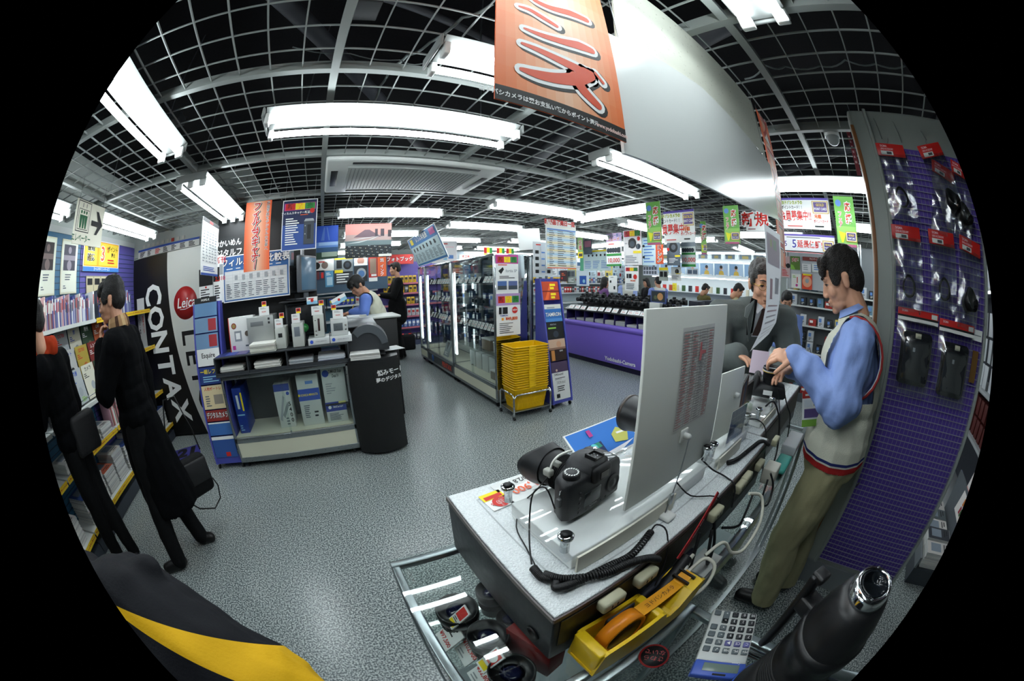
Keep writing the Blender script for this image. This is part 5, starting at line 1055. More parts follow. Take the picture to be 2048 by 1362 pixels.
# ---------------------------------------------------------------- stacked yellow baskets
YB = M('e2b400', .35); 
def basket_mesh(w, d, h, holes):
    mb = MB(); 
    def ring(z, s, hh, t=.006):
        a, b = w/2*s, d/2*s; pts = [(-a, -b), (a, -b), (a, b), (-a, b)]; n = 4; o = []; r = .03
        P = []
        for (x, y), (sx, sy) in zip(pts, ((-1, -1), (1, -1), (1, 1), (-1, 1))):
            for k in range(4):
                an = math.atan2(sy, sx)-PI/4+PI/2*k/3; P.append((x-sx*r+r*math.cos(an), y-sy*r+r*math.sin(an)))
        return P
    A_ = ring(0, .84, 0); B_ = ring(h, 1, 0); n = len(A_)
    if holes:
        mb.add([(x, y, 0) for x, y in A_], [tuple(range(n))], YB)
        for f0, f1 in ((0, .12), (.26, .32), (.46, .52), (.66, .72), (.84, 1)):
            vs = []
            for f in (f0, f1): vs += [(a[0]+(b[0]-a[0])*f, a[1]+(b[1]-a[1])*f, h*f) for a, b in zip(A_, B_)]
            mb.add(vs, [(k, (k+1) % n, n+(k+1) % n, n+k) for k in range(n)], YB)
        # uprights between the slots
        for i in range(n):
            a0, a1, b0, b1 = A_[i], A_[(i+1) % n], B_[i], B_[(i+1) % n]; L = math.dist(b0, b1); m_ = max(1, int(L/.018))
            for k in range(m_):
                f = (k+.5)/m_; p = (a0[0]+(a1[0]-a0[0])*f, a0[1]+(a1[1]-a0[1])*f, 0); q = (b0[0]+(b1[0]-b0[0])*f, b0[1]+(b1[1]-b0[1])*f, h)
                mb.tube([p, q], .0028, YB, 4)
    else:
        vs = [(x*1.0, y*1.0, 0.0) for x, y in A_]+[(x*.965, y*.965, h) for x, y in B_]; mb.add(vs, [(k, (k+1) % n, n+(k+1) % n, n+k) for k in range(n)]+[tuple(range(n-1, -1, -1))], YB)
        vs = [(x*.995, y*.995, h-.009) for x, y in B_]+[(x, y, h) for x, y in B_]; mb.add(vs, [(k, (k+1) % n, n+(k+1) % n, n+k) for k in range(n)], YB)
        vs = [(x*.965, y*.965, h-.001) for x, y in B_]+[(x*1.02, y*1.02, h+.001) for x, y in B_]; mb.add(vs, [(k, (k+1) % n, n+(k+1) % n, n+k) for k in range(n)], YB)
    mb.tube([(x*1.02, y*1.02, h) for x, y in B_], .005, YB, 6, True)
    return mb
BX, BY, BR = 2.02, 3.075, math.radians(-3)
t = thing('basket_cart', 'chrome wheeled stand under the stacked yellow baskets', 'basket stand', (BX, BY, 0), BR)
for sx in (-1, 1):
    MB().tube([(sx*.235, -.165, .03), (sx*.235, -.165, .24), (sx*.225, -.160, .28), (sx*.19, -.158, .30)] if 0 else [(sx*.235, -.165, .05), (sx*.235, -.165, .25), (sx*.235, -.14, .285), (sx*.235, .12, .285), (sx*.235, .155, .25), (sx*.235, .155, .05)], .010, CHROME, 10).build('side_frame', t)
    for y in (-.165, .155): m = MB(); m.cyl((sx*.235-.01, y, .02), (sx*.235+.01, y, .02), .02, BLACK, 12); m.build('caster', t)
MB().tube([(-.235, -.165, .245), (-.20, -.168, .285), (.20, -.168, .285), (.235, -.165, .245)], .010, CHROME, 10).build('front_bar', t)
MB().box((-.235, -.16, .085), (.235, .155, .093), STEEL).build('base_plate', t)
mb = basket_mesh(.43, .30, .24, True); b0 = mb.build('shopping_basket', None, (BX, BY, .094), BR, fix=False); tag(b0, 'lowest yellow shopping basket showing its slotted sides and red lettering', 'basket')
mb = MB(); mb.text('ヨドバシカメラ', .035, 0, 0, M('b03018', .5), 0, None, 'C', .03); mb.build('lettering', b0, (0, -.148, .185), rot=(math.radians(-8), 0, 0))
mb = basket_mesh(.43, .30, .24, False)
mb.cbox((0, -.155, .232), (.08, .012, .03), YB, .004); mb.cbox((0, .155, .232), (.08, .012, .03), YB, .004)
p = None
for k in range(17):
    loc = (BX+rnd.uniform(-.003, .003), BY+rnd.uniform(-.003, .003), .094+.0268*(k+1)); rz = BR+rnd.uniform(-.01, .01)
    lb = 'yellow shopping basket nested in the stack, %s above the lowest' % ORD[k]
    if p is None: p = tag(mb.build('shopping_basket', None, loc, rz), lb, 'basket', 'nested yellow baskets')
    else: dup(p, loc, rz, lb)
t = thing('basket_handle_pair', 'folded handles of the top yellow basket', 'handle', (BX, BY, .79), BR)
# ---------------------------------------------------------------- second brochure rack beside the baskets
bpy.data.objects.remove(t)
t = rack('blue wheeled brochure rack beside the yellow baskets', (2.62, 3.30, 0), math.radians(180), .30, 1.50, .36, None)
t.rotation_euler = (0, math.radians(0), math.radians(180)); t.name = 'brochure_rack'
# its front leans: sides drawn toward the camera at the foot; shift top with depth
for i, (z, h, e, bg, lb) in enumerate([(1.25, .22, [('p', [(.1, 0), (.5, .9), (.6, .9), (.3, 0)], 'o'), ('l', .45, .55, .95, .9, 2, 'y', 1, .7), ('l', .45, .05, .95, .4, 2, 'y', 1, .7), ('r', 0, .44, 1, .5, 'v')], 'b8401c', 'orange and red brochures fanned in the blue rack top'),
  (1.13, .07, [('l', .1, .2, .9, .7, 1, 's')], 'd8dad0', 'cream brochure below the orange ones'), (1.0, .15, [('t', .5, .55, .4, 'TAMRON', 'w', 'n', .03, 'C', .9), ('r', 0, 0, 1, .25, '4c88c8')], '2c6cb0', 'blue brochure with white capital lettering'), (.80, .20, [('t', .4, .85, .12, 'PENTAX', 's'), ('l', .05, .55, .6, .75, 1, 'l'), ('c', .5, .28, .2, '2c3440')], '0e1012', 'black brochure with a lens photo'),
  (.68, .12, [('c', .6, .5, .3, 'c89878'), ('r', 0, 0, 1, .2, '8c6a58')], 'c8a890', 'skin coloured portrait brochure'), (.55, .14, [('r', .1, .05, .3, .9, 'c08040'), ('t', .7, .8, .16, 'LENS', 'w')], '2a1814', 'dark brown brochure with warm highlights'), (.42, .12, [('c', .3, .2, .12, 'd0b0a0')], '4c3c58', 'dusky purple brochure'),
  (.30, .12, [('t', .4, .8, .3, 'X4Sound', 'k'), ('l', .1, .1, .9, .5, 3, 'k')], 'd8dad8', 'white monochrome flyer, upper'), (.10, .24, [('t', .5, .85, .14, 'X4Sound', 'w', 'k', .05), ('l', .2, .4, .8, .7, 3, 'k'), ('r', .15, .1, .35, .3, 'k')], 'd4d6d4', 'white monochrome flyer, lower')]):
    y = 2.925+.30*(z/1.5)
    board('brochure', '%s, in the rack beside the baskets' % lb, 'brochure', (2.345+ (0 if i else -.0), y, z), 0, .245, h, e, bg=bg, th=.006, tilt=math.radians(-11))
# price boards standing up there
boardy('release_table', 'hanging table of new product release dates in pale stripes', 'board', 2.96, (1091, 444), (1153, 538), [('r', 0, .90, 1, 1, 'e8e8e0')]+[('r', .03, .04+.083*k, .97, .08+.083*k, 'b8d8ec' if k % 2 else 'ece0b8') for k in range(10)]+[('l', .08, .04, .30, .84, 18, 'h', 1, .3), ('l', .34, .04, .68, .84, 18, 'h', 1, .3), ('l', .76, .04, .94, .84, 18, 'h', 1, .3), ('r', .03, .84, .97, .87, 'q'), ('r', .02, 0, .98, .02, 'o')], bg='e4ecec')
a = pyy(1091, 437, 2.955)
t = thing('red_heading', 'red cut-out heading on top of the release date table', 'sign', (a.x+.20, 2.952, a.z-.035)); mb = MB(); mb.box((-.21, .004, -.035), (.21, .008, .03), K('w')); mb.text('新製品発売日一覧', .062, 0, 0, K('r'), 0, None, 'C', .04, 0, .88); mb.build('lettering', t)
boardy('shape_chart', 'narrow white chart with columns of small dark squares', 'board', 3.08, (1066, 483), (1105, 552), [('r', .1+.3*c, .08+.19*r, .28+.3*c, .18+.19*r, 'k' if c != 1 else 'q') for c in range(3) for r in range(4)]+[('l', .1, .88, .6, .95, 1, 'r'), ('r', .38, .04, .6, .95, 'd4d8e0')]+[('r', .4, .1+.19*r, .58, .14+.19*r, 'q') for r in range(4)], bg='d4d8dc')
boardy('blank_board', 'blank white board hanging above the cabinet end', 'board', 3.2, (1038, 458), (1083, 503), [], roll=math.radians(-6))
t = board('lens_chart', 'large tilted blue lens comparison chart hung over the cabinets', 'board', (1.80, 6.35, 1.80), -PI/2, 1.62, .56, [('r', .01, .02, .99, .98, '3470a8'), ('r', .03, .08, .97, .68, 'b8ccd0'), ('t', .5, .84, .2, 'レンズ早見表', 'w', 'n', .03), ('l', .06, .12, .95, .42, 8, 'h', 7, .4)]+[('r', .1+.12*k, .5, .14+.12*k, .62, '24282c') for k in range(7)]+[('p', [(.1, .76), (.2, .76), (.2, .94), (.1, .94)], 'y'), ('p', [(.8, .76), (.95, .76), (.95, .94), (.8, .94)], 'm')], th=.01, tilt=math.radians(24), roll=math.radians(-2))
board('white_notice', 'large white hanging notice with red script beyond the cabinets', 'poster', (1.95, 6.0, 1.84), 0, .50, .42, [('l', .1, .82, .9, .92, 1, 'r'), ('l', .1, .68, .95, .76, 1, 'i'), ('r', .45, .15, .6, .3, 'c'), ('r', .65, .2, .85, .36, 'q'), ('t', .5, .05, .1, '~', 'r')], bg='e8e6e8')
for k in range(3):
    a = pyy(949+k*27 - (k == 2)*6, 462-k*1, 5.2)
    board('camera_flag', 'small red yellow green camera flag above the cabinet top, %s from the left' % ORD[k], 'flag', (a.x+.17, 5.2+.02*k, 1.791), 0, .165, .27, [('r', .02, .62, .34, .98, 'r'), ('r', .35, .66, .66, 1, 'y'), ('r', .67, .62, .98, .98, 'g'), ('r', .02, .45, .98, .6, 'y'), ('c', .5, .54, .07, 'w'), ('r', .1, .0, .4, .38, 'k'), ('r', .55, .0, .9, .38, 'n')], bg='e8e8e0')
# ---------------------------------------------------------------- goods wall behind the suited man
TEAL = M('3c6880', .5); PBK = M('5a4c98', .5)
def gondola(label, x0, x1, y, zs, back, top=2.05, face=1, depth=.35, name='goods_shelf', edge='c8ccd0'):
    t = thing(name, label, 'shelf', (x0, y, 0)); W = x1-x0
    MB().box((0, depth, 0), (W, depth+.04, top), back).build('back_panel', t); MB().box((0, 0, 0), (W, depth, .12), M('3a4058')).build('base', t)
    for z in zs: MB().box((0, .02, z-.02), (W, depth, z), SHW).build('shelf', t); MB().box((0, .0, z-.035), (W, .02, z+.005), M(edge, .5)).build('shelf_edge', t)
    return t
gondola('teal backed goods shelves on the far wall behind the bending clerk', -1.0, 1.25, 8.1, (.45, .75, 1.10, 1.42), TEAL)
gondola('purple backed goods shelves on the far wall behind the suited man', 1.26, 3.4, 8.1, (.45, .72, 1.0, 1.28, 1.52), PBK, edge='b06070')
gondola('bright goods shelves on the far wall beyond the glass cabinets', 3.42, 10.6, 8.1, (.5, .8, 1.1, 1.4), M('c8d4dc', .5), 2.3)
PK = [('2c3ca0', 'c8c840', 'blue snack-like film pack'), ('b82420', 'e8e8e0', 'red and white ink pack'), ('c8a020', '2a2418', 'yellow and black film pack'), ('24262c', 'a8a8a8', 'black accessory pack'), ('4868a8', 'e0e4e8', 'blue and white paper pack'), ('d8dcd8', '5070a0', 'white product box'), ('b8bcc0', 'a03030', 'grey box with a red label')]
pk = []
for i, (a, b, l) in enumerate(PK):
    t = thing('product_pack', '%s standing on the far goods shelves' % l, 'product pack', (0, 8.2, .5), 0, '%ss on the far shelves' % l)
    MB().box((-.045, 0, 0), (.045, .04, .17), M(a, .4), .004).build('pack', t); mb = MB(); draw(mb, .08, .15, [('r', .1, .4, .9, .8, b), ('l', .1, .05, .9, .3, 2, b)]); mb.build('pack_label', t, (-.04, -.001, .01)); pk.append(t)
used = [0]*len(pk)
def place(i, x, y, z, rz=0):
    if not used[i]: pk[i].location = (x, y, z); pk[i].rotation_euler = (0, 0, rz); used[i] = 1
    else: dup(pk[i], (x, y, z), rz)
for z, x0, x1, ids in ((1.105, .1, .72, (0, 0, 3)), (1.105, .75, 1.25, (1, 1, 6)), (.755, .3, 1.24, (1, 6, 1)), (.455, .3, 1.24, (1, 1, 5)), (1.525, 1.45, 2.25, (2, 2, 2)), (1.285, 1.45, 2.25, (2, 2, 3)), (1.005, 1.6, 2.3, (2, 3, 2)), (.725, 1.6, 2.3, (6, 3, 6)), (.455, 1.6, 2.3, (4, 4, 4)), (.125, 1.6, 2.3, (1, 3, 4)), (1.405, 3.5, 10.4, (5, 0, 4, 3, 2, 6)), (1.105, 3.5, 10.4, (3, 6, 5, 1))):
    x = x0
    while x < x1: place(rnd.choice(ids), x, 8.13, z+.001); x += .105
tag(MB().box((-.55, 8.072, 1.42), (1.50, 8.10, 2.21), M('3c5468')).build('poster_board'), 'dark blue backing board behind the camera posters on the far goods wall', 'board')
tag(MB().box((1.50, 8.072, 1.97), (2.15, 8.10, 2.21), M('a03830')).build('poster_board'), 'red backing board behind the photo book header on the far goods wall', 'board')
POST = [((622, 521), (668, 541), [('c', .25, .5, .3, 'k'), ('c', .6, .5, .3, '706058'), ('l', .3, .7, .7, .9, 1, 'r')], 'd8d8d4', 'white banner of small black cameras'), ((669, 517), (706, 544), [('r', .0, .0, .45, .2, 'y'), ('c', .7, .5, .3, 'k'), ('c', .7, .5, .16, '2c3440'), ('r', .1, .3, .4, .85, 'k'), ('r', .0, .9, 1, 1, 'y')], '788084', 'grey poster of two black cameras'), ((669, 545), (706, 567), [('l', .05, .1, .95, .9, 4, 'w', 1, .5)], '30343c', 'dark text poster with white lines'), ((708, 533), (735, 562), [('c', .55, .55, .32, 's'), ('c', .55, .5, .22, '4870a0')], '1c2024', 'dark poster with a silver ring'), ((708, 513), (735, 530), [('c', .5, .5, .4, 'b08070'), ('r', 0, 0, 1, .2, 'w')], 'd8d4cc', 'pale portrait poster'), ((737, 512), (755, 562), [('r', .15, .3, .9, .9, '907868'), ('r', 0, 0, 1, .15, 'w'), ('r', .3, .2, .9, .28, 'w')], 'b02820', 'red framed poster'), ((650, 542), (667, 573), [('r', .2, .1, .9, .6, 'b8d8e8'), ('l', .1, .7, .9, .9, 2, 'w')], '5898c0', 'pale blue poster'), ((632, 542), (649, 560), [('r', .1, .1, .4, .9, '6c2c30'), ('r', .6, .2, .9, .8, 'r')], '304058', 'dark box display'), ((755, 512), (773, 552), [('t', .5, .78, .2, '紙', 'w', 'r', .05), ('t', .5, .48, .2, 'イ', 'w', 'r', .05), ('t', .5, .28, .2, 'ン', 'w', 'r', .05), ('t', .5, .1, .2, 'ク', 'w', 'r', .05)], 'e86838', 'orange banner for paper and ink'), ((778, 510), (821, 527), [('t', .5, .5, .5, 'フォトブック', 'w', 'v', .03)], 'd03c38', 'red photo book header sign')]
for tl, br, e, bg, lb in POST: boardy('goods_poster', lb+' on the far goods wall', 'poster', 8.06, tl, br, e, bg=bg)
t = thing('black_bag', 'black shoulder bag standing by the far goods shelves', 'bag', (1.78, 7.6, 0)); MB().box((-.2, -.1, 0), (.2, .1, .34), M('101012', .8), .04, seg=3).build('bag_body', t); MB().tube([(-.14, 0, .33), (-.1, 0, .46), (.1, 0, .46), (.14, 0, .33)], .01, BLACK, 6).build('strap', t)

rnd = random.Random(88)
TXT = ['新発売', 'デジカメ', '特価', 'お買得', 'レンズ', 'フェア', '最新', 'プリンタ', 'ポイント', '限定']
x = 3.5; i = 0
while x < 10.2:
    w_ = rnd.uniform(.34, .52); c1, c2 = rnd.choice((('e8ecf0', 'b'), ('f0e8e0', 'r'), ('d0e4f0', 'n'), ('f4e070', 'r'), ('e8e8e8', 'g'), ('c8d8f0', 'm'))); cn = {'e8ecf0': 'white', 'f0e8e0': 'cream', 'd0e4f0': 'pale blue', 'f4e070': 'yellow', 'e8e8e8': 'light grey', 'c8d8f0': 'lavender blue'}[c1]
    for r_, z in enumerate((1.62, 1.93)):
        board('goods_poster', '%s sales poster, %s row of the bright far wall, %s from left' % (cn, ('lower', 'upper')[r_], ORD[i]), 'poster', (x, 8.42, z), 0, w_*.95, .28, [('t', .5, .78, .28, rnd.choice(TXT), c2, 'w', .04, 'C', .9), ('r', .08, .12, .4, .55, rnd.choice(['k', '48688c', 'h', '8c3038'])), ('l', .46, .1, .95, .55, 4, 'h')], bg=c1)
    x += w_; i += 1
tag(MB().cyl((3.6, 8.30, 2.26), (10.4, 8.30, 2.26), .014, M('f2fbff', .4, emit=10), 8).build('shelf_light_tube'), 'continuous light tube over the bright far goods wall', 'lamp')  # extra glowing tube, added to brighten the far goods wall
# ================================================================ PURPLE CAMERA COUNTER
PUR = M('7862c8', .42); PUD = M('2c2460', .5)
t = thing('camera_counter', 'long purple counter with small white lettering low on its front', 'counter', (4.24, 2.55, 0)); L = 2.50
MB().box((.06, 0, 0), (.9, L, .10), M('1a1638')).build('kick_board', t)
MB().box((0, 0, .10), (.9, L, .70), PUR, .004).build('front_panel', t)
MB().cyl((.02, 0, .70), (.02, L, .70), .05, PUR, 16).build('rounded_edge', t)
MB().box((.28, 0, .70), (.9, L, .93), PUD).build('recess_back', t); MB().box((.0, 0, .925), (.9, L, .945), PUD, .003).build('recess_top', t)
for k in range(11): MB().box((.02, k*.245, .70), (.28, k*.245+.012, .93), PUD).build('divider', t)
mb = MB(); mb.add([(-.02, 0, .945), (.20, 0, 1.02), (.20, L, 1.02), (-.02, L, .945), (-.02, 0, .93), (.9, 0, .93), (.9, 0, 1.02), (.9, L, 1.02), (.9, L, .93), (-.02, L, .93)], [(0, 1, 2, 3), (0, 4, 5, 6, 1), (1, 6, 7, 2), (3, 2, 7, 8, 9), (5, 8, 7, 6), (0, 3, 9, 4)], M('121416', .35)); mb.build('sloping_top', t)
mb = MB(); mb.text('Yodobashi-Camera', .088, 0, 0, K('w'), 0, None, 'C', .03); mb.build('lettering', t, (-.003, 1.06, .17), rz=-PI/2)
rnd = random.Random(5)
for k in range(10):
    papers('pale leaflet pile in the purple counter slots, %s from the near corner' % ORD[k], 4.37, 2.68+k*.245, .703, .2, .2, rnd.randint(12, 24), ('c8ccc8', 'dcdcd8', 'b8bcc0'), seed=60+k)
# display cameras with price cards
def smallcam(name, label, scale=1.0, big=False):
    t = thing(name, label, 'camera', (4.5, 3, 1.08), PI/2, 'cameras on the purple counter')
    MB().box((-.065, -.02, 0), (.065, .03, .085), BODY, .012).build('body', t); MB().box((-.025, -.02, .08), (.025, .03, .115), BODY, .010).build('viewfinder_hump', t)
    l = .12 if big else .075
    MB(Matrix.Translation((0, .03, .042)) @ Matrix.Rotation(-PI/2, 4, 'X')).lathe([(.030, 0), (.032, l*.5), (.038, l*.6), (.038, l), (.034, l), (0, l*.9)], M('131518', .35), 20).build('lens', t)
    MB(Matrix.Translation((0, .03, .042)) @ Matrix.Rotation(-PI/2, 4, 'X')).lathe([(.033, l*.55), (.039, l*.58), (.039, l*.62), (.033, l*.65)], M('8a8e92', .3, .8), 20).build('silver_ring', t)
    s = MB(); s.box((-.05, -.04, -.06), (.05, .05, -.052), ACRYL); s.box((-.008, -.01, -.055), (.008, .01, 0), ACRYL); s.build('acrylic_stand', t)
    return t
ca = smallcam('slr_camera', 'black camera on an acrylic stand along the purple counter'); cb = smallcam('slr_camera', 'black camera with a long lens on the purple counter', big=True)
pc = board('price_card', 'white price card in the row along the purple counter edge', 'price card', (4.24, 3, .95), -PI/2, .12, .085, [('l', .06, .7, .94, .93, 2, 'h'), ('t', .5, .42, .26, '¥89,800', 'r', None, 0, 'C', .85), ('l', .1, .08, .6, .22, 1, 's')], th=.003, tilt=math.radians(-42), group='price cards along the purple counter')
k = 0; fa = fb = fc = True
y = 2.66
while y < 5.0:
    for (x, z) in ((4.50, 1.081), (4.72, 1.15)):
        yy = y+rnd.uniform(-.03, .03)+(.07 if x > 4.6 else 0); big = rnd.random() < .3
        src = cb if big else ca
        if (big and fb) or (not big and fa):
            src.location = (x, yy, z); src.rotation_euler = (0, 0, PI/2+rnd.uniform(-.3, .3))
            if big: fb = False
            else: fa = False
        else: dup(src, (x, yy, z), PI/2+rnd.uniform(-.35, .35))
        k += 1
    y += .17
t = thing('camera_step', 'black stepped stand under the back row of cameras on the purple counter', 'display stand', (4.64, 2.6, 1.021)); MB().box((0, 0, 0), (.18, 2.36, .068), BLACK, .004).build('step', t)
y = 2.78; i = 0
while y < 4.98:
    if fc: pc.location = (4.235, y, .952); fc = False
    else: dup(pc, (4.235+rnd.uniform(0, .03), y, .952+rnd.uniform(0, .01)))
    y += rnd.uniform(.13, .19)
# the return of the counter running away behind the big white board
t = thing('camera_counter', 'black topped return of the purple counter running away to the right', 'counter', (5.16, 2.55, 0)); 
MB().box((0, 0, 0), (2.95, .62, .92), PUR, .004).build('body', t); MB().box((-.02, -.02, .92), (2.97, .64, 1.0), M('16181a', .35), .003).build('top', t)
t = thing('back_counter', 'white topped back counter behind the clerks on the sales island', 'counter', (5.6, 4.78, 0)); MB().box((0, 0, 0), (2.5, .34, .95), PUD).build('body', t); MB().box((-.02, -.02, .95), (2.52, .36, .98), M('c8ccc8', .4)).build('top', t)
# small photo screen stand at the counter corner
t = thing('photo_stand', 'blue framed photo stand with a white product box at the counter corner', 'display stand', (4.42, 3.02, 1.02), -PI/2)
MB().box((-.15, .02, 0), (.15, .05, .34), M('3c4c80', .4), .004).build('frame', t); mb = MB(); draw(mb, .26, .16, [('r', 0, 0, 1, 1, '20282c'), ('c', .65, .5, .35, 'b08050'), ('c', .3, .4, .2, '50583c')]); mb.build('photo', t, (-.13, .018, .165)); MB().box((-.10, -.08, 0), (.10, .015, .15), M('c4c6c0', .5), .004).build('product_box', t)
# goods on the return counter and far racks
rnd = random.Random(15)
bb = [carton('small white boxed item on the return counter, plain', 5.3, 2.8, 1.001, .12, .1, .08, M('c8ccca', .5), group='white boxed items on the return counter', name='product_box', cat='box'), carton('black bag on the return counter behind the customer', 5.6, 2.9, 1.001, .26, .16, .18, M('1c2030', .6), group='black bags on the return counter', name='camera_bag', cat='bag')]
for i in range(12): dup(bb[0], (5.3+i*.21, 2.66+rnd.uniform(0, .1), 1.001), rnd.uniform(-.2, .2), 'small white boxed item on the return counter of the sales island', group='white boxed items on the return counter')
for i in range(7): dup(bb[1], (5.7+i*.32, 3.0, 1.001), rnd.uniform(-.2, .2), 'black camera bag on the return counter of the sales island', group='black bags on the return counter')
bb[0]['label'] = 'small white boxed item on the return counter of the sales island'; bb[1]['label'] = 'black camera bag on the return counter of the sales island'
# ---------------------------------------------------------------- lit shelves on the far right wall
t = thing('lit_shelf', 'brightly lit white shelves with portrait photos on the far right wall', 'shelf', (8.3, 2.0, 0), 0)
MB().box((.36, 0, 0), (.40, 4.0, 2.36), M('d0d8da', .5)).build('back_panel', t); MB().box((0, 0, 0), (.36, 4.0, .9), M('c4ccd4', .5)).build('base', t)
for z in (1.25, 1.70, 2.12, 2.34): MB().box((0, 0, z), (.36, 4.0, z+.025), M('e4eaec', .4)).build('shelf', t)
for z in (1.66, 2.08, 2.30): MB().cyl((.06, .1, z), (.06, 3.9, z), .014, M('f2fbff', .4, emit=7), 8).build('shelf_light_tube', t)
pt = board('portrait_photo', 'portrait photo of a dark haired model on blue in the lit shelf row', 'photograph', (8.26, 3.0, 1.74), -PI/2, .40, .30, [('r', 0, 0, 1, 1, '88a8c8'), ('r', .5, 0, 1, 1, 'a8c0d8'), ('c', .5, .62, .16, 'c89c80'), ('c', .5, .72, .14, '181414'), ('p', [(.3, 0), (.36, .35), (.5, .45), (.66, .35), (.72, 0)], 'c8a848'), ('r', .1, 0, .9, .06, 'w')], th=.01, group='portrait photos in the lit shelf row')
for k in range(8): dup(pt, (8.26, 2.46+k*.44+.44, 1.74))
pt.location = (8.26, 2.46, 1.74)
b2 = board('framed_sample', 'small framed sample on the top lit shelf', 'frame', (8.28, 3.0, 2.15), -PI/2, .30, .14, [('r', .05, .1, .95, .9, '8498a8'), ('r', .3, .2, .7, .7, 'c0b070')], th=.01, group='framed samples on the top lit shelf')
for k in range(9): dup(b2, (8.28, 2.45+k*.41+.2, 2.15))
for k in range(16):
    c = ['c83028', '2c2c34', '3a5a30', 'd0c8b0', 'b0482c'][k % 5]
    carton('bottle sized %s box on the lower lit shelf, place %s' % (['red', 'black', 'green', 'cream', 'rust'][k % 5], ORD[k]), 8.42, 2.2+k*.22, 1.276, .07, .1, .16, M(c, .5), -PI/2, name='product_box', cat='box', group='boxes on the lower lit shelf')
# ---------------------------------------------------------------- shelves and racks seen between customer and clerk
def wallrack(label, x, ya, yb, zs, back=M('7a8084', .5), depth=.32, top=2.2):
    t = thing('goods_shelf', label, 'shelf', (x, ya, 0)); W = yb-ya
    MB().box((depth, 0, 0), (depth+.03, W, top), back).build('back_panel', t); MB().box((0, 0, 0), (depth, W, .12), M('4a5054')).build('base', t)
    for y in (0, W-.02): MB().box((0, y, 0), (.02, y+.02, top), STEEL).build('post', t)
    for z in zs: MB().box((0, 0, z-.02), (depth, W, z), SHW, .002).build('shelf', t)
    return t
wallrack('metal goods rack between the customer and the clerk', 5.0, -.15, 1.05, (.35, .70, 1.06, 1.32, 1.52))
wallrack('metal goods rack half hidden behind the clerk', 5.0, -1.4, -.17, (.35, .70, 1.06, 1.32, 1.52))
rnd = random.Random(31)
fam = [('c8ccd0', .10, .14, 'white'), ('24272c', .09, .11, 'black'), ('a83028', .12, .09, 'red'), ('6c8ca0', .10, .12, 'steel blue'), ('8c8478', .12, .10, 'brown grey'), ('d8c060', .08, .13, 'pale yellow')]
fp = []
for c, w, h, n in fam:
    t = thing('product_box', '%s product box on the metal goods racks' % n, 'box', (5, 0, .7), 0, '%s boxes on the metal racks' % n); MB().box((0, -w/2, 0), (.12, w/2, h), M(c, .5), .003).build('box_body', t)
    mb = MB(); draw(mb, w*.8, h*.8, [('r', .05, .45, .6, .9, 'q' if n != 'red' else 'w'), ('l', .1, .05, .9, .35, 2, 'k' if n != 'black' else 'w')]); mb.build('label_print', t, (-.001, w*.4, h*.1), rz=-PI/2); fp.append([t, 0, n])
for z in (.121, .351, .701, 1.061, 1.321, 1.521):
    for ya, yb in ((-.1, 1.0), (-1.35, -.22)):
        y = ya
        while y < yb:
            f = rnd.choice(fp)
            if z in (.121, .351) and rnd.random() < .3: f = fp[2]
            for s_ in range(rnd.choice((1, 2)) if z < 1.0 else 1):
                lz = z+s_*.15
                if not f[1]: f[0].location = (5.04, y, lz); f[1] = 1
                else: dup(f[0], (5.04, y, lz))
            y += rnd.uniform(.125, .16)
        
tag(MB().box((4.935, .10, 1.54), (4.995, 1.0, 2.12), M('b8bcc0')).build('poster_board'), 'pale backing board carrying posters above the metal goods rack', 'board')
POSTX = [(4.92, (1583, 547), (1602, 577), [('t', .6, .55, .6, '1', 'r', 'w', .03), ('l', .1, .7, .6, .9, 2, 'l'), ('c', .55, .2, .1, 'm')], 'e0e0d8', 'white poster with a red figure 1'), (4.92, (1604, 547), (1624, 580), [('c', .5, .5, .36, 'e8a080'), ('c', .5, .55, .15, 's'), ('r', .1, .9, .9, 1, 'y')], 'd84828', 'orange poster with a round gadget'), (4.92, (1624, 527), (1648, 546), [('l', .1, .2, .9, .9, 3, 'q')], 'e0e4e0', 'white notice with yellow heading'), (4.92, (1604, 527), (1622, 545), [('l', .1, .2, .9, .9, 3, 's')], 'e4e4e4', 'plain white notice'), (4.92, (1581, 512), (1600, 540), [('t', .5, .7, .3, '応援', 'r', 'w', .04), ('p', [(0, 0), (.5, 0), (.3, .3), (0, .4)], 'l')], '5c7c30', 'small green campaign card'), (4.92, (1562, 512), (1580, 555), [('c', .3, .6, .14, 'k'), ('c', .8, .55, .12, 'k'), ('l', .05, .05, .95, .4, 5, 'r')], 'c8a8a8', 'pink and white camera poster'), (4.92, (1605, 513), (1668, 526), [('t', .35, .5, .6, 'キャンペーン', 'w', None, 0, 'C', .7), ('r', .62, 0, 1, 1, '505020'), ('t', .8, .5, .6, 'ステップ', 'w', None, 0, 'C', .6)], '7c3430', 'dark red strip sign')]
for x, tl, br, e, bg, lb in POSTX: boardx('rack_poster', lb+' above the metal goods rack', 'poster', x, tl, br, e, bg=bg)
boardx('snack_rack_card', 'orange and purple hanging card at the left of the metal rack', 'card', 4.7, (1577, 625), (1590, 658), [('p', [(0, .1), (.9, .3), (.8, .5), (.1, .4)], 'y'), ('p', [(0, .5), (.9, .7), (.8, .85), (.1, .7)], 'o')], bg='5c3a80')
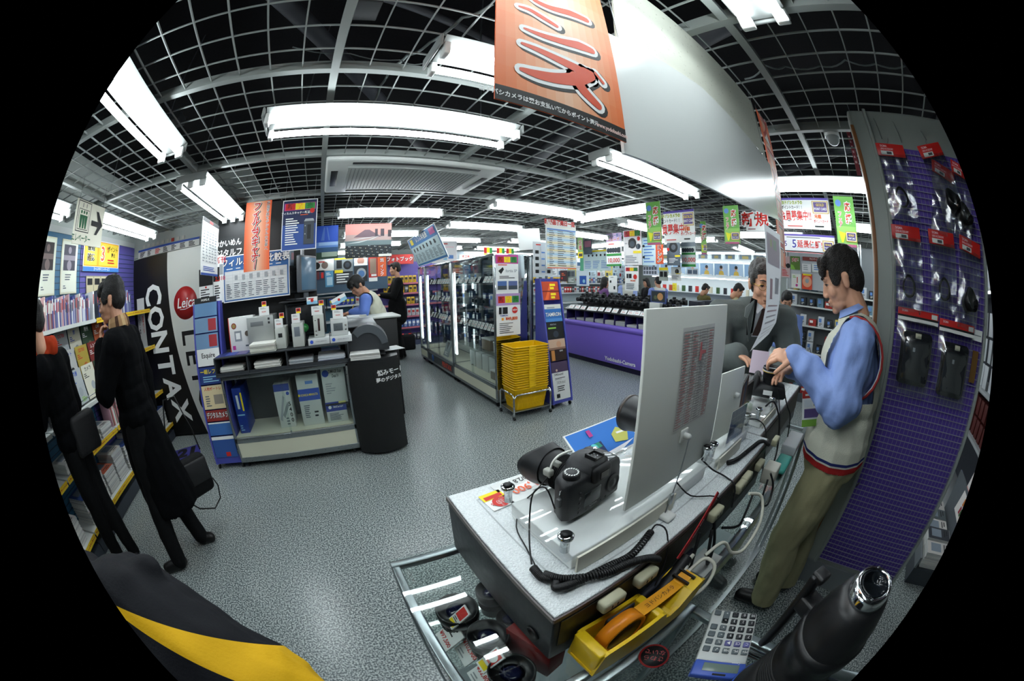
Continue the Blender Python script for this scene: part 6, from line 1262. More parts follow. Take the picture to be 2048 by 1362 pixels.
# ---------------------------------------------------------------- hanging signs over the sales floor
def gold(x, z, s): return [('r', x-s, z-s*.42, x+s, z+s*.42, 'b89840'), ('r', x-s*.92, z-s*.34, x+s*.92, z+s*.34, 'e8dcc0'), ('r', x-s*.78, z-s*.24, x+s*.78, z+s*.26, '4a3878')]
OHEN = [('r', 0, 0, 1, 1, '6aa84c'), ('r', .04, .04, .96, .4, '8cc060'), ('c', .22, .86, .07, 'q'), ('t', .66, .78, .19, '応', 'r', 'w', .06, 'C', .8), ('t', .66, .54, .19, '援', 'r', 'w', .06, 'C', .8), ('t', .24, .63, .12, 'フ', 'r', 'w', .05, 'C', .8), ('t', .24, .52, .12, 'ェ', 'r', 'w', .05, 'C', .8), ('t', .24, .42, .12, 'ア', 'r', 'w', .05, 'C', .8), ('p', [(.1, .3), (.45, .26), (.3, .08), (.22, .08)], 'e0e028'), ('r', .44, .10, .98, .30, 'b89840'), ('r', .47, .115, .95, .285, 'e8e0c8'), ('r', .50, .13, .92, .27, '4a3878'), ('t', .71, .225, .055, 'GOLD', 'y', None, 0, 'C', .9), ('t', .71, .165, .05, 'POINT CARD', 'w', None, 0, 'C', .55), ('r', .05, .0, .95, .05, 'b05a80')]
SHUCHU = [('r', 0, .93, 1, 1, '5a4aa0'), ('t', .22, .84, .13, 'ヨドバシカメラの', 'g', 'y', .03, 'C', .75), ('t', .22, .68, .13, 'ポイントカード！！', 'k', None, 0, 'C', .7), ('t', .27, .40, .34, '会員募集中!!', 'r', 'w', .05, 'C', .62), ('l', .05, .06, .6, .12, 1, 'r'), ('r', .64, .50, .98, .90, 'b89840'), ('r', .655, .52, .965, .88, 'e8dcc0'), ('r', .67, .55, .95, .86, '6a5890'), ('t', .81, .77, .12, 'GOLD', 'y', None, 0, 'C', .9), ('t', .81, .64, .11, 'POINT CARD', 'w', None, 0, 'C', .7), ('t', .74, .40, .13, '元祖', 'r', 'a', .02), ('t', .8, .25, .12, 'ポイントカード', 'r', 'w', .02, 'C', .65), ('l', .64, .06, .96, .14, 1, 'k')]
def hsign(label, x, tl, br, els, bg='w', name='hanging_sign', cat='sign', **k):
    t = boardx(name, label, cat, x, tl, br, els, bg=bg, **k); w = t.dimensions.x if 0 else None
    a, b = pxx(*tl, x), pxx(*br, x); W = abs(b.y-a.y); h = a.z-b.z
    for q in (.06, .94): MB().cyl((W*q, .002, h), (W*q, .002, h+max(.02, CZ+.02-a.z)), .0012, STEEL, 5).build('hanging_wire', t)
    return t
hsign('green campaign banner left of the long membership sign', 3.0, (1291, 406), (1324, 489), OHEN, name='campaign_banner', cat='banner')
hsign('long hanging membership sign beside the green banner', 3.15, (1326, 424), (1391, 484), SHUCHU)
hsign('thin green campaign banner right of the membership sign', 4.2, (1400, 443), (1414, 509), OHEN, name='campaign_banner', cat='banner')
hsign('green campaign banner just below the white hanging board', 3.1, (1445, 412), (1481, 488), OHEN, name='campaign_banner', cat='banner')
hsign('white sign with big red characters cut off by the white board', 3.3, (1490, 424), (1530, 462), [('t', .5, .55, .8, '新規', 'r', 'w', .05), ('l', .05, .05, .95, .15, 1, 'v')])
hsign('large membership sign with a gold card above the clerk', 3.3, (1562, 396), (1663, 461), SHUCHU)
hsign('five year warranty sign under the large membership sign', 3.28, (1562, 467), (1671, 511), [('r', 0, .9, 1, 1, '5a4aa0'), ('l', .05, .78, .9, .86, 1, 'k'), ('t', .08, .45, .4, '5', '4a3878', 'w', .03), ('t', .24, .45, .62, '5', '3c3490', 'w', .04), ('t', .53, .45, .42, '延長保証!', 'r', 'w', .04, 'C', .9), ('r', .77, .15, .98, .72, 'b89840'), ('r', .785, .19, .965, .68, 'e0d8c0'), ('r', .80, .25, .95, .62, '4a3878'), ('t', .875, .50, .14, 'GOLD', 'y'), ('t', .875, .34, .11, 'POINT CARD', 'w', None, 0, 'C', .7), ('r', 0, .06, 1, .1, 'k'), ('l', .02, 0, .98, .05, 1, 'r')], bg='d8d8dc')
hsign('green campaign banner right above the head of the clerk', 3.2, (1665, 392), (1716, 496), OHEN, name='campaign_banner', cat='banner')
hsign('pale red poster hanging edge-on above the security dome', 2.3, (1688, 250), (1706, 350), [('r', .1, .1, .9, .9, '9a4048'), ('l', .2, .2, .8, .8, 6, 'i')], bg='8c4048')
OT = [('c8b0e0', 'デジタル一眼レフ', 'b'), ]
hsign('trade-in poster with several cameras and red 10,000 yen', 4.9, (1212, 468), (1244, 532), [('r', 0, .75, 1, 1, 'd8b8e0'), ('t', .5, .92, .12, 'デジタル一眼レフ', 'b', 'w', .03, 'C', .8), ('t', .5, .80, .12, 'トレード', 'o', 'w', .04), ('l', .1, .64, .9, .70, 1, 'r')]+[('c', .14+.16*k, .48, .075, '1c2430') for k in range(5)]+[('r', .75, .4, .92, .56, '1c2430'), ('r', .02, .31, .98, .38, 'g'), ('t', .48, .17, .19, '10,000', 'r', 'w', .03, 'C', .95), ('r', .02, .0, .98, .06, 'g')])
hsign('release poster of a large black camera over the purple counter', 4.8, (1246, 462), (1284, 530), NEW(.90, .16)+[('c', .5, .62, .15, '181c20'), ('r', .3, .5, .65, .72, '181c20'), ('c', .5, .6, .09, '3a4450'), ('c', .82, .52, .08, '203040'), ('c', .85, .74, .06, 'r'), ('t', .16, .62, .05, 'EOS', 'k'), ('r', .55, .33, .98, .4, 'y'), ('r', .02, .03, .98, .30, 'e0e0e0'), ('l', .06, .05, .9, .28, 5, 'h')], bg='e8e4e4')
hsign('pale blue spec sheet next to the large camera poster', 4.9, (1284, 476), (1313, 531), [('l', .05, .08, .95, .95, 8, 'q', 1, .4), ('c', .1, .7, .05, 'k'), ('c', .1, .3, .05, 'k')], bg='c8e0e8')
hsign('orange sign with vertical lens lettering', 4.7, (1311, 489), (1327, 528), [('t', .5, .82, .26, '眼', 'v', 'w', .02), ('t', .5, .5, .3, 'レ', 'k', 'w', .05), ('t', .5, .2, .3, 'ン', 'k', 'w', .05)], bg='c84c20')
hsign('dark poster of a camera seen from the side', 5.0, (1333, 478), (1361, 531), [('c', .5, .68, .2, '101418'), ('c', .5, .68, .1, '485058'), ('l', .1, .08, .9, .28, 4, 'e'), ('r', .6, .32, .98, .38, 'y'), ('c', .1, .6, .06, 'r')], bg='54606a')
hsign('second trade-in poster with red 10,000 yen, further right', 5.2, (1362, 483), (1392, 535), [('r', 0, .8, 1, 1, '8c98a0')]+[('c', .14+.16*k, .66, .08, '1c2430') for k in range(5)]+[('r', .02, .48, .98, .56, 'g'), ('t', .5, .28, .24, '10,000', 'r', 'w', .03, 'C', .95), ('r', .02, .03, .98, .12, 'g')], bg='d0d8d4')
hsign('release poster of a lens standing above the cameras', 4.75, (1250, 532), (1277, 582), NEW(.86, .14)+[('r', .12, .5, .5, .68, 'k'), ('r', .25, .5, .3, .68, 's'), ('c', .76, .56, .1, 'r'), ('t', .6, .40, .08, '¥49,800', 'r', 'a', .02), ('l', .05, .05, .95, .3, 4, 'h')])
hsign('small chart of product icons left of the orange lens sign', 5.1, (1286, 533), (1315, 551), [('r', .04+.19*c, .15+.45*r, .18+.19*c, .5+.45*r, 'h') for c in range(5) for r in range(2)], bg='d0d4e0')
hsign('yellow and grey camera card near the vested clerk', 5.2, (1318, 535), (1336, 562), [('r', 0, .8, 1, 1, 'y'), ('r', .1, .3, .45, .7, 'k'), ('r', .55, .3, .9, .7, 'k')], bg='a0a8a0')
hsign('white camera price poster right of the yellow card', 5.2, (1342, 534), (1362, 562), [('c', .6, .68, .18, 'k'), ('l', .05, .1, .95, .4, 4, 'h'), ('r', .5, .5, .95, .55, 'y')])
hsign('two photo sample card under the second trade-in poster', 5.3, (1374, 537), (1396, 551), [('r', .06, .2, .46, .8, '58687c'), ('r', .54, .2, .94, .8, '58687c')], bg='d8dce0')
hsign('pale lavender camera line-up board behind the release table', 5.6, (1160, 503), (1222, 541), [('r', 0, 0, .12, 1, '60b890'), ('l', .15, .1, .95, .5, 5, 'q', 3, .4)]+[('c', .3+.13*k, .75, .06, 'k') for k in range(5)]+[('r', .15, .92, .95, 1, 'y')], bg='d0e4e8')
hsign('dark picture of pink blossom hanging behind the table', 5.5, (1167, 474), (1184, 508), [('r', .1, .4, .9, .75, 'b07088')], bg='40505c')
hsign('green and red narrow banner beside the release table', 5.0, (1155, 476), (1166, 516), [('t', .5, .75, .24, '元', 'r', 'w', .05), ('t', .5, .5, .24, '祖', 'r', 'w', .05), ('r', 0, 0, 1, .3, 'y'), ('r', .2, .08, .9, .22, '3a2c28')], bg='88b860', name='campaign_banner', cat='banner')
hsign('white standing leaflet board with two phone pictures', 4.9, (1217, 551), (1234, 584), [('r', .15, .55, .35, .7, 'k'), ('r', .6, .15, .8, .35, 'k'), ('l', .2, .85, .9, .92, 1, 'h')])
hsign('red and white camera board at the left end of the cameras', 5.3, (1120, 541), (1134, 563), [('c', .3, .3, .1, 'r'), ('l', .2, .5, .9, .8, 2, 'o')], bg='3a2428')
hsign('grey board with paired cameras beyond the release table', 5.35, (1134, 540), (1151, 567), [('r', .1, .5, .45, .9, '485058'), ('r', .5, .5, .9, .9, '485058'), ('l', .1, .1, .9, .4, 3, 'w')], bg='8c9890')
hsign('bright white screen with a blue moon picture', 6.0, (1153, 541), (1178, 572), [('r', .25, .1, .8, .65, '2458b0'), ('c', .6, .3, .12, 'c')], bg='dce8f0')
hsign('yellow price tag hanging over the return counter', 5.0, (1345, 566), (1353, 582), [('l', .2, .2, .8, .8, 2, 'a')], bg='f0e040')
# ================================================================ HANGING WHITE BOARDS AND BANNERS OVER THE COUNTER
def hwire(t, pts, z0): 
    for x, y, z in pts: MB().cyl((x, y, z), (x, y, z0), .0015, STEEL, 5).build('hanging_wire', t)
GW = M('dde2df', .22)
t = thing('hanging_board', 'long blank glossy white board hanging lowest over the counter', 'board', (0, .365, 0))
MB().prism([(.453, 1.709), (1.03, 1.742), (1.60, 1.80), (1.578, 2.06), (.87, 2.085), (.452, 2.021)], 0, .007, GW).build('panel', t)
hwire(t, [(.50, .004, 2.01), (1.5, .004, 2.04)], CZ+.01)
for x in (1.36, 1.42): MB().cbox((x, -.004, 2.058), (.02, .006, .006), CHROME, .002).build('clip', t)
t = thing('hanging_board', 'upper white board close to the ceiling grid, behind the lower board', 'board', (0, .385, 0))
MB().prism([(.511, 2.03), (1.592, 2.06), (1.575, 2.405), (.60, 2.405), (.54, 2.23)], 0, .006, M('d3d6c8', .3)).build('panel', t)
hwire(t, [(.7, .003, 2.40), (1.4, .003, 2.40)], CZ+.01)
# big brush lettered banner
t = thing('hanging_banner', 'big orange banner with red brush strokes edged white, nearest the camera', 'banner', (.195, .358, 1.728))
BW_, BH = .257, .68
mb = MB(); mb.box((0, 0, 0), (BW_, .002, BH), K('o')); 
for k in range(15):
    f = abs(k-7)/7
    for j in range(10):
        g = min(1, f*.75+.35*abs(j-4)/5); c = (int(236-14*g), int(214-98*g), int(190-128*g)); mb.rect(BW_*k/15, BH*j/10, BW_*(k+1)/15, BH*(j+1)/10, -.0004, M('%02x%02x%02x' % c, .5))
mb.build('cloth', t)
mb = MB(); mb.rect(0, 0, BW_, .027, -.0008, M('1c1c1a', .5)); mb.text('ヨドバシカメラは翌お支払い額からポイント還元', .0105, .082, .012, K('w'), -.0012, None, 'C', .03, 0, .92); mb.text('www.yodobashi.com', .0115, .222, .012, K('f0d0c8'), -.0012, None, 'C', .03, 0, .8); mb.build('foot_strip', t)
def zp(a, b): p = pyy(960+a*.2203, b*.2203, .358); return (p.x-.195, p.z-1.728)
def ribbon(mb, pts, ws, grow, m, y, dx=0, dz=0):
    P = [Vector(zp(*p)) for p in pts]; s = .5; out = []; back = []
    Q = []; W = []
    for i in range(len(P)-1):
        a, b, c, d = P[max(i-1, 0)], P[i], P[i+1], P[min(i+2, len(P)-1)]
        for k in range(6):
            q = k/6; Q.append(.5*((2*b)+(c-a)*q+(2*a-5*b+4*c-d)*q*q+(3*b-a-3*c+d)*q**3)); W.append(ws[i]+(ws[i+1]-ws[i])*q)
    Q.append(P[-1]); W.append(ws[-1])
    for i, q in enumerate(Q):
        d = (Q[min(i+1, len(Q)-1)]-Q[max(i-1, 0)]).normalized(); n = Vector((-d.y, d.x)); w_ = W[i]*.000235+grow
        out.append((q.x+n.x*w_+dx, q.y+n.y*w_+dz)); back.append((q.x-n.x*w_+dx, q.y-n.y*w_+dz))
    def cap(c, d0, w_): return [(c.x+w_*math.cos(d0+math.radians(a))+dx, c.y+w_*math.sin(d0+math.radians(a))+dz) for a in (60, 30, 0, -30, -60)]
    dE = Q[-1]-Q[-2]; dS = Q[0]-Q[1]
    poly = out+cap(Q[-1], math.atan2(dE.y, dE.x), W[-1]*.000235+grow)+back[::-1]+cap(Q[0], math.atan2(dS.y, dS.x), W[0]*.000235+grow)
    mb.prism(poly, y, y, m)
ST = [([(420, -60), (500, 10), (640, 75), (820, 125), (960, 185)], [8, 26, 32, 42, 34]), ([(355, 62), (450, 95), (560, 160), (690, 240)], [12, 22, 26, 20]), ([(400, 262), (560, 325), (740, 380), (900, 420), (1010, 465)], [12, 26, 34, 48, 34]), ([(380, 398), (520, 455), (700, 540), (880, 630), (980, 690)], [14, 26, 36, 46, 40]), ([(372, 632), (520, 680), (700, 715), (880, 720), (1000, 690)], [18, 38, 48, 60, 46]), ([(860, 700), (940, 830), (1070, 965)], [50, 48, 34]), ([(1040, 665), (1110, 755)], [14, 18]), ([(930, 625), (1010, 670)], [14, 22])]
mb = MB()
for p, w_ in ST: ribbon(mb, p, w_, .0090, M('1c1c1a', .5), -.0008, .006, -.004)
mb.build('stroke_shadow', t)
mb = MB()
for i, (p, w_) in enumerate(ST): ribbon(mb, p, w_, .0078, K('w'), -.0012)
mb.build('stroke_edge', t)
mb = MB()
for i, (p, w_) in enumerate(ST): ribbon(mb, p, w_, 0, M('cf4a26', .5), -.0016-.00002*i)
mb.build('brush_strokes', t)
hwire(t, [(.02, .001, .67), (.23, .001, .67)], CZ-1.728+.01)
# second banner seen nearly edge on at the end of the boards
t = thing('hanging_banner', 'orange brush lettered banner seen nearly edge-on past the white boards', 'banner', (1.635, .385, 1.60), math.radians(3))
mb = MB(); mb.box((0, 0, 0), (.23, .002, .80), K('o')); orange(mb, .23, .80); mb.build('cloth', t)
mb = MB()
for i, c in enumerate('ズーメロコ'): 
    z = .72-i*.145; mb.text(c, .19, .12, z, K('k'), -.0009, None, 'C', .05, .2); mb.text(c, .19, .112, z+.004, K('w'), -.0012, None, 'C', .05, .2); mb.text(c, .19, .112, z+.004, M('b83a28', .5), -.0016, None, 'C', .02, .2)
mb.build('lettering', t); hwire(t, [(.01, .001, .80), (.22, .001, .80)], CZ-1.60+.01)
# curling paper taped to the board end
Lp = [(1528, 447), (1531, 500), (1533, 560), (1532, 610), (1522, 660), (1500, 703)]; Rp = [(1560, 470), (1562, 520), (1561, 570), (1558, 610), (1552, 645), (1538, 668)]
ys = [.360, .356, .350, .342, .330, .312]
vs = []; n = 5
for i in range(6):
    for k in range(n):
        f = k/(n-1); q = (Lp[i][0]+(Rp[i][0]-Lp[i][0])*f, Lp[i][1]+(Rp[i][1]-Lp[i][1])*f); p = pyy(*q, ys[i]); vs.append(tuple(p))
PT = bpy.data.materials.new('thin_paper'); PT.use_nodes = True; nt = PT.node_tree; b = nt.nodes['Principled BSDF']; b.inputs['Base Color'].default_value = lin('d4d6d8'); b.inputs['Roughness'].default_value = .6
tr = nt.nodes.new('ShaderNodeBsdfTranslucent'); tr.inputs[0].default_value = lin('d0d4d8'); mx = nt.nodes.new('ShaderNodeMixShader'); mx.inputs[0].default_value = .35; nt.links.new(b.outputs[0], mx.inputs[1]); nt.links.new(tr.outputs[0], mx.inputs[2]); nt.links.new(mx.outputs[0], nt.nodes['Material Output'].inputs[0])
t = thing('curling_poster', 'thin white poster seen from behind, curling down from the board end before the customer', 'poster')
mb = MB(); mb.add(vs, [(i*n+k, i*n+k+1, (i+1)*n+k+1, (i+1)*n+k) for i in range(5) for k in range(n-1)], PT, True); mb.build('paper', t)
mb = MB()
def patch(u0, v0, u1, v1, m):
    P = []
    for v in (v0, (v0+v1)/2, v1):
        for u in (u0, u1):
            i = min(int(v*5), 4); f = v*5-i; k = min(int(u*4), 3); g = u*4-k
            a = Vector(vs[i*n+k]).lerp(Vector(vs[i*n+k+1]), g); b_ = Vector(vs[(i+1)*n+k]).lerp(Vector(vs[(i+1)*n+k+1]), g); q = a.lerp(b_, f); P.append((q.x, q.y-.0012, q.z))
    mb.add(P, [(0, 1, 3, 2), (2, 3, 5, 4)], m)
patch(.1, .05, .9, .28, M('c4b8c4', .6)); patch(.3, .09, .42, .26, M('c4c89c', .6)); patch(.5, .08, .7, .25, M('a8c0ac', .6)); patch(.25, .38, .42, .55, M('b89aa0', .6)); patch(.6, .36, .85, .5, M('a4a8ac', .6))
for k in range(7): patch(.15, .6+k*.05, .85, .615+k*.05, M('b0aeb2' if k > 1 else 'b8a0a4', .6))
mb.build('print_showing_through', t)
# ================================================================ PURPLE GRID PANEL WITH HANGING ACCESSORIES
t = thing('grid_panel_column', 'tall white framed column with a purple wire grid panel behind the clerk', 'display column', (1.69, -.90, 0)); W = .76
CW_ = M('8f9692', .45)
MB().box((.0, .0, .0), (.16, W, CZ-.03), CW_, .02).build('column_body', t)
MB().box((-.006, .02, .19), (.0, W-.12, 2.19), M('54409a', .5)).build('purple_back', t)
MB().box((-.03, W-.12, .17), (.0, W-.10, CZ-.04), CW_, .004).build('edge_trim', t); MB().box((-.03, .0, .17), (.0, .02, CZ-.04), CW_, .004).build('edge_trim', t)
MB().box((-.004, W-.018, .1), (.06, W+.002, 2.3), M('8a5a34', .5), .003).build('wooden_edge', t)
MB().box((-.012, 0, 0), (.0, W, .16), M('70767a', .5)).build('foot_panel', t)
g = MB(); GWm = M('8e8ea0', .4, .2)
for k in range(71): z = .20+k*.028; g.box((-.018, .02, z-.0018), (-.0148, W-.12, z+.0018), GWm)
for k in range(23): y = .03+k*.0268; g.box((-.0148, y-.0009, .20), (-.0128, y+.0009, 2.18), GWm)
g.build('wire_grid', t)
for y, z in ((-.30, 2.34), (-.42, 2.33), (-.60, 2.30)): MB().tube([(-.0, y+.90, z), (-.02, y+.90, z-.02), (-.05, y+.90, z-.10), (-.055, y+.90, z-.13)], .0022, STEEL, 5).build('wire_hook', t)
REDH = M('c02420', .4)
def pack(label, y, z, kind, w=.17, h=.060, bag=.30, rl=0, x=1.635):
    t = thing('accessory_pack', label, 'accessory pack', (x, y, z), -PI/2, None, rot=(0, rl, -PI/2))
    MB().tube([(w*.5, .035, .018), (w*.5, -.02, .012), (w*.5, -.022, .022)], .002, STEEL, 6).build('peg_hook', t)
    mb = MB(); mb.box((0, -.004, -h), (w, .004, 0), REDH, .001); draw(mb, w, h, [('t', .26, -.22, .24, 'SIGMA', 'i'), ('t', .36, -.45, .20, 'LENS ACCESSORY', 'i', None, 0, 'C', .8), ('r', .12, -.92, .55, -.60, 'd8dcd8'), ('r', .32, -.86, .5, -.66, '484c50')], -.0042); mb.build('header_card', t)
    rnd = random.Random(int(y*999+z*77)); nx, nz = 10, 16; vs = []; fs = []
    for s_ in (-1, 1):
        for j in range(nz+1):
            for i in range(nx+1):
                u, v = i/nx, j/nz; bul = .022*math.sin(PI*u)*min(1, v*2.2)*(1 if v < .97 else .3)
                q = noise.noise(Vector((u*5+y*9, v*6+z*5, s_*3)))*.010
                vs.append((u*w*1.02-w*.01+q*.5, s_*(bul+.002)+q-.004, -h*.8-v*bag))
    o = (nx+1)*(nz+1)
    for s_ in (0, 1):
        for j in range(nz):
            for i in range(nx): a = s_*o+j*(nx+1)+i; fs.append((a, a+1, a+nx+2, a+nx+1))
    mb = MB(); mb.add(vs, fs, FILM, True); mb.build('clear_bag', t)
    m = M('0c0d0f', .35); c = (w*.5, -.012, -h-bag*.62)
    if kind == 'ring':
        R_ = .042; mb = MB(); mb.tube([(c[0]+R_*.8*math.cos(a), c[1]+.012*math.sin(a*2), c[2]+R_*math.sin(a)) for a in [2*PI*k/28 for k in range(28)]], .0055, m, 8, True)
        mb.tube([(c[0]+R_*.77*math.cos(a), c[1]+.012+.006*math.sin(a*2), c[2]+R_*.95*math.sin(a)) for a in [2*PI*k/28 for k in range(28)]], .004, m, 8, True); mb.build('adapter_ring', t)
    elif kind == 'hood':
        mb = MB(Matrix.Translation(c) @ Matrix.Rotation(math.radians(60), 4, 'X') @ Matrix.Rotation(.4, 4, 'Y')); mb.lathe([(.036, -.03), (.040, 0), (.052, .035), (.050, .035), (.037, 0), (.033, -.03), (.036, -.03)], m, 26); mb.cbox((.04, 0, .03), (.02, .03, .035), m, .004); mb.build('lens_hood', t)
    return t
pack('upper left red headed pack holding a thick black ring', -.25, 2.185, 'ring')
pack('upper middle red headed pack with a black hood low in its bag', -.515, 2.19, 'hood', bag=.33, rl=math.radians(-14))
pack('second red headed pack tilted across the upper middle one', -.60, 2.15, 'plain', w=.15, rl=math.radians(18), x=1.655)
pack('upper right red headed pack by the panel edge with a black hood', -.735, 2.16, 'hood', w=.12, rl=math.radians(14))
pack('middle row left red headed pack with a crinkled bag and ring', -.245, 1.82, 'ring')
pack('middle row centre red headed pack with a thin ring', -.47, 1.825, 'ring', w=.17, bag=.28)
pack('middle row right red headed pack with a folded card', -.685, 1.83, 'hood', w=.155, rl=math.radians(8), bag=.32)
def case(label, y, z):
    t = thing('accessory_pack', label, 'accessory pack', (1.63, y, z), -PI/2); w = .25
    mb = MB(); mb.box((0, -.004, -.048), (w, .004, 0), REDH, .001); draw(mb, w, .048, [('r', 0, -1, 1, -.72, 'w'), ('r', 0, -.72, 1, -.55, 'k'), ('t', .16, -.22, .26, 'SIGMA', 'i'), ('r', .82, -.5, .97, -.12, 'd8dcd8')], -.0042); mb.build('header_card', t)
    MB().tube([(w*.5, .03, -.01), (w*.5, -.02, -.016), (w*.5, -.022, -.004)], .002, STEEL, 6).build('peg_hook', t)
    mb = MB(); mb.box((.03, -.035, -.30), (w-.03, .012, -.085), M('1b1e22', .75, bump=.4, bscale=300), .03, seg=4); mb.build('soft_case', t)
    MB().box((.045, -.041, -.28), (w-.05, -.030, -.12), M('23262b', .75), .012, seg=3).build('flap_pocket', t)
    MB().cbox((w*.5, -.036, -.10), (.035, .008, .02), M('b8b8a0', .6), .002).build('white_tag', t); MB().cbox((w*.42, -.043, -.155), (.014, .002, .016), K('s')).build('logo_patch', t)
    mb = MB(); nx, nz = 8, 12; vs = []
    for j in range(nz+1):
        for i in range(nx+1):
            u, v = i/nx, j/nz; q = noise.noise(Vector((u*6+y*9, v*7, 2)))*.012; vs.append((u*w, -.045*math.sin(PI*u)**.5*min(1, v*4)+q-.004, -.045-v*.29))
    mb.add(vs, [(j*(nx+1)+i, j*(nx+1)+i+1, (j+1)*(nx+1)+i+1, (j+1)*(nx+1)+i) for j in range(nz) for i in range(nx)], FILM, True); mb.build('clear_bag', t)
case('lower left pack with a large soft black case behind the shoulder of the clerk', -.27, 1.485); case('lower right pack with a large soft black case', -.53, 1.475)
board('blank_tag', 'white blank price tag beside the lower packs', 'tag', (1.655, -.785, 1.42), -PI/2, .075, .045, [('r', .1, .45, .9, .55, 's')])
board('brown_tag', 'narrow brown tag hanging below the blank tag', 'tag', (1.655, -.80, 1.25), -PI/2, .045, .13, [], bg='6a4c20', th=.006)
# ================================================================ SHELVES BEYOND THE PANEL, RIGHT EDGE
t = thing('goods_shelf', 'crowded supply shelves beyond the purple panel at the right edge', 'shelf', (2.05, -2.02, 0)); W = 1.9
MB().box((0, 0, 0), (W, .03, 2.2), M('2c3038')).build('back_panel', t)
for z in (.12, .70, 1.05, 1.78): MB().box((0, .03, z-.025), (W, .42, z), M('9a9ea0', .4), .003).build('shelf', t)
MB().cyl((.1, .40, 1.745), (W-.1, .40, 1.745), .01, M('f2fbff', .4, emit=3), 8).build('shelf_light_tube', t)
for i, (x, z, n) in enumerate(((2.62, 1.78, 2), (2.78, 1.78, 3), (2.95, 1.78, 2), (3.12, 1.78, 1))):
    for k in range(n): carton('white carton on the top right shelf, stack %s, %s from the bottom' % (ORD[i], ORD[k]), x, -1.72, z+.001+k*.13, .13, .2, .128, M('c8ccd4', .5), PI)
rnd = random.Random(77); pr = None
for z, n in ((1.051, 9), (1.24, 9), (1.43, 9)):
    for i in range(n):
        x = 2.35+i*.15
        lab = 'white blister packet on the pegs of the right edge shelves'
        if pr is None:
            pr = thing('blister_packet', lab, 'packet', (x, -1.66, z), PI, 'white blister packets at the right edge'); mb = MB(); mb.box((-.05, 0, 0), (.05, .012, .17), M('b8bcc0', .4), .002); mb.build('card', pr); MB().box((-.03, -.008+.02, .02), (.03, .022, .09), M('8c2c2c', .4), .004).build('blister', pr)
        else: dup(pr, (x, -1.66+rnd.uniform(-.02, .02), z), PI+rnd.uniform(-.15, .15))
pr = None
for z in (.701, .85):
    for i in range(12):
        x = 2.2+i*.11
        if pr is None: pr = tag(MB().box((-.04, -.05, 0), (.04, .05, .13), M('4c1814', .5), .003).build('red_carton', None, (x, -1.7, z)), 'dark red carton on the lower right edge shelf', 'carton', 'dark red cartons at the right edge')
        else: dup(pr, (x, -1.7, z))
t = thing('magazine_rack', 'low wooden catalogue rack beyond the foot of the purple panel', 'rack', (1.95, -1.55, 0)); 
MB().box((0, 0, 0), (.75, .40, .12), M('3c4248')).build('base', t); MB().box((0, 0, .12), (.75, .02, .5), M('5a6064')).build('back_board', t); MB().box((0, .38, .12), (.75, .40, .2), M('6a7074')).build('front_lip', t)
for i in range(5): magstack('catalogue pile in the low rack past the panel, %s from the camera' % ORD[i], -1.50+0, .121, 14, .14, .27, 0, 'catalogue piles in the low rack', 90+i, ['c8c4c0', '30343c', 'c8c4c0', '50585c', 'b8b4b0'][i]).location = (1.97+i*.145, -1.20, .121)
for o in [o for o in C.objects if o.get('group') == 'catalogue piles in the low rack']: o.rotation_euler = (0, 0, -PI/2)
board('catalogue', 'colour photo catalogue leaning at the back of the low rack', 'catalogue', (2.42, -1.50, .33), PI, .22, .28, [('t', .25, .6, .12, 'カタログ', 'r', None, 0, 'C', .8)]+[('r', .45+.18*c, .1+.2*r, .6+.18*c, .27+.2*r, ['8c2030', '3a5a30', 'c07030', '3048a0', '202024', 'b0503c'][(c+r*2) % 6]) for c in range(3) for r in range(4)], bg='d8d4d0', tilt=math.radians(-12))
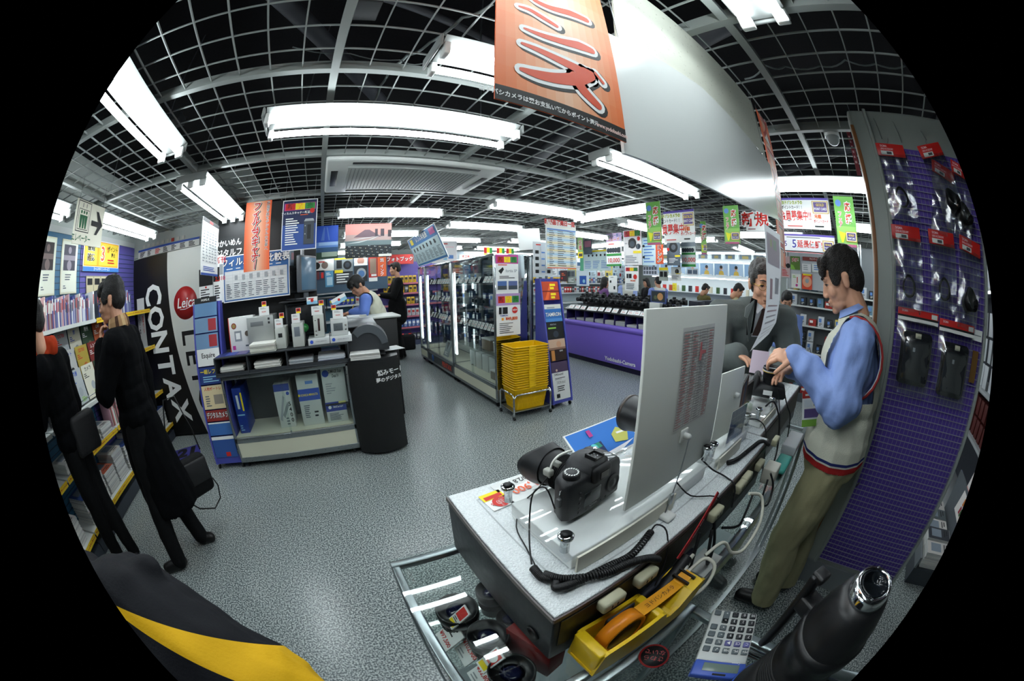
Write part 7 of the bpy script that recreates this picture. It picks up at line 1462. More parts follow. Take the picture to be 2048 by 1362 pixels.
# ================================================================ PEOPLE
def ico(T, r, n=14):
    vs, fs = [], []; h = n//2+2
    for i in range(h+1):
        a = PI*i/h
        for k in range(n): t = 2*PI*k/n; vs.append(T @ Vector((r[0]*math.sin(a)*math.cos(t), r[1]*math.sin(a)*math.sin(t), r[2]*math.cos(a))))
    for i in range(h):
        for k in range(n): j = (k+1) % n; fs.append((i*n+k, (i+1)*n+k, (i+1)*n+j, i*n+j))
    return vs, fs
def skin(name, parts, vox, parent, mats, matf=None, sm=4, disp=0, dfreq=8, dvec=(1, 1, .45), cut=None, seed=0):
    """parts: ('e', matrix, radii) or ('c', p, q, r0, r1); grown together into one closed surface"""
    V, F = [], []
    for p in parts:
        if p[0] == 'e': v, f = ico(p[1], p[2])
        else:
            a, b, r0, r1 = Vector(p[1]), Vector(p[2]), p[3], p[4]; d = (b-a); L = d.length; d = d/L if L > 1e-6 else Vector((0, 0, 1)); q = d.to_track_quat('Z', 'Y').to_matrix(); n = 14; v = []; f = []
            rings = [(-r0*math.cos(x), r0*math.sin(x)) for x in (.12, .5, .95, 1.35)]+[(L*k/4, r0+(r1-r0)*k/4) for k in range(1, 4)]+[(L+r1*math.cos(x), r1*math.sin(x)) for x in (1.35, .95, .5, .12)]
            for z, r in rings:
                for k in range(n): t = 2*PI*k/n; v.append(a+q @ Vector((r*math.cos(t), r*math.sin(t), z)))
            for i in range(len(rings)-1):
                for k in range(n): j = (k+1) % n; f.append((i*n+k, i*n+j, (i+1)*n+j, (i+1)*n+k))
            f.append(tuple(range(n-1, -1, -1))); f.append(tuple(range((len(rings)-1)*n, len(rings)*n)))
        o = len(V); V += v; F += [[o+k for k in x] for x in f]
    me = bpy.data.meshes.new(name); me.from_pydata([tuple(q) for q in V], [], F); bm = bmesh.new(); bm.from_mesh(me); bmesh.ops.recalc_face_normals(bm, faces=bm.faces[:]); bm.to_mesh(me); bm.free()
    ob = bpy.data.objects.new(name, me); C.objects.link(ob)
    r = ob.modifiers.new('r', 'REMESH'); r.mode = 'VOXEL'; r.voxel_size = vox; r.adaptivity = 0
    s = ob.modifiers.new('s', 'SMOOTH'); s.factor = .5; s.iterations = sm
    dg = bpy.context.evaluated_depsgraph_get(); m2 = bpy.data.meshes.new_from_object(ob.evaluated_get(dg)); bpy.data.objects.remove(ob); m2.name = name
    if disp:
        N_ = [0.0]*(3*len(m2.vertices)); P_ = N_[:]; m2.vertex_normals.foreach_get('vector', N_); m2.vertices.foreach_get('co', P_)
        for i in range(0, len(P_), 3):
            x, y, z = P_[i:i+3]; q = disp*(noise.noise(Vector((x*dfreq*dvec[0]+seed, y*dfreq*dvec[1], z*dfreq*dvec[2])))+.5*noise.noise(Vector((x*dfreq*2.3, y*dfreq*2.3+seed, z*dfreq*1.6))))
            P_[i] = x+N_[i]*q; P_[i+1] = y+N_[i+1]*q; P_[i+2] = z+N_[i+2]*q
        m2.vertices.foreach_set('co', P_); m2.update()
    if cut:
        bm = bmesh.new(); bm.from_mesh(m2); bmesh.ops.delete(bm, geom=[f for f in bm.faces if cut(f.calc_center_median())], context='FACES'); bm.to_mesh(m2); bm.free()
    m2.materials.clear()
    for m in mats: m2.materials.append(m)
    for p in m2.polygons: p.use_smooth = True; p.material_index = matf(p.center, p.normal) if matf else 0
    o = bpy.data.objects.new(name, m2); C.objects.link(o); o.parent = parent; return o
def frame(c, up, right):
    z = Vector(up).normalized(); x = Vector(right); x = (x-z*x.dot(z)).normalized(); y = z.cross(x)
    return Matrix(((x.x, y.x, z.x, c[0]), (x.y, y.y, z.y, c[1]), (x.z, y.z, z.z, c[2]), (0, 0, 0, 1)))
def headT(c, yaw, pitch, roll=0, s=1.0):      # yaw: heading of the face; local face looks to -y
    return Matrix.Translation(c) @ Matrix.Rotation(yaw+PI/2, 4, 'Z') @ Matrix.Rotation(roll, 4, 'Y') @ Matrix.Rotation(pitch, 4, 'X') @ Matrix.Scale(s, 4)
def head_parts(T, fine=True):
    E = lambda c, r: ('e', T @ Matrix.Translation(c), r)
    L = lambda p, q, a, b: ('c', T @ Vector(p), T @ Vector(q), a, b)
    P = [E((0, .012, .040), (.073, .092, .086)), E((0, -.026, -.010), (.061, .064, .092)), E((0, -.036, -.070), (.047, .046, .036)), E((0, -.070, -.092), (.022, .017, .015)), L((0, -.084, .014), (0, -.0985, -.024), .0075, .0105), E((.012, -.094, -.030), (.009, .010, .008)), E((-.012, -.094, -.030), (.009, .010, .008)), L((-.034, -.076, .030), (.034, -.076, .030), .011, .011), E((.036, -.056, -.022), (.024, .024, .026)), E((-.036, -.056, -.022), (.024, .024, .026)), L((-.016, -.086, -.054), (.016, -.086, -.054), .0075, .0075), L((-.013, -.084, -.066), (.013, -.084, -.066), .008, .008)]
    for s in (-1, 1): P += [E((s*.074, .010, -.004), (.009, .017, .031)), E((s*.078, .016, .010), (.007, .014, .016))]
    P += [L((0, .018, -.05), (0, .030, -.145), .052, .054)]
    return P
def face_bits(T, parent, brow='1a1614', glasses=None, down=.0):
    for s in (-1, 1):
        m = MB(T); m.ell((s*.030, -.0712, .008), (.0125, .0085, .0045), M('a8a098', .4), 12); e = m.build('eye', parent)
        m = MB(T); m.ell((s*.030, -.0790, .0075), (.0052, .0020, .0042), M('140c0a', .2), 10); m.build('iris', e)
        m = MB(T); m.tube([(s*.017, -.081, .010), (s*.030, -.0835, .0135), (s*.044, -.076, .010)], .0026, M('3a241c', .6), 5); m.build('upper_lid', parent)
        m = MB(T); m.tube([(s*.014, -.088, .034), (s*.030, -.090, .039), (s*.048, -.080, .034)], [.003, .0038, .002], M(brow, .8), 6); m.build('eyebrow', parent)
    m = MB(T); m.tube([(-.021, -.090, -.060), (-.008, -.0945, -.0585), (0, -.094, -.060), (.008, -.0945, -.0585), (.021, -.090, -.060)], .0018, M('6a3a32', .5), 5); m.build('mouth', parent)
    if glasses:
        g = MB(T)
        for s in (-1, 1):
            g.tube([(s*.032+.021*math.cos(a), -.096+.004*abs(math.cos(a)), .006+.015*math.sin(a)) for a in [2*PI*k/16 for k in range(16)]], .0013, glasses, 5, True); g.tube([(s*.052, -.093, .010), (s*.078, -.02, .012), (s*.082, .012, .008)], .0014, glasses, 5)
        g.tube([(-.011, -.097, .010), (.011, -.097, .010)], .0013, glasses, 5); g.build('glasses', parent)
def hair(T, parent, col, style='short', vox=.006, seed=1):
    E = lambda c, r: ('e', T @ Matrix.Translation(c), r)
    P = [E((0, .020, .054), (.081, .094, .084)), E((0, .055, .005), (.074, .056, .072)), E((0, -.050, .088), (.062, .040, .034))]
    if style == 'fringe': P += [E((.03, -.078, .062), (.034, .016, .026)), E((-.03, -.078, .062), (.034, .016, .024)), E((.066, -.03, .03), (.014, .03, .04)), E((-.066, -.03, .03), (.014, .03, .04))]
    if style == 'long': P += [E((0, .06, -.06), (.08, .05, .10)), E((.07, .0, -.03), (.02, .05, .09)), E((-.07, .0, -.03), (.02, .05, .09)), E((0, .05, -.16), (.075, .045, .09))]
    if style == 'short': P += [E((.069, -.012, .03), (.012, .03, .034)), E((-.069, -.012, .03), (.012, .03, .034))]
    return skin('hair', P, vox, parent, [M(col, .5, bump=.8, bscale=220)], None, 3, .006, 26, (1, 1, .35), seed=seed)
def torso(J, g=0, bw=1.0, low=1, dp=1.0):
    pe, ne = Vector(J['pelvis']), Vector(J['neck']); up = ne-pe; rt = Vector(J['shR'])-Vector(J['shL'])
    F = lambda t, dy=0: frame(pe.lerp(ne, t)+frame((0, 0, 0), up, rt).to_3x3() @ Vector((0, dy, 0)), up, rt)
    P = [('e', F(.70), (.158*bw+g, .105*dp+g, .17+g)), ('e', F(.48), (.148*bw+g, .105*dp+g, .17)), ('e', F(.25), (.148*bw+g, .105*dp+g, .16)), ('c', J['shL'], J['shR'], .058+g, .058+g), ('c', pe.lerp(ne, .86), ne, .07+g, .05+g*.5)]
    if low: P.append(('e', F(.02), (.160*bw+g, .112*dp+g, .12)))
    return P
def arm(J, s, g=0, r=(.050, .042, .029)): return [('c', J['sh'+s], J['el'+s], r[0]+g, r[1]+g), ('c', J['el'+s], J['wr'+s], r[1]-.003+g, r[2]+g)]
def leg(J, s, g=0): return [('c', J['hip'+s], J['kn'+s], .080+g, .054+g), ('c', J['kn'+s], J['an'+s], .054+g, .038+g*1.2)]
def foot(J, s, g=0): a, t = Vector(J['an'+s]), Vector(J['to'+s]); a0 = Vector((a.x, a.y, .045)); return [('c', a0, (t.x, t.y, .034), .038+g, .030+g), ('c', a0-(t-a).normalized()*.03, a0, .032+g, .036+g)]
def hand(wr, d, up, curl=.6, spread=.25, s=1.0, thumb=1):
    """palm with four unequal jointed fingers and a thumb leaving the side of the palm"""
    w, d = Vector(wr), Vector(d).normalized(); u = Vector(up); u = (u-d*u.dot(d)).normalized(); r = d.cross(u)
    P = [('e', frame(w+d*.045*s, d, r), (.040*s, .015*s, .048*s)), ('c', w-d*.01, w+d*.03*s, .026*s, .026*s)]
    for i, (o, L) in enumerate(((-.030, .066), (-.010, .078), (.010, .074), (.029, .058))):
        b = w+d*.082*s+r*o*s; dd = (d+r*(o*spread*14)).normalized(); a = 0
        for k, f in enumerate((.46, .30, .24)):
            a += curl*(.7 if k == 0 else 1.0); v = dd*math.cos(a)-u*math.sin(a); e = b+v*L*f*s; P.append(('c', b, e, (.0092-.0008*k)*s, (.0086-.0010*k)*s)); b = e
    b = w+d*.025*s-r*.034*s*thumb; v = (d*.75-r*.7*thumb-u*.25).normalized(); e = b+v*.036*s; P.append(('c', b, e, .0115*s, .0100*s)); v2 = (v-u*.5*curl+d*.3).normalized(); P.append(('c', e, e+v2*.030*s, .0100*s, .0082*s))
    return P
def collar(name, T_, r0, r1, h, m, parent, open_=.5):
    vs = []; n = 24
    for j in (0, 1, 2):
        for k in range(n+1):
            a = -PI/2+open_+(2*PI-2*open_)*k/n; r = (r0, r1, r1+.012)[j]; z = (0, h, h*.25)[j]
            vs.append((r*1.0*math.cos(a), r*.92*math.sin(a), z-(.02 if j < 2 else .03)*(-math.sin(a)+0)*.5))
    mb = MB(T_); mb.add(vs, [(j*(n+1)+k, j*(n+1)+k+1, (j+1)*(n+1)+k+1, (j+1)*(n+1)+k) for j in (0, 1) for k in range(n)], m, True); return mb.build(name, parent)
SK = M('c8967a', .5, bump=.05, bscale=400); SK2 = M('c08e72', .5)
# ---------------------------------------------------------------- the clerk in the cream vest
J = dict(pelvis=(1.47, -.055, .88), neck=(1.465, -.035, 1.405), shL=(1.305, -.045, 1.345), shR=(1.63, -.05, 1.345), elL=(1.255, -.01, 1.125), wrL=(1.275, .205, 1.262), elR=(1.64, .03, 1.10), wrR=(1.42, .235, 1.19), hipL=(1.39, -.05, .84), hipR=(1.55, -.07, .84), knL=(1.375, .01, .47), knR=(1.55, -.05, .47), anL=(1.375, -.06, .07), anR=(1.55, -.12, .07), toL=(1.36, .075, .03), toR=(1.55, .03, .03))
T = headT((1.452, .040, 1.545), math.radians(96), math.radians(24), 0, 1.0)
p = thing('person', 'clerk in a cream knitted vest over a blue shirt handling a camera', 'person')
LH = hand(J['wrL'], (.08, .85, -.10), (-.5, .1, .8), .55, .2, 1.0, 1); RH = hand(J['wrR'], (-.9, .45, -.1), (.25, .3, .9), .35, .2, 1.0, -1)
skin('body', torso(J)+arm(J, 'L')+arm(J, 'R')+leg(J, 'L')+leg(J, 'R')+foot(J, 'L')+foot(J, 'R')+head_parts(T)+LH+RH, .0042, p, [SK], None, 2)
face_bits(T, p, '181412'); hair(T, p, '16120f', 'fringe', .005)
SH = M('8098d0', .7, bump=.1); 
def shirt(J, p, m, g=.016, ga=.020, vox=.009, disp=.006, seed=0, nm='shirt'): return skin(nm, torso(J, g)+arm(J, 'L', ga)+arm(J, 'R', ga), vox, p, [m], None, 4, disp, 9, (1, 1, .8), seed=seed)
J2 = dict(J); 
skin('shirt', torso(J, .014, 1, 1, 1.12)+arm(J, 'L', .030, (.052, .046, .018))+arm(J, 'R', .028, (.052, .046, .018))+[('e', Matrix.Translation((1.262, -.02, 1.15)), (.075, .085, .075))], .006, p, [SH], None, 4, .017, 10, (1.7, 1.7, .8), seed=3)
for q in 'LR':
    a_, b_ = Vector(J['el'+q]), Vector(J['wr'+q]); d_ = (b_-a_).normalized(); MB().cone(b_-d_*.062, b_-d_*.004, .040, .043, SH, 20, False).cone(b_-d_*.004, b_-d_*.062, .041, .037, SH, 20, False).build('shirt_cuff', p)
collar('shirt_collar', frame((1.463, -.012, 1.425), (0, .25, 1), (-1, 0, 0)), .064, .067, .032, SH, p)
def vestm(c, n):
    if c.z < .915: return 1 if c.z < .893 else (2 if c.z < .905 else 3)
    for s in (J['shL'], J['shR']):
        dd = abs(c.x-s[0])
    return 0
VEST = M('cfcfbf', .85, bump=.5, bscale=350)
def vcut(c):
    if c.z < .865: return True
    for sx, s in ((-1, J['shL']), (1, J['shR'])):
        if sx*(c.x-1.47) > .115 and c.z > 1.14: return True
    return c.y > .05 and c.z > 1.26 and abs(c.x-1.465) < (c.z-1.24)*.55
vp = torso(J, .032, 1, 1, 1.22); skin('knitted_vest', vp+[('e', Matrix.Translation((1.47, -.05, .93)), (.20, .17, .17))], .007, p, [banded('vest_knit', 'b02828', [(.893, 'd8d8d0'), (.901, '26306c'), (.913, 'cfcfbf')])], None, 5, .005, 8, (1, 1, .5), vcut, 5)
for sx, s in ((-1, 'shL'), (1, 'shR')):
    for j, cc in enumerate(('26306c', 'd8d8d0', 'a02c2c')):
        P_ = []
        for k in range(15):
            a = math.radians(75+215*k/14); P_.append((1.47+sx*(.128+.008*j+.02*math.sin(a)*.5), -.035+.128*math.cos(a)*(.95+.03*j)*(1.0 if math.cos(a) > 0 else 1.05), 1.275+.150*math.sin(a)))
        MB().tube(P_, .0055, M(cc, .7), 6).build('armhole_stripe', p)
KH = M('9a9574', .8, bump=.15)
skin('trousers', [('c', J['hip'+q], J['kn'+q], .104, .094) for q in 'LR']+[('c', J['kn'+q], J['an'+q], .094, .084) for q in 'LR']+[('e', Matrix.Translation((1.47, -.055, .86)), (.18, .155, .10))], .008, p, [KH], None, 4, .010, 10, (1.4, 1.4, .5), lambda c: c.z < .075, 9)
for s in 'LR': skin('shoe', foot(J, s, .008), .007, p, [M('121212', .4)], None, 3)
MB(frame((1.475, -.235, .80), (0, 0, 1), (1, 0, 0))).tube([(-.09, .016, 0), (-.03, -.003, -.01)], .003, M('3c3a2c', .8), 5).build('pocket_edge', p)
t = thing('name_card', 'colourful hanging name card on the chest of the vested clerk', 'name card', (1.35, .09, 1.00), math.radians(-75), rot=(math.radians(-14), math.radians(-12), math.radians(-75)))
mb = MB(); mb.box((-.045, 0, 0), (.045, .003, .135), K('w')); draw(mb, .09, .135, [('r', 0, 0, 1, .2, '70a038'), ('r', 0, .8, 1, 1, 'b83028'), ('l', .1, .25, .9, .45, 2, 'd'), ('r', .1, .25, .9, .5, '5a4a80'), ('r', .1, .55, .5, .75, 'e'), ('l', .55, .55, .9, .75, 2, '7c8c50'), ('l', .1, .84, .9, .95, 1, 'w')], 0, Matrix.Translation((-.045, 0, 0))); mb.build('card', t)
MB().tube([(0, .0, .135), (.01, .02, .22), (.0, .03, .30)], .002, M('303848'), 5).build('strap', t)
# the camera the clerk handles, lying lens up
t = thing('slr_camera', 'black camera lying lens up under the hands of the clerk', 'camera', (1.30, .345, 1.078), 0, rot=(PI/2, 0, math.radians(104)))
slr(t, False, False); lensb(t, False, .062); MB().box((-.02, -.012, -.0022), (.02, .006, -.0008), K('w')).build('white_label', t); MB().tube([(.036*math.cos(a)-.004, .075, .042+.036*math.sin(a)) for a in [2*PI*k/20 for k in range(20)]], .004, M('a8acb0', .4), 6, True).build('silver_strap_ring', t); t.location = (1.30, .31, 1.103)
# ---------------------------------------------------------------- grey coated customer
J = dict(pelvis=(2.12, .80, .92), neck=(1.97, .615, 1.375), shL=(2.09, .45, 1.31), shR=(1.85, .80, 1.31), elL=(2.08, .36, 1.05), wrL=(1.80, .37, 1.10), elR=(1.73, .76, 1.08), wrR=(1.60, .580, 1.160), hipL=(2.15, .73, .88), hipR=(2.06, .88, .88), knL=(2.14, .74, .48), knR=(2.05, .90, .48), anL=(2.16, .76, .07), anR=(2.07, .92, .07), toL=(2.0, .66, .03), toR=(1.92, .80, .03))
T = headT((1.895, .545, 1.505), math.radians(214), math.radians(12), 0, 1.08)
p = thing('person', 'older customer in a grey wool coat, tie and gold glasses leaning in', 'person')
skin('body', torso(J)+arm(J, 'L')+arm(J, 'R')+leg(J, 'L')+leg(J, 'R')+foot(J, 'L')+foot(J, 'R')+head_parts(T)+hand(J['wrR'], (-.45, -.85, -.05), (.2, -.1, .95), .3, .2)+hand(J['wrL'], (-.95, .1, -.1), (.1, .2, .95), .4, .2, 1, -1), .0045, p, [SK2], None, 2)
face_bits(T, p, '4a4440', M('c8a850', .25, .9)); hair(T, p, '3a3836', 'short', .005, 4)
GC = M('626866', .9, bump=.5, bscale=500)
tc = torso(J, .040); pe = Vector(J['pelvis'])
skin('coat', tc+arm(J, 'L', .034, (.056, .050, .026))+arm(J, 'R', .034, (.056, .050, .026))+[('c', pe, (2.14, .83, .50), .19, .23)], .0075, p, [GC], None, 4, .010, 8, (1, 1, .6), lambda c: c.z < .40, 12)
F = frame((1.965, .61, 1.385), (-.32, -.38, 1), Vector(J['shL'])-Vector(J['shR']))
F = frame((1.955, .60, 1.395), (-.32, -.38, 1), (-.58, .82, 0)) @ Matrix.Rotation(0, 4, 'Z')
f_ = Vector((-.80, -.60, 0)); rr = Vector((-.60, .80, 0))    # facing, and his right
def onchest(du, dz, out=.0): b = Vector((1.965, .615, 1.36)); return b+rr*du+f_*(.150+out)+Vector((0, 0, dz))+Vector((.30, .37, -0))*(0) + (pe-Vector(J['neck'])).normalized()*0
def slab(name, pts, m, th=.006):
    vs = [tuple(q) for q in pts]; n = len(vs); off = f_*th
    mb = MB(); mb.add(vs+[tuple(Vector(q)+off) for q in vs], [tuple(range(n)), tuple(range(2*n-1, n-1, -1))]+[(k, (k+1) % n, n+(k+1) % n, n+k) for k in range(n)], m); return mb.build(name, p, fix=True)
dn = lambda z: Vector((.33, .41, -1))*(-z) if z < 0 else Vector((0, 0, z))
oc = lambda du, dz, o=0: Vector((1.965, .615, 1.37))+rr*du+f_*(.125+o)+(Vector((-.33, -.41, 1)).normalized()*dz)
slab('shirt_front', [oc(-.045, .03, .012), oc(.045, .03, .012), oc(.02, -.17, .03), oc(-.02, -.17, .03)], M('d4d8da', .6))
slab('necktie', [oc(-.014, .012, .024), oc(.014, .012, .024), oc(.010, -.012, .028), oc(.022, -.16, .040), oc(-.022, -.16, .040), oc(-.010, -.012, .028)], M('3c2824', .6), .008)
slab('shirt_collar', [oc(-.062, .055, .0), oc(-.008, .018, .030), oc(-.035, -.022, .034), oc(-.070, .02, .012)], M('dcdfe0', .6)); slab('shirt_collar', [oc(.062, .055, .0), oc(.008, .018, .030), oc(.035, -.022, .034), oc(.070, .02, .012)], M('dcdfe0', .6))
slab('dark_scarf', [oc(-.085, .07, -.01), oc(-.055, .06, .012), oc(-.030, -.14, .044), oc(-.060, -.16, .044), oc(-.095, -.02, .02)], M('0e0c0c', .9), .012); slab('dark_scarf', [oc(.085, .07, -.01), oc(.055, .06, .012), oc(.030, -.14, .044), oc(.060, -.16, .044), oc(.095, -.02, .02)], M('0e0c0c', .9), .012)
for s in (-1, 1): slab('coat_lapel', [oc(s*.070, .060, .004), oc(s*.110, .01, .008), oc(s*.108, -.045, .030), oc(s*.088, -.055, .038), oc(s*.084, -.075, .042), oc(s*.040, -.20, .056), oc(s*.058, -.05, .042)], M('6a706e', .9, bump=.4, bscale=500), .012)
MB().lathe([(.013, 0), (.012, .004), (0, .005)], M('1a1a1a', .3), 16, frame(oc(.045, -.27, .066), f_, rr)).build('button', p)
skin('trousers', leg(J, 'L', .02)+leg(J, 'R', .02), .012, p, [M('1c1e20', .8)])
for s in 'LR': skin('shoe', foot(J, s, .008), .01, p, [M('121212', .4)])
MB().tube([(Vector(J['wrR'])+Vector((-.45, -.85, -.05)).normalized()*(-.012)+(Vector((.85, -.45, 0)).normalized()*math.cos(a)+Vector((0, 0, 1))*math.sin(a))*.033) for a in [2*PI*k/16 for k in range(16)]], .0035, M('c0a050', .3, .8), 6, True).build('watch_band', p)
a0 = pyy(1462, 722, .42) if 0 else None
board('pink_card', 'pale pink card held by the customer over the counter', 'card', (1.45, .455, 1.125), math.radians(-78), .085, .105, [], bg='b8a8b4', th=.001, tilt=math.radians(-30))
# ---------------------------------------------------------------- man in a long dark coat reading covers
J = dict(pelvis=(-1.40, 1.80, .95), neck=(-1.43, 1.80, 1.42), shL=(-1.36, 1.61, 1.36), shR=(-1.48, 1.99, 1.36), elL=(-1.46, 1.54, 1.15), wrL=(-1.53, 1.665, 1.36), elR=(-1.44, 2.06, 1.12), wrR=(-1.42, 2.02, .92), hipL=(-1.38, 1.72, .92), hipR=(-1.42, 1.88, .92), knL=(-1.42, 1.66, .50), knR=(-1.38, 1.86, .50), anL=(-1.44, 1.56, .07), anR=(-1.30, 1.84, .07), toL=(-1.56, 1.50, .03), toR=(-1.22, 1.86, .03))
T = headT((-1.475, 1.765, 1.600), math.radians(203), math.radians(8), 0, 1.06)
BLK = M('040507', .9, bump=.2, spec=.1)
p = thing('person', 'man in a long black coat with hand on chin studying the book shelves', 'person')
skin('body', torso(J)+arm(J, 'L')+arm(J, 'R')+leg(J, 'L')+leg(J, 'R')+foot(J, 'L')+foot(J, 'R')+head_parts(T)+hand(J['wrL'], (-.12, .22, .9), (-.8, -.5, .1), .75, .1)+hand(J['wrR'], (0, -.1, -1), (-.3, 1, 0), .5, .1), .005, p, [SK2], None, 2)
face_bits(T, p, '100c0a', M('8a6a4a', .3, .5)); hair(T, p, '0a0908', 'fringe', .006, 7)
skin('coat', torso(J, .036)+arm(J, 'L', .030, (.056, .050, .028))+arm(J, 'R', .030, (.056, .050, .028))+[('c', (-1.41, 1.80, .92), (-1.37, 1.80, .42), .165, .225)], .009, p, [BLK], None, 4, .012, 8, (1.3, 1.3, .4), lambda c: c.z < .36, 2)
sc_ = MB(T); n = 20; vs = []
for j, (r, z) in enumerate(((.068, -.09), (.080, -.115), (.084, -.15), (.074, -.175))): vs += [(r*math.cos(2*PI*k/n), .03+r*math.sin(2*PI*k/n), z) for k in range(n)]
PL = [M('9a7a58', .9), M('4a3428', .9), M('b89c74', .9)]
for j in range(3): 
    for k in range(n): sc_.add([vs[j*n+k], vs[j*n+(k+1) % n], vs[(j+1)*n+(k+1) % n], vs[(j+1)*n+k]], [(0, 1, 2, 3)], PL[(k % 4 == 0)+2*(k % 5 == 2) if (k % 4 == 0)+2*(k % 5 == 2) < 3 else 1], True)
sc_.build('plaid_scarf', p)
skin('trousers', leg(J, 'L', .022)+leg(J, 'R', .022), .010, p, [M('08090b', .85)], None, 4, .008, 9)
for s in 'LR': skin('shoe', foot(J, s, .008), .009, p, [M('08080a', .4)])
t = thing('shoulder_bag', 'black shoulder bag with a hanging strap beside the long coated man', 'bag', (-1.22, 2.03, .28), math.radians(48))
MB().box((-.15, -.06, 0), (.15, .06, .28), M('0b0c0e', .75, bump=.3), .05, seg=5).build('bag_body', t); MB().box((-.135, -.072, .10), (.135, -.05, .265), M('0e0f12', .6), .012).build('flap', t)
MB().tube([(-.14, 0, .29), (-.12, 0, .45), (-.05, .02, .68), (.05, .02, .68), (.12, 0, .45), (.14, 0, .29)], .006, BLACK, 6).build('carry_strap', t)
MB().tube([(.16, 0, .06), (.19, .02, -.02), (.17, .03, -.12), (.08, .03, -.17), (-.06, .02, -.10), (-.15, 0, .02)], .006, BLACK, 6).build('hanging_strap', t)
# ---------------------------------------------------------------- man at the dark left edge
J = dict(pelvis=(-2.05, 1.56, .92), neck=(-2.08, 1.50, 1.40), shL=(-1.99, 1.33, 1.33), shR=(-2.12, 1.68, 1.33), elL=(-2.12, 1.28, 1.10), wrL=(-2.28, 1.42, 1.12), elR=(-2.1, 1.73, 1.06), wrR=(-2.28, 1.68, 1.08), hipL=(-2.03, 1.48, .88), hipR=(-2.07, 1.64, .88), knL=(-2.06, 1.50, .48), knR=(-2.02, 1.62, .48), anL=(-2.14, 1.52, .07), anR=(-1.96, 1.60, .07), toL=(-2.26, 1.47, .03), toR=(-1.90, 1.52, .03))
T = headT((-2.11, 1.385, 1.585), math.radians(195), math.radians(15), 0, 1.04)
p = thing('person', 'man in a black jacket and orange scarf at the dark left edge', 'person')
skin('body', torso(J)+arm(J, 'L')+arm(J, 'R')+leg(J, 'L')+leg(J, 'R')+foot(J, 'L')+foot(J, 'R')+head_parts(T)+hand(J['wrL'], (-1, .2, 0), (0, 0, 1), .5)+hand(J['wrR'], (-1, -.2, 0), (0, 0, 1), .5, .2, 1, -1), .007, p, [SK2], None, 2)
face_bits(T, p); hair(T, p, '080706', 'short', .007, 9)
skin('jacket', torso(J, .040)+arm(J, 'L', .030, (.056, .050, .028))+arm(J, 'R', .030, (.056, .050, .028)), .010, p, [BLK], None, 4, .010, 8)
skin('scarf', [('c', (-2.14, 1.42, 1.44), (-2.02, 1.50, 1.44), .075, .07), ('e', Matrix.Translation((-2.08, 1.45, 1.42)), (.10, .10, .055))], .008, p, [M('a03418', .9)], None, 3, .006, 20)
skin('trousers', leg(J, 'L', .020)+leg(J, 'R', .020)+[('e', Matrix.Translation((-2.05, 1.56, .90)), (.16, .13, .1))], .010, p, [M('08090b', .85)], None, 4, .008, 9)
for s in 'LR': skin('shoe', foot(J, s, .008), .009, p, [M('08080a', .4)])
tag(MB().box((-.13, -.05, 0), (.13, .05, .24), M('0c0d10', .7), .03, seg=3).build('hip_bag', None, (-1.90, 1.60, .80), math.radians(70)), 'black hip bag on the man at the dark left edge', 'bag')
# ---------------------------------------------------------------- bending clerk writing, suited man
def figure(label, J, T, top, legs, hairc='14100e', style='short', vox=.009, vest=None, g=.022, skinm=SK2, extra=None, long_=None, low=True):
    p = thing('person', label, 'person')
    dL = Vector(J['wrL'])-Vector(J['elL']); dR = Vector(J['wrR'])-Vector(J['elR'])
    P = torso(J)+arm(J, 'L')+arm(J, 'R')+head_parts(T)+hand(J['wrL'], dL, (0, 0, 1), .5)+hand(J['wrR'], dR, (0, 0, 1), .5, .2, 1, -1)
    if low: P += leg(J, 'L')+leg(J, 'R')+foot(J, 'L')+foot(J, 'R')
    skin('body', P, vox*.8, p, [skinm], None, 2); face_bits(T, p, hairc); hair(T, p, hairc, style, vox)
    skin('top', torso(J, g)+arm(J, 'L', g, (.052, .045, .024))+arm(J, 'R', g, (.052, .045, .024)), vox, p, [top], None, 4, .006, 9)
    if vest: skin('vest', torso(J, g+.014), vox, p, [vest], None, 4, 0, 8, (1, 1, 1), lambda c: min((c-Vector(J['shL'])).length, (c-Vector(J['shR'])).length) < .095)
    if long_: skin('jacket_skirt', long_, vox, p, [top], None, 4, .004, 9)
    if low:
        skin('trousers', leg(J, 'L', .018)+leg(J, 'R', .018)+[('e', Matrix.Translation(J['pelvis']), (.165, .125, .11))], vox, p, [legs], None, 4, .005, 9)
        for s in 'LR': skin('shoe', foot(J, s, .008), vox, p, [M('101010', .4)])
    return p
J = dict(pelvis=(.74, 4.38, .93), neck=(.50, 4.22, 1.375), shL=(.47, 4.05, 1.33), shR=(.60, 4.38, 1.31), elL=(.44, 3.98, 1.20), wrL=(.30, 4.10, 1.195), elR=(.44, 4.34, 1.19), wrR=(.32, 4.22, 1.195), hipL=(.72, 4.31, .89), hipR=(.77, 4.46, .89), knL=(.76, 4.34, .48), knR=(.80, 4.48, .48), anL=(.78, 4.36, .07), anR=(.82, 4.50, .07), toL=(.64, 4.30, .03), toR=(.68, 4.44, .03))
figure('clerk in a cream vest bent over writing at the service counter', J, headT((.385, 4.14, 1.50), math.radians(205), math.radians(42), 0, 1.02), M('5f7cc8', .7), M('6e6b52', .8), 'fringe' if 0 else '12100e', 'fringe', .009, M('c4c4b2', .85))
tag(MB().cyl((.285, 4.075, 1.20), (.33, 4.06, 1.29), .004, M('d8b830', .4), 8).build('pencil'), 'yellow pencil in the hand of the bending clerk', 'pencil')
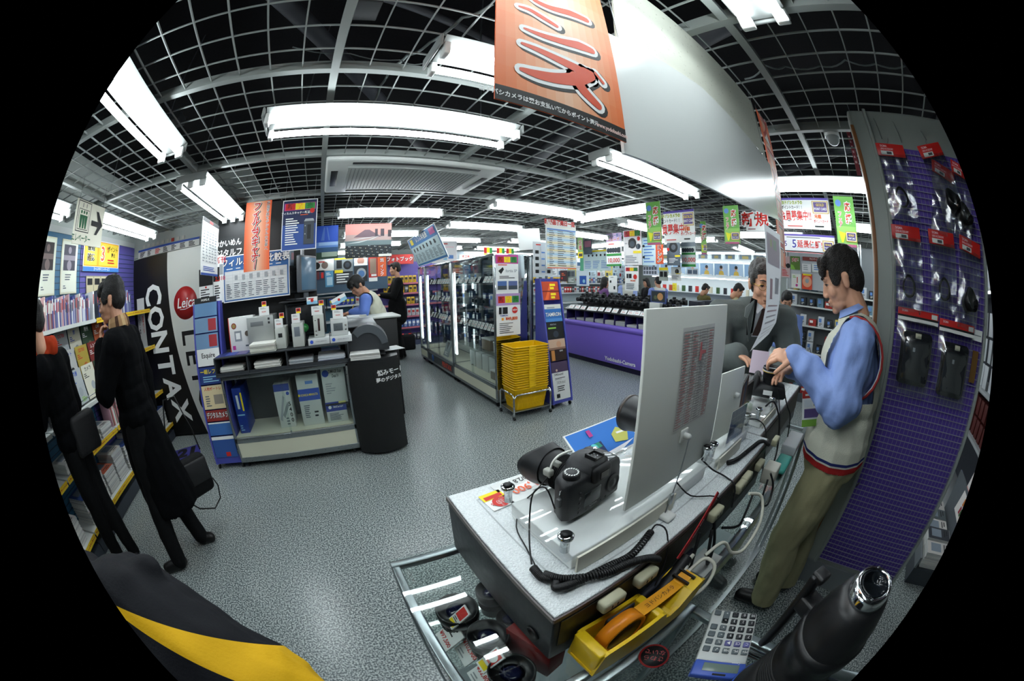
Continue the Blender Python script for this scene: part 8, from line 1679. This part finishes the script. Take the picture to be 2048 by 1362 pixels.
J = dict(pelvis=(1.42, 6.74, 1.03), neck=(1.45, 6.72, 1.60), shL=(1.42, 6.50, 1.54), shR=(1.46, 6.93, 1.54), elL=(1.30, 6.46, 1.27), wrL=(1.10, 6.58, 1.30), elR=(1.32, 6.96, 1.27), wrR=(1.12, 6.82, 1.30), hipL=(1.41, 6.65, .99), hipR=(1.43, 6.83, .99), knL=(1.40, 6.66, .55), knR=(1.44, 6.84, .55), anL=(1.42, 6.64, .08), anR=(1.50, 6.74, .08), toL=(1.28, 6.62, .03), toR=(1.34, 6.72, .03))
fg = figure('tall man in a black suit looking at the far goods shelves', J, headT((1.40, 6.70, 1.79), math.radians(168), math.radians(6), 0, 1.10), M('0a0a0b', .8), M('0b0b0c', .8), '1c120c', 'short', .010, None, .030, M('c89478', .5), None, [('c', (1.43, 6.74, 1.10), (1.43, 6.74, .86), .185, .20)])
# ---------------------------------------------------------------- far people, mostly hidden by counters
def farp(label, x, y, head, yaw, top, style='short', vest=None, pitch=15, sc=1.0, hc='0e0c0b'):
    f = Vector((math.cos(yaw), math.sin(yaw), 0)); r = Vector((f.y, -f.x, 0)); b = Vector((x, y, 0)); n = b+Vector((0, 0, head-.20)); Z = Vector((0, 0, 1))
    J = dict(pelvis=b+Z*(head-.72)-f*.05, neck=n, shR=n+r*.17-Z*.05, shL=n-r*.17-Z*.05, elR=n+r*.20-Z*.30+f*.05, elL=n-r*.20-Z*.30+f*.05, wrR=n+r*.10-Z*.32+f*.25, wrL=n-r*.10-Z*.32+f*.25)
    for s, q in (('L', -1), ('R', 1)): J['hip'+s] = b+r*.08*q+Z*(head-.76); J['kn'+s] = b+r*.09*q+Z*.48; J['an'+s] = b+r*.09*q+Z*.07; J['to'+s] = b+r*.1*q+f*.13+Z*.03
    return figure(label, J, headT(n+f*.04+Z*.16, yaw, math.radians(pitch), 0, sc), top, M('1c1e22', .8), hc, style, .013, vest)
farp('long haired person in a purple top seen beyond the purple counter', 5.75, 5.45, 1.48, math.radians(-30), M('6a4878', .8), 'long')
farp('smiling clerk in a pale shirt facing the camera between posters', 6.75, 5.55, 1.56, math.radians(225), M('8c9cc8', .7), 'short', M('c4c4b8', .8), 0)
farp('dark long haired person behind the vested clerk at the far counter', 7.45, 5.42, 1.50, math.radians(160), M('16161a', .8), 'long')
farp('vested clerk seen from behind at the far sales counter', 6.55, 4.45, 1.53, math.radians(60), M('7488c8', .7), 'short', M('d0d0c8', .8), 10)
farp('person in an olive coat bending by the lit portrait shelves', 7.3, 3.62, 1.42, math.radians(-30), M('5c5430', .8), 'short', None, 30)
farp('person in a beige coat holding a book by the lit shelves', 5.9, 2.24, 1.46, math.radians(-60), M('a09878', .8), 'short', None, 35)
farp('clerk in a cap and pale vest behind the curling poster', 4.3, .90, 1.40, math.radians(200), M('6c84c0', .7), 'short', M('c8ccc8', .8), 25)
# ---------------------------------------------------------------- shoulder and sleeve close to the camera
p = thing('person', 'person close by in a black jacket with a broad yellow panel', 'person')
r1, r2, r3, r4 = ray(225, 1208), ray(590, 1292), ray(222, 1216), ray(471, 1362)
n1 = r1.cross(r2).normalized(); n2 = r3.cross(r4).normalized(); tst = ray(420, 1310)
if tst.dot(n1) < 0: n1 = -n1
if tst.dot(n2) < 0: n2 = -n2
E0 = Vector((0, 0, EYE))
def jk(c, n): d = c-E0; return 1 if (d.dot(n1) > 0.0 and d.dot(n2) > 0.0) else 0
skin('jacket', [('e', Matrix.Translation((-.60, .14, 1.04)), (.20, .22, .23)), ('c', (-.46, .265, 1.06), (-.30, .23, .955), .135, .125), ('c', (-.30, .23, .955), (-.21, .13, .88), .125, .10), ('c', (-.44, .31, 1.13), (-.40, .34, 1.15), .05, .03), ('c', (-.55, .1, 1.0), (-.45, -.1, .5), .2, .22), ('c', (-.50, -.02, .6), (-.52, -.04, .06), .10, .06), ('c', (-.40, -.16, .6), (-.40, -.18, .06), .10, .06)], .006, p, [banded('jacket_cloth', '090b11', None, ('c89c10', [(tuple(n1), E0.dot(n1)), (tuple(n2), E0.dot(n2))]), .75, .1, 200)], None, 5, .014, 9, (1, 1, 1), None, 4)
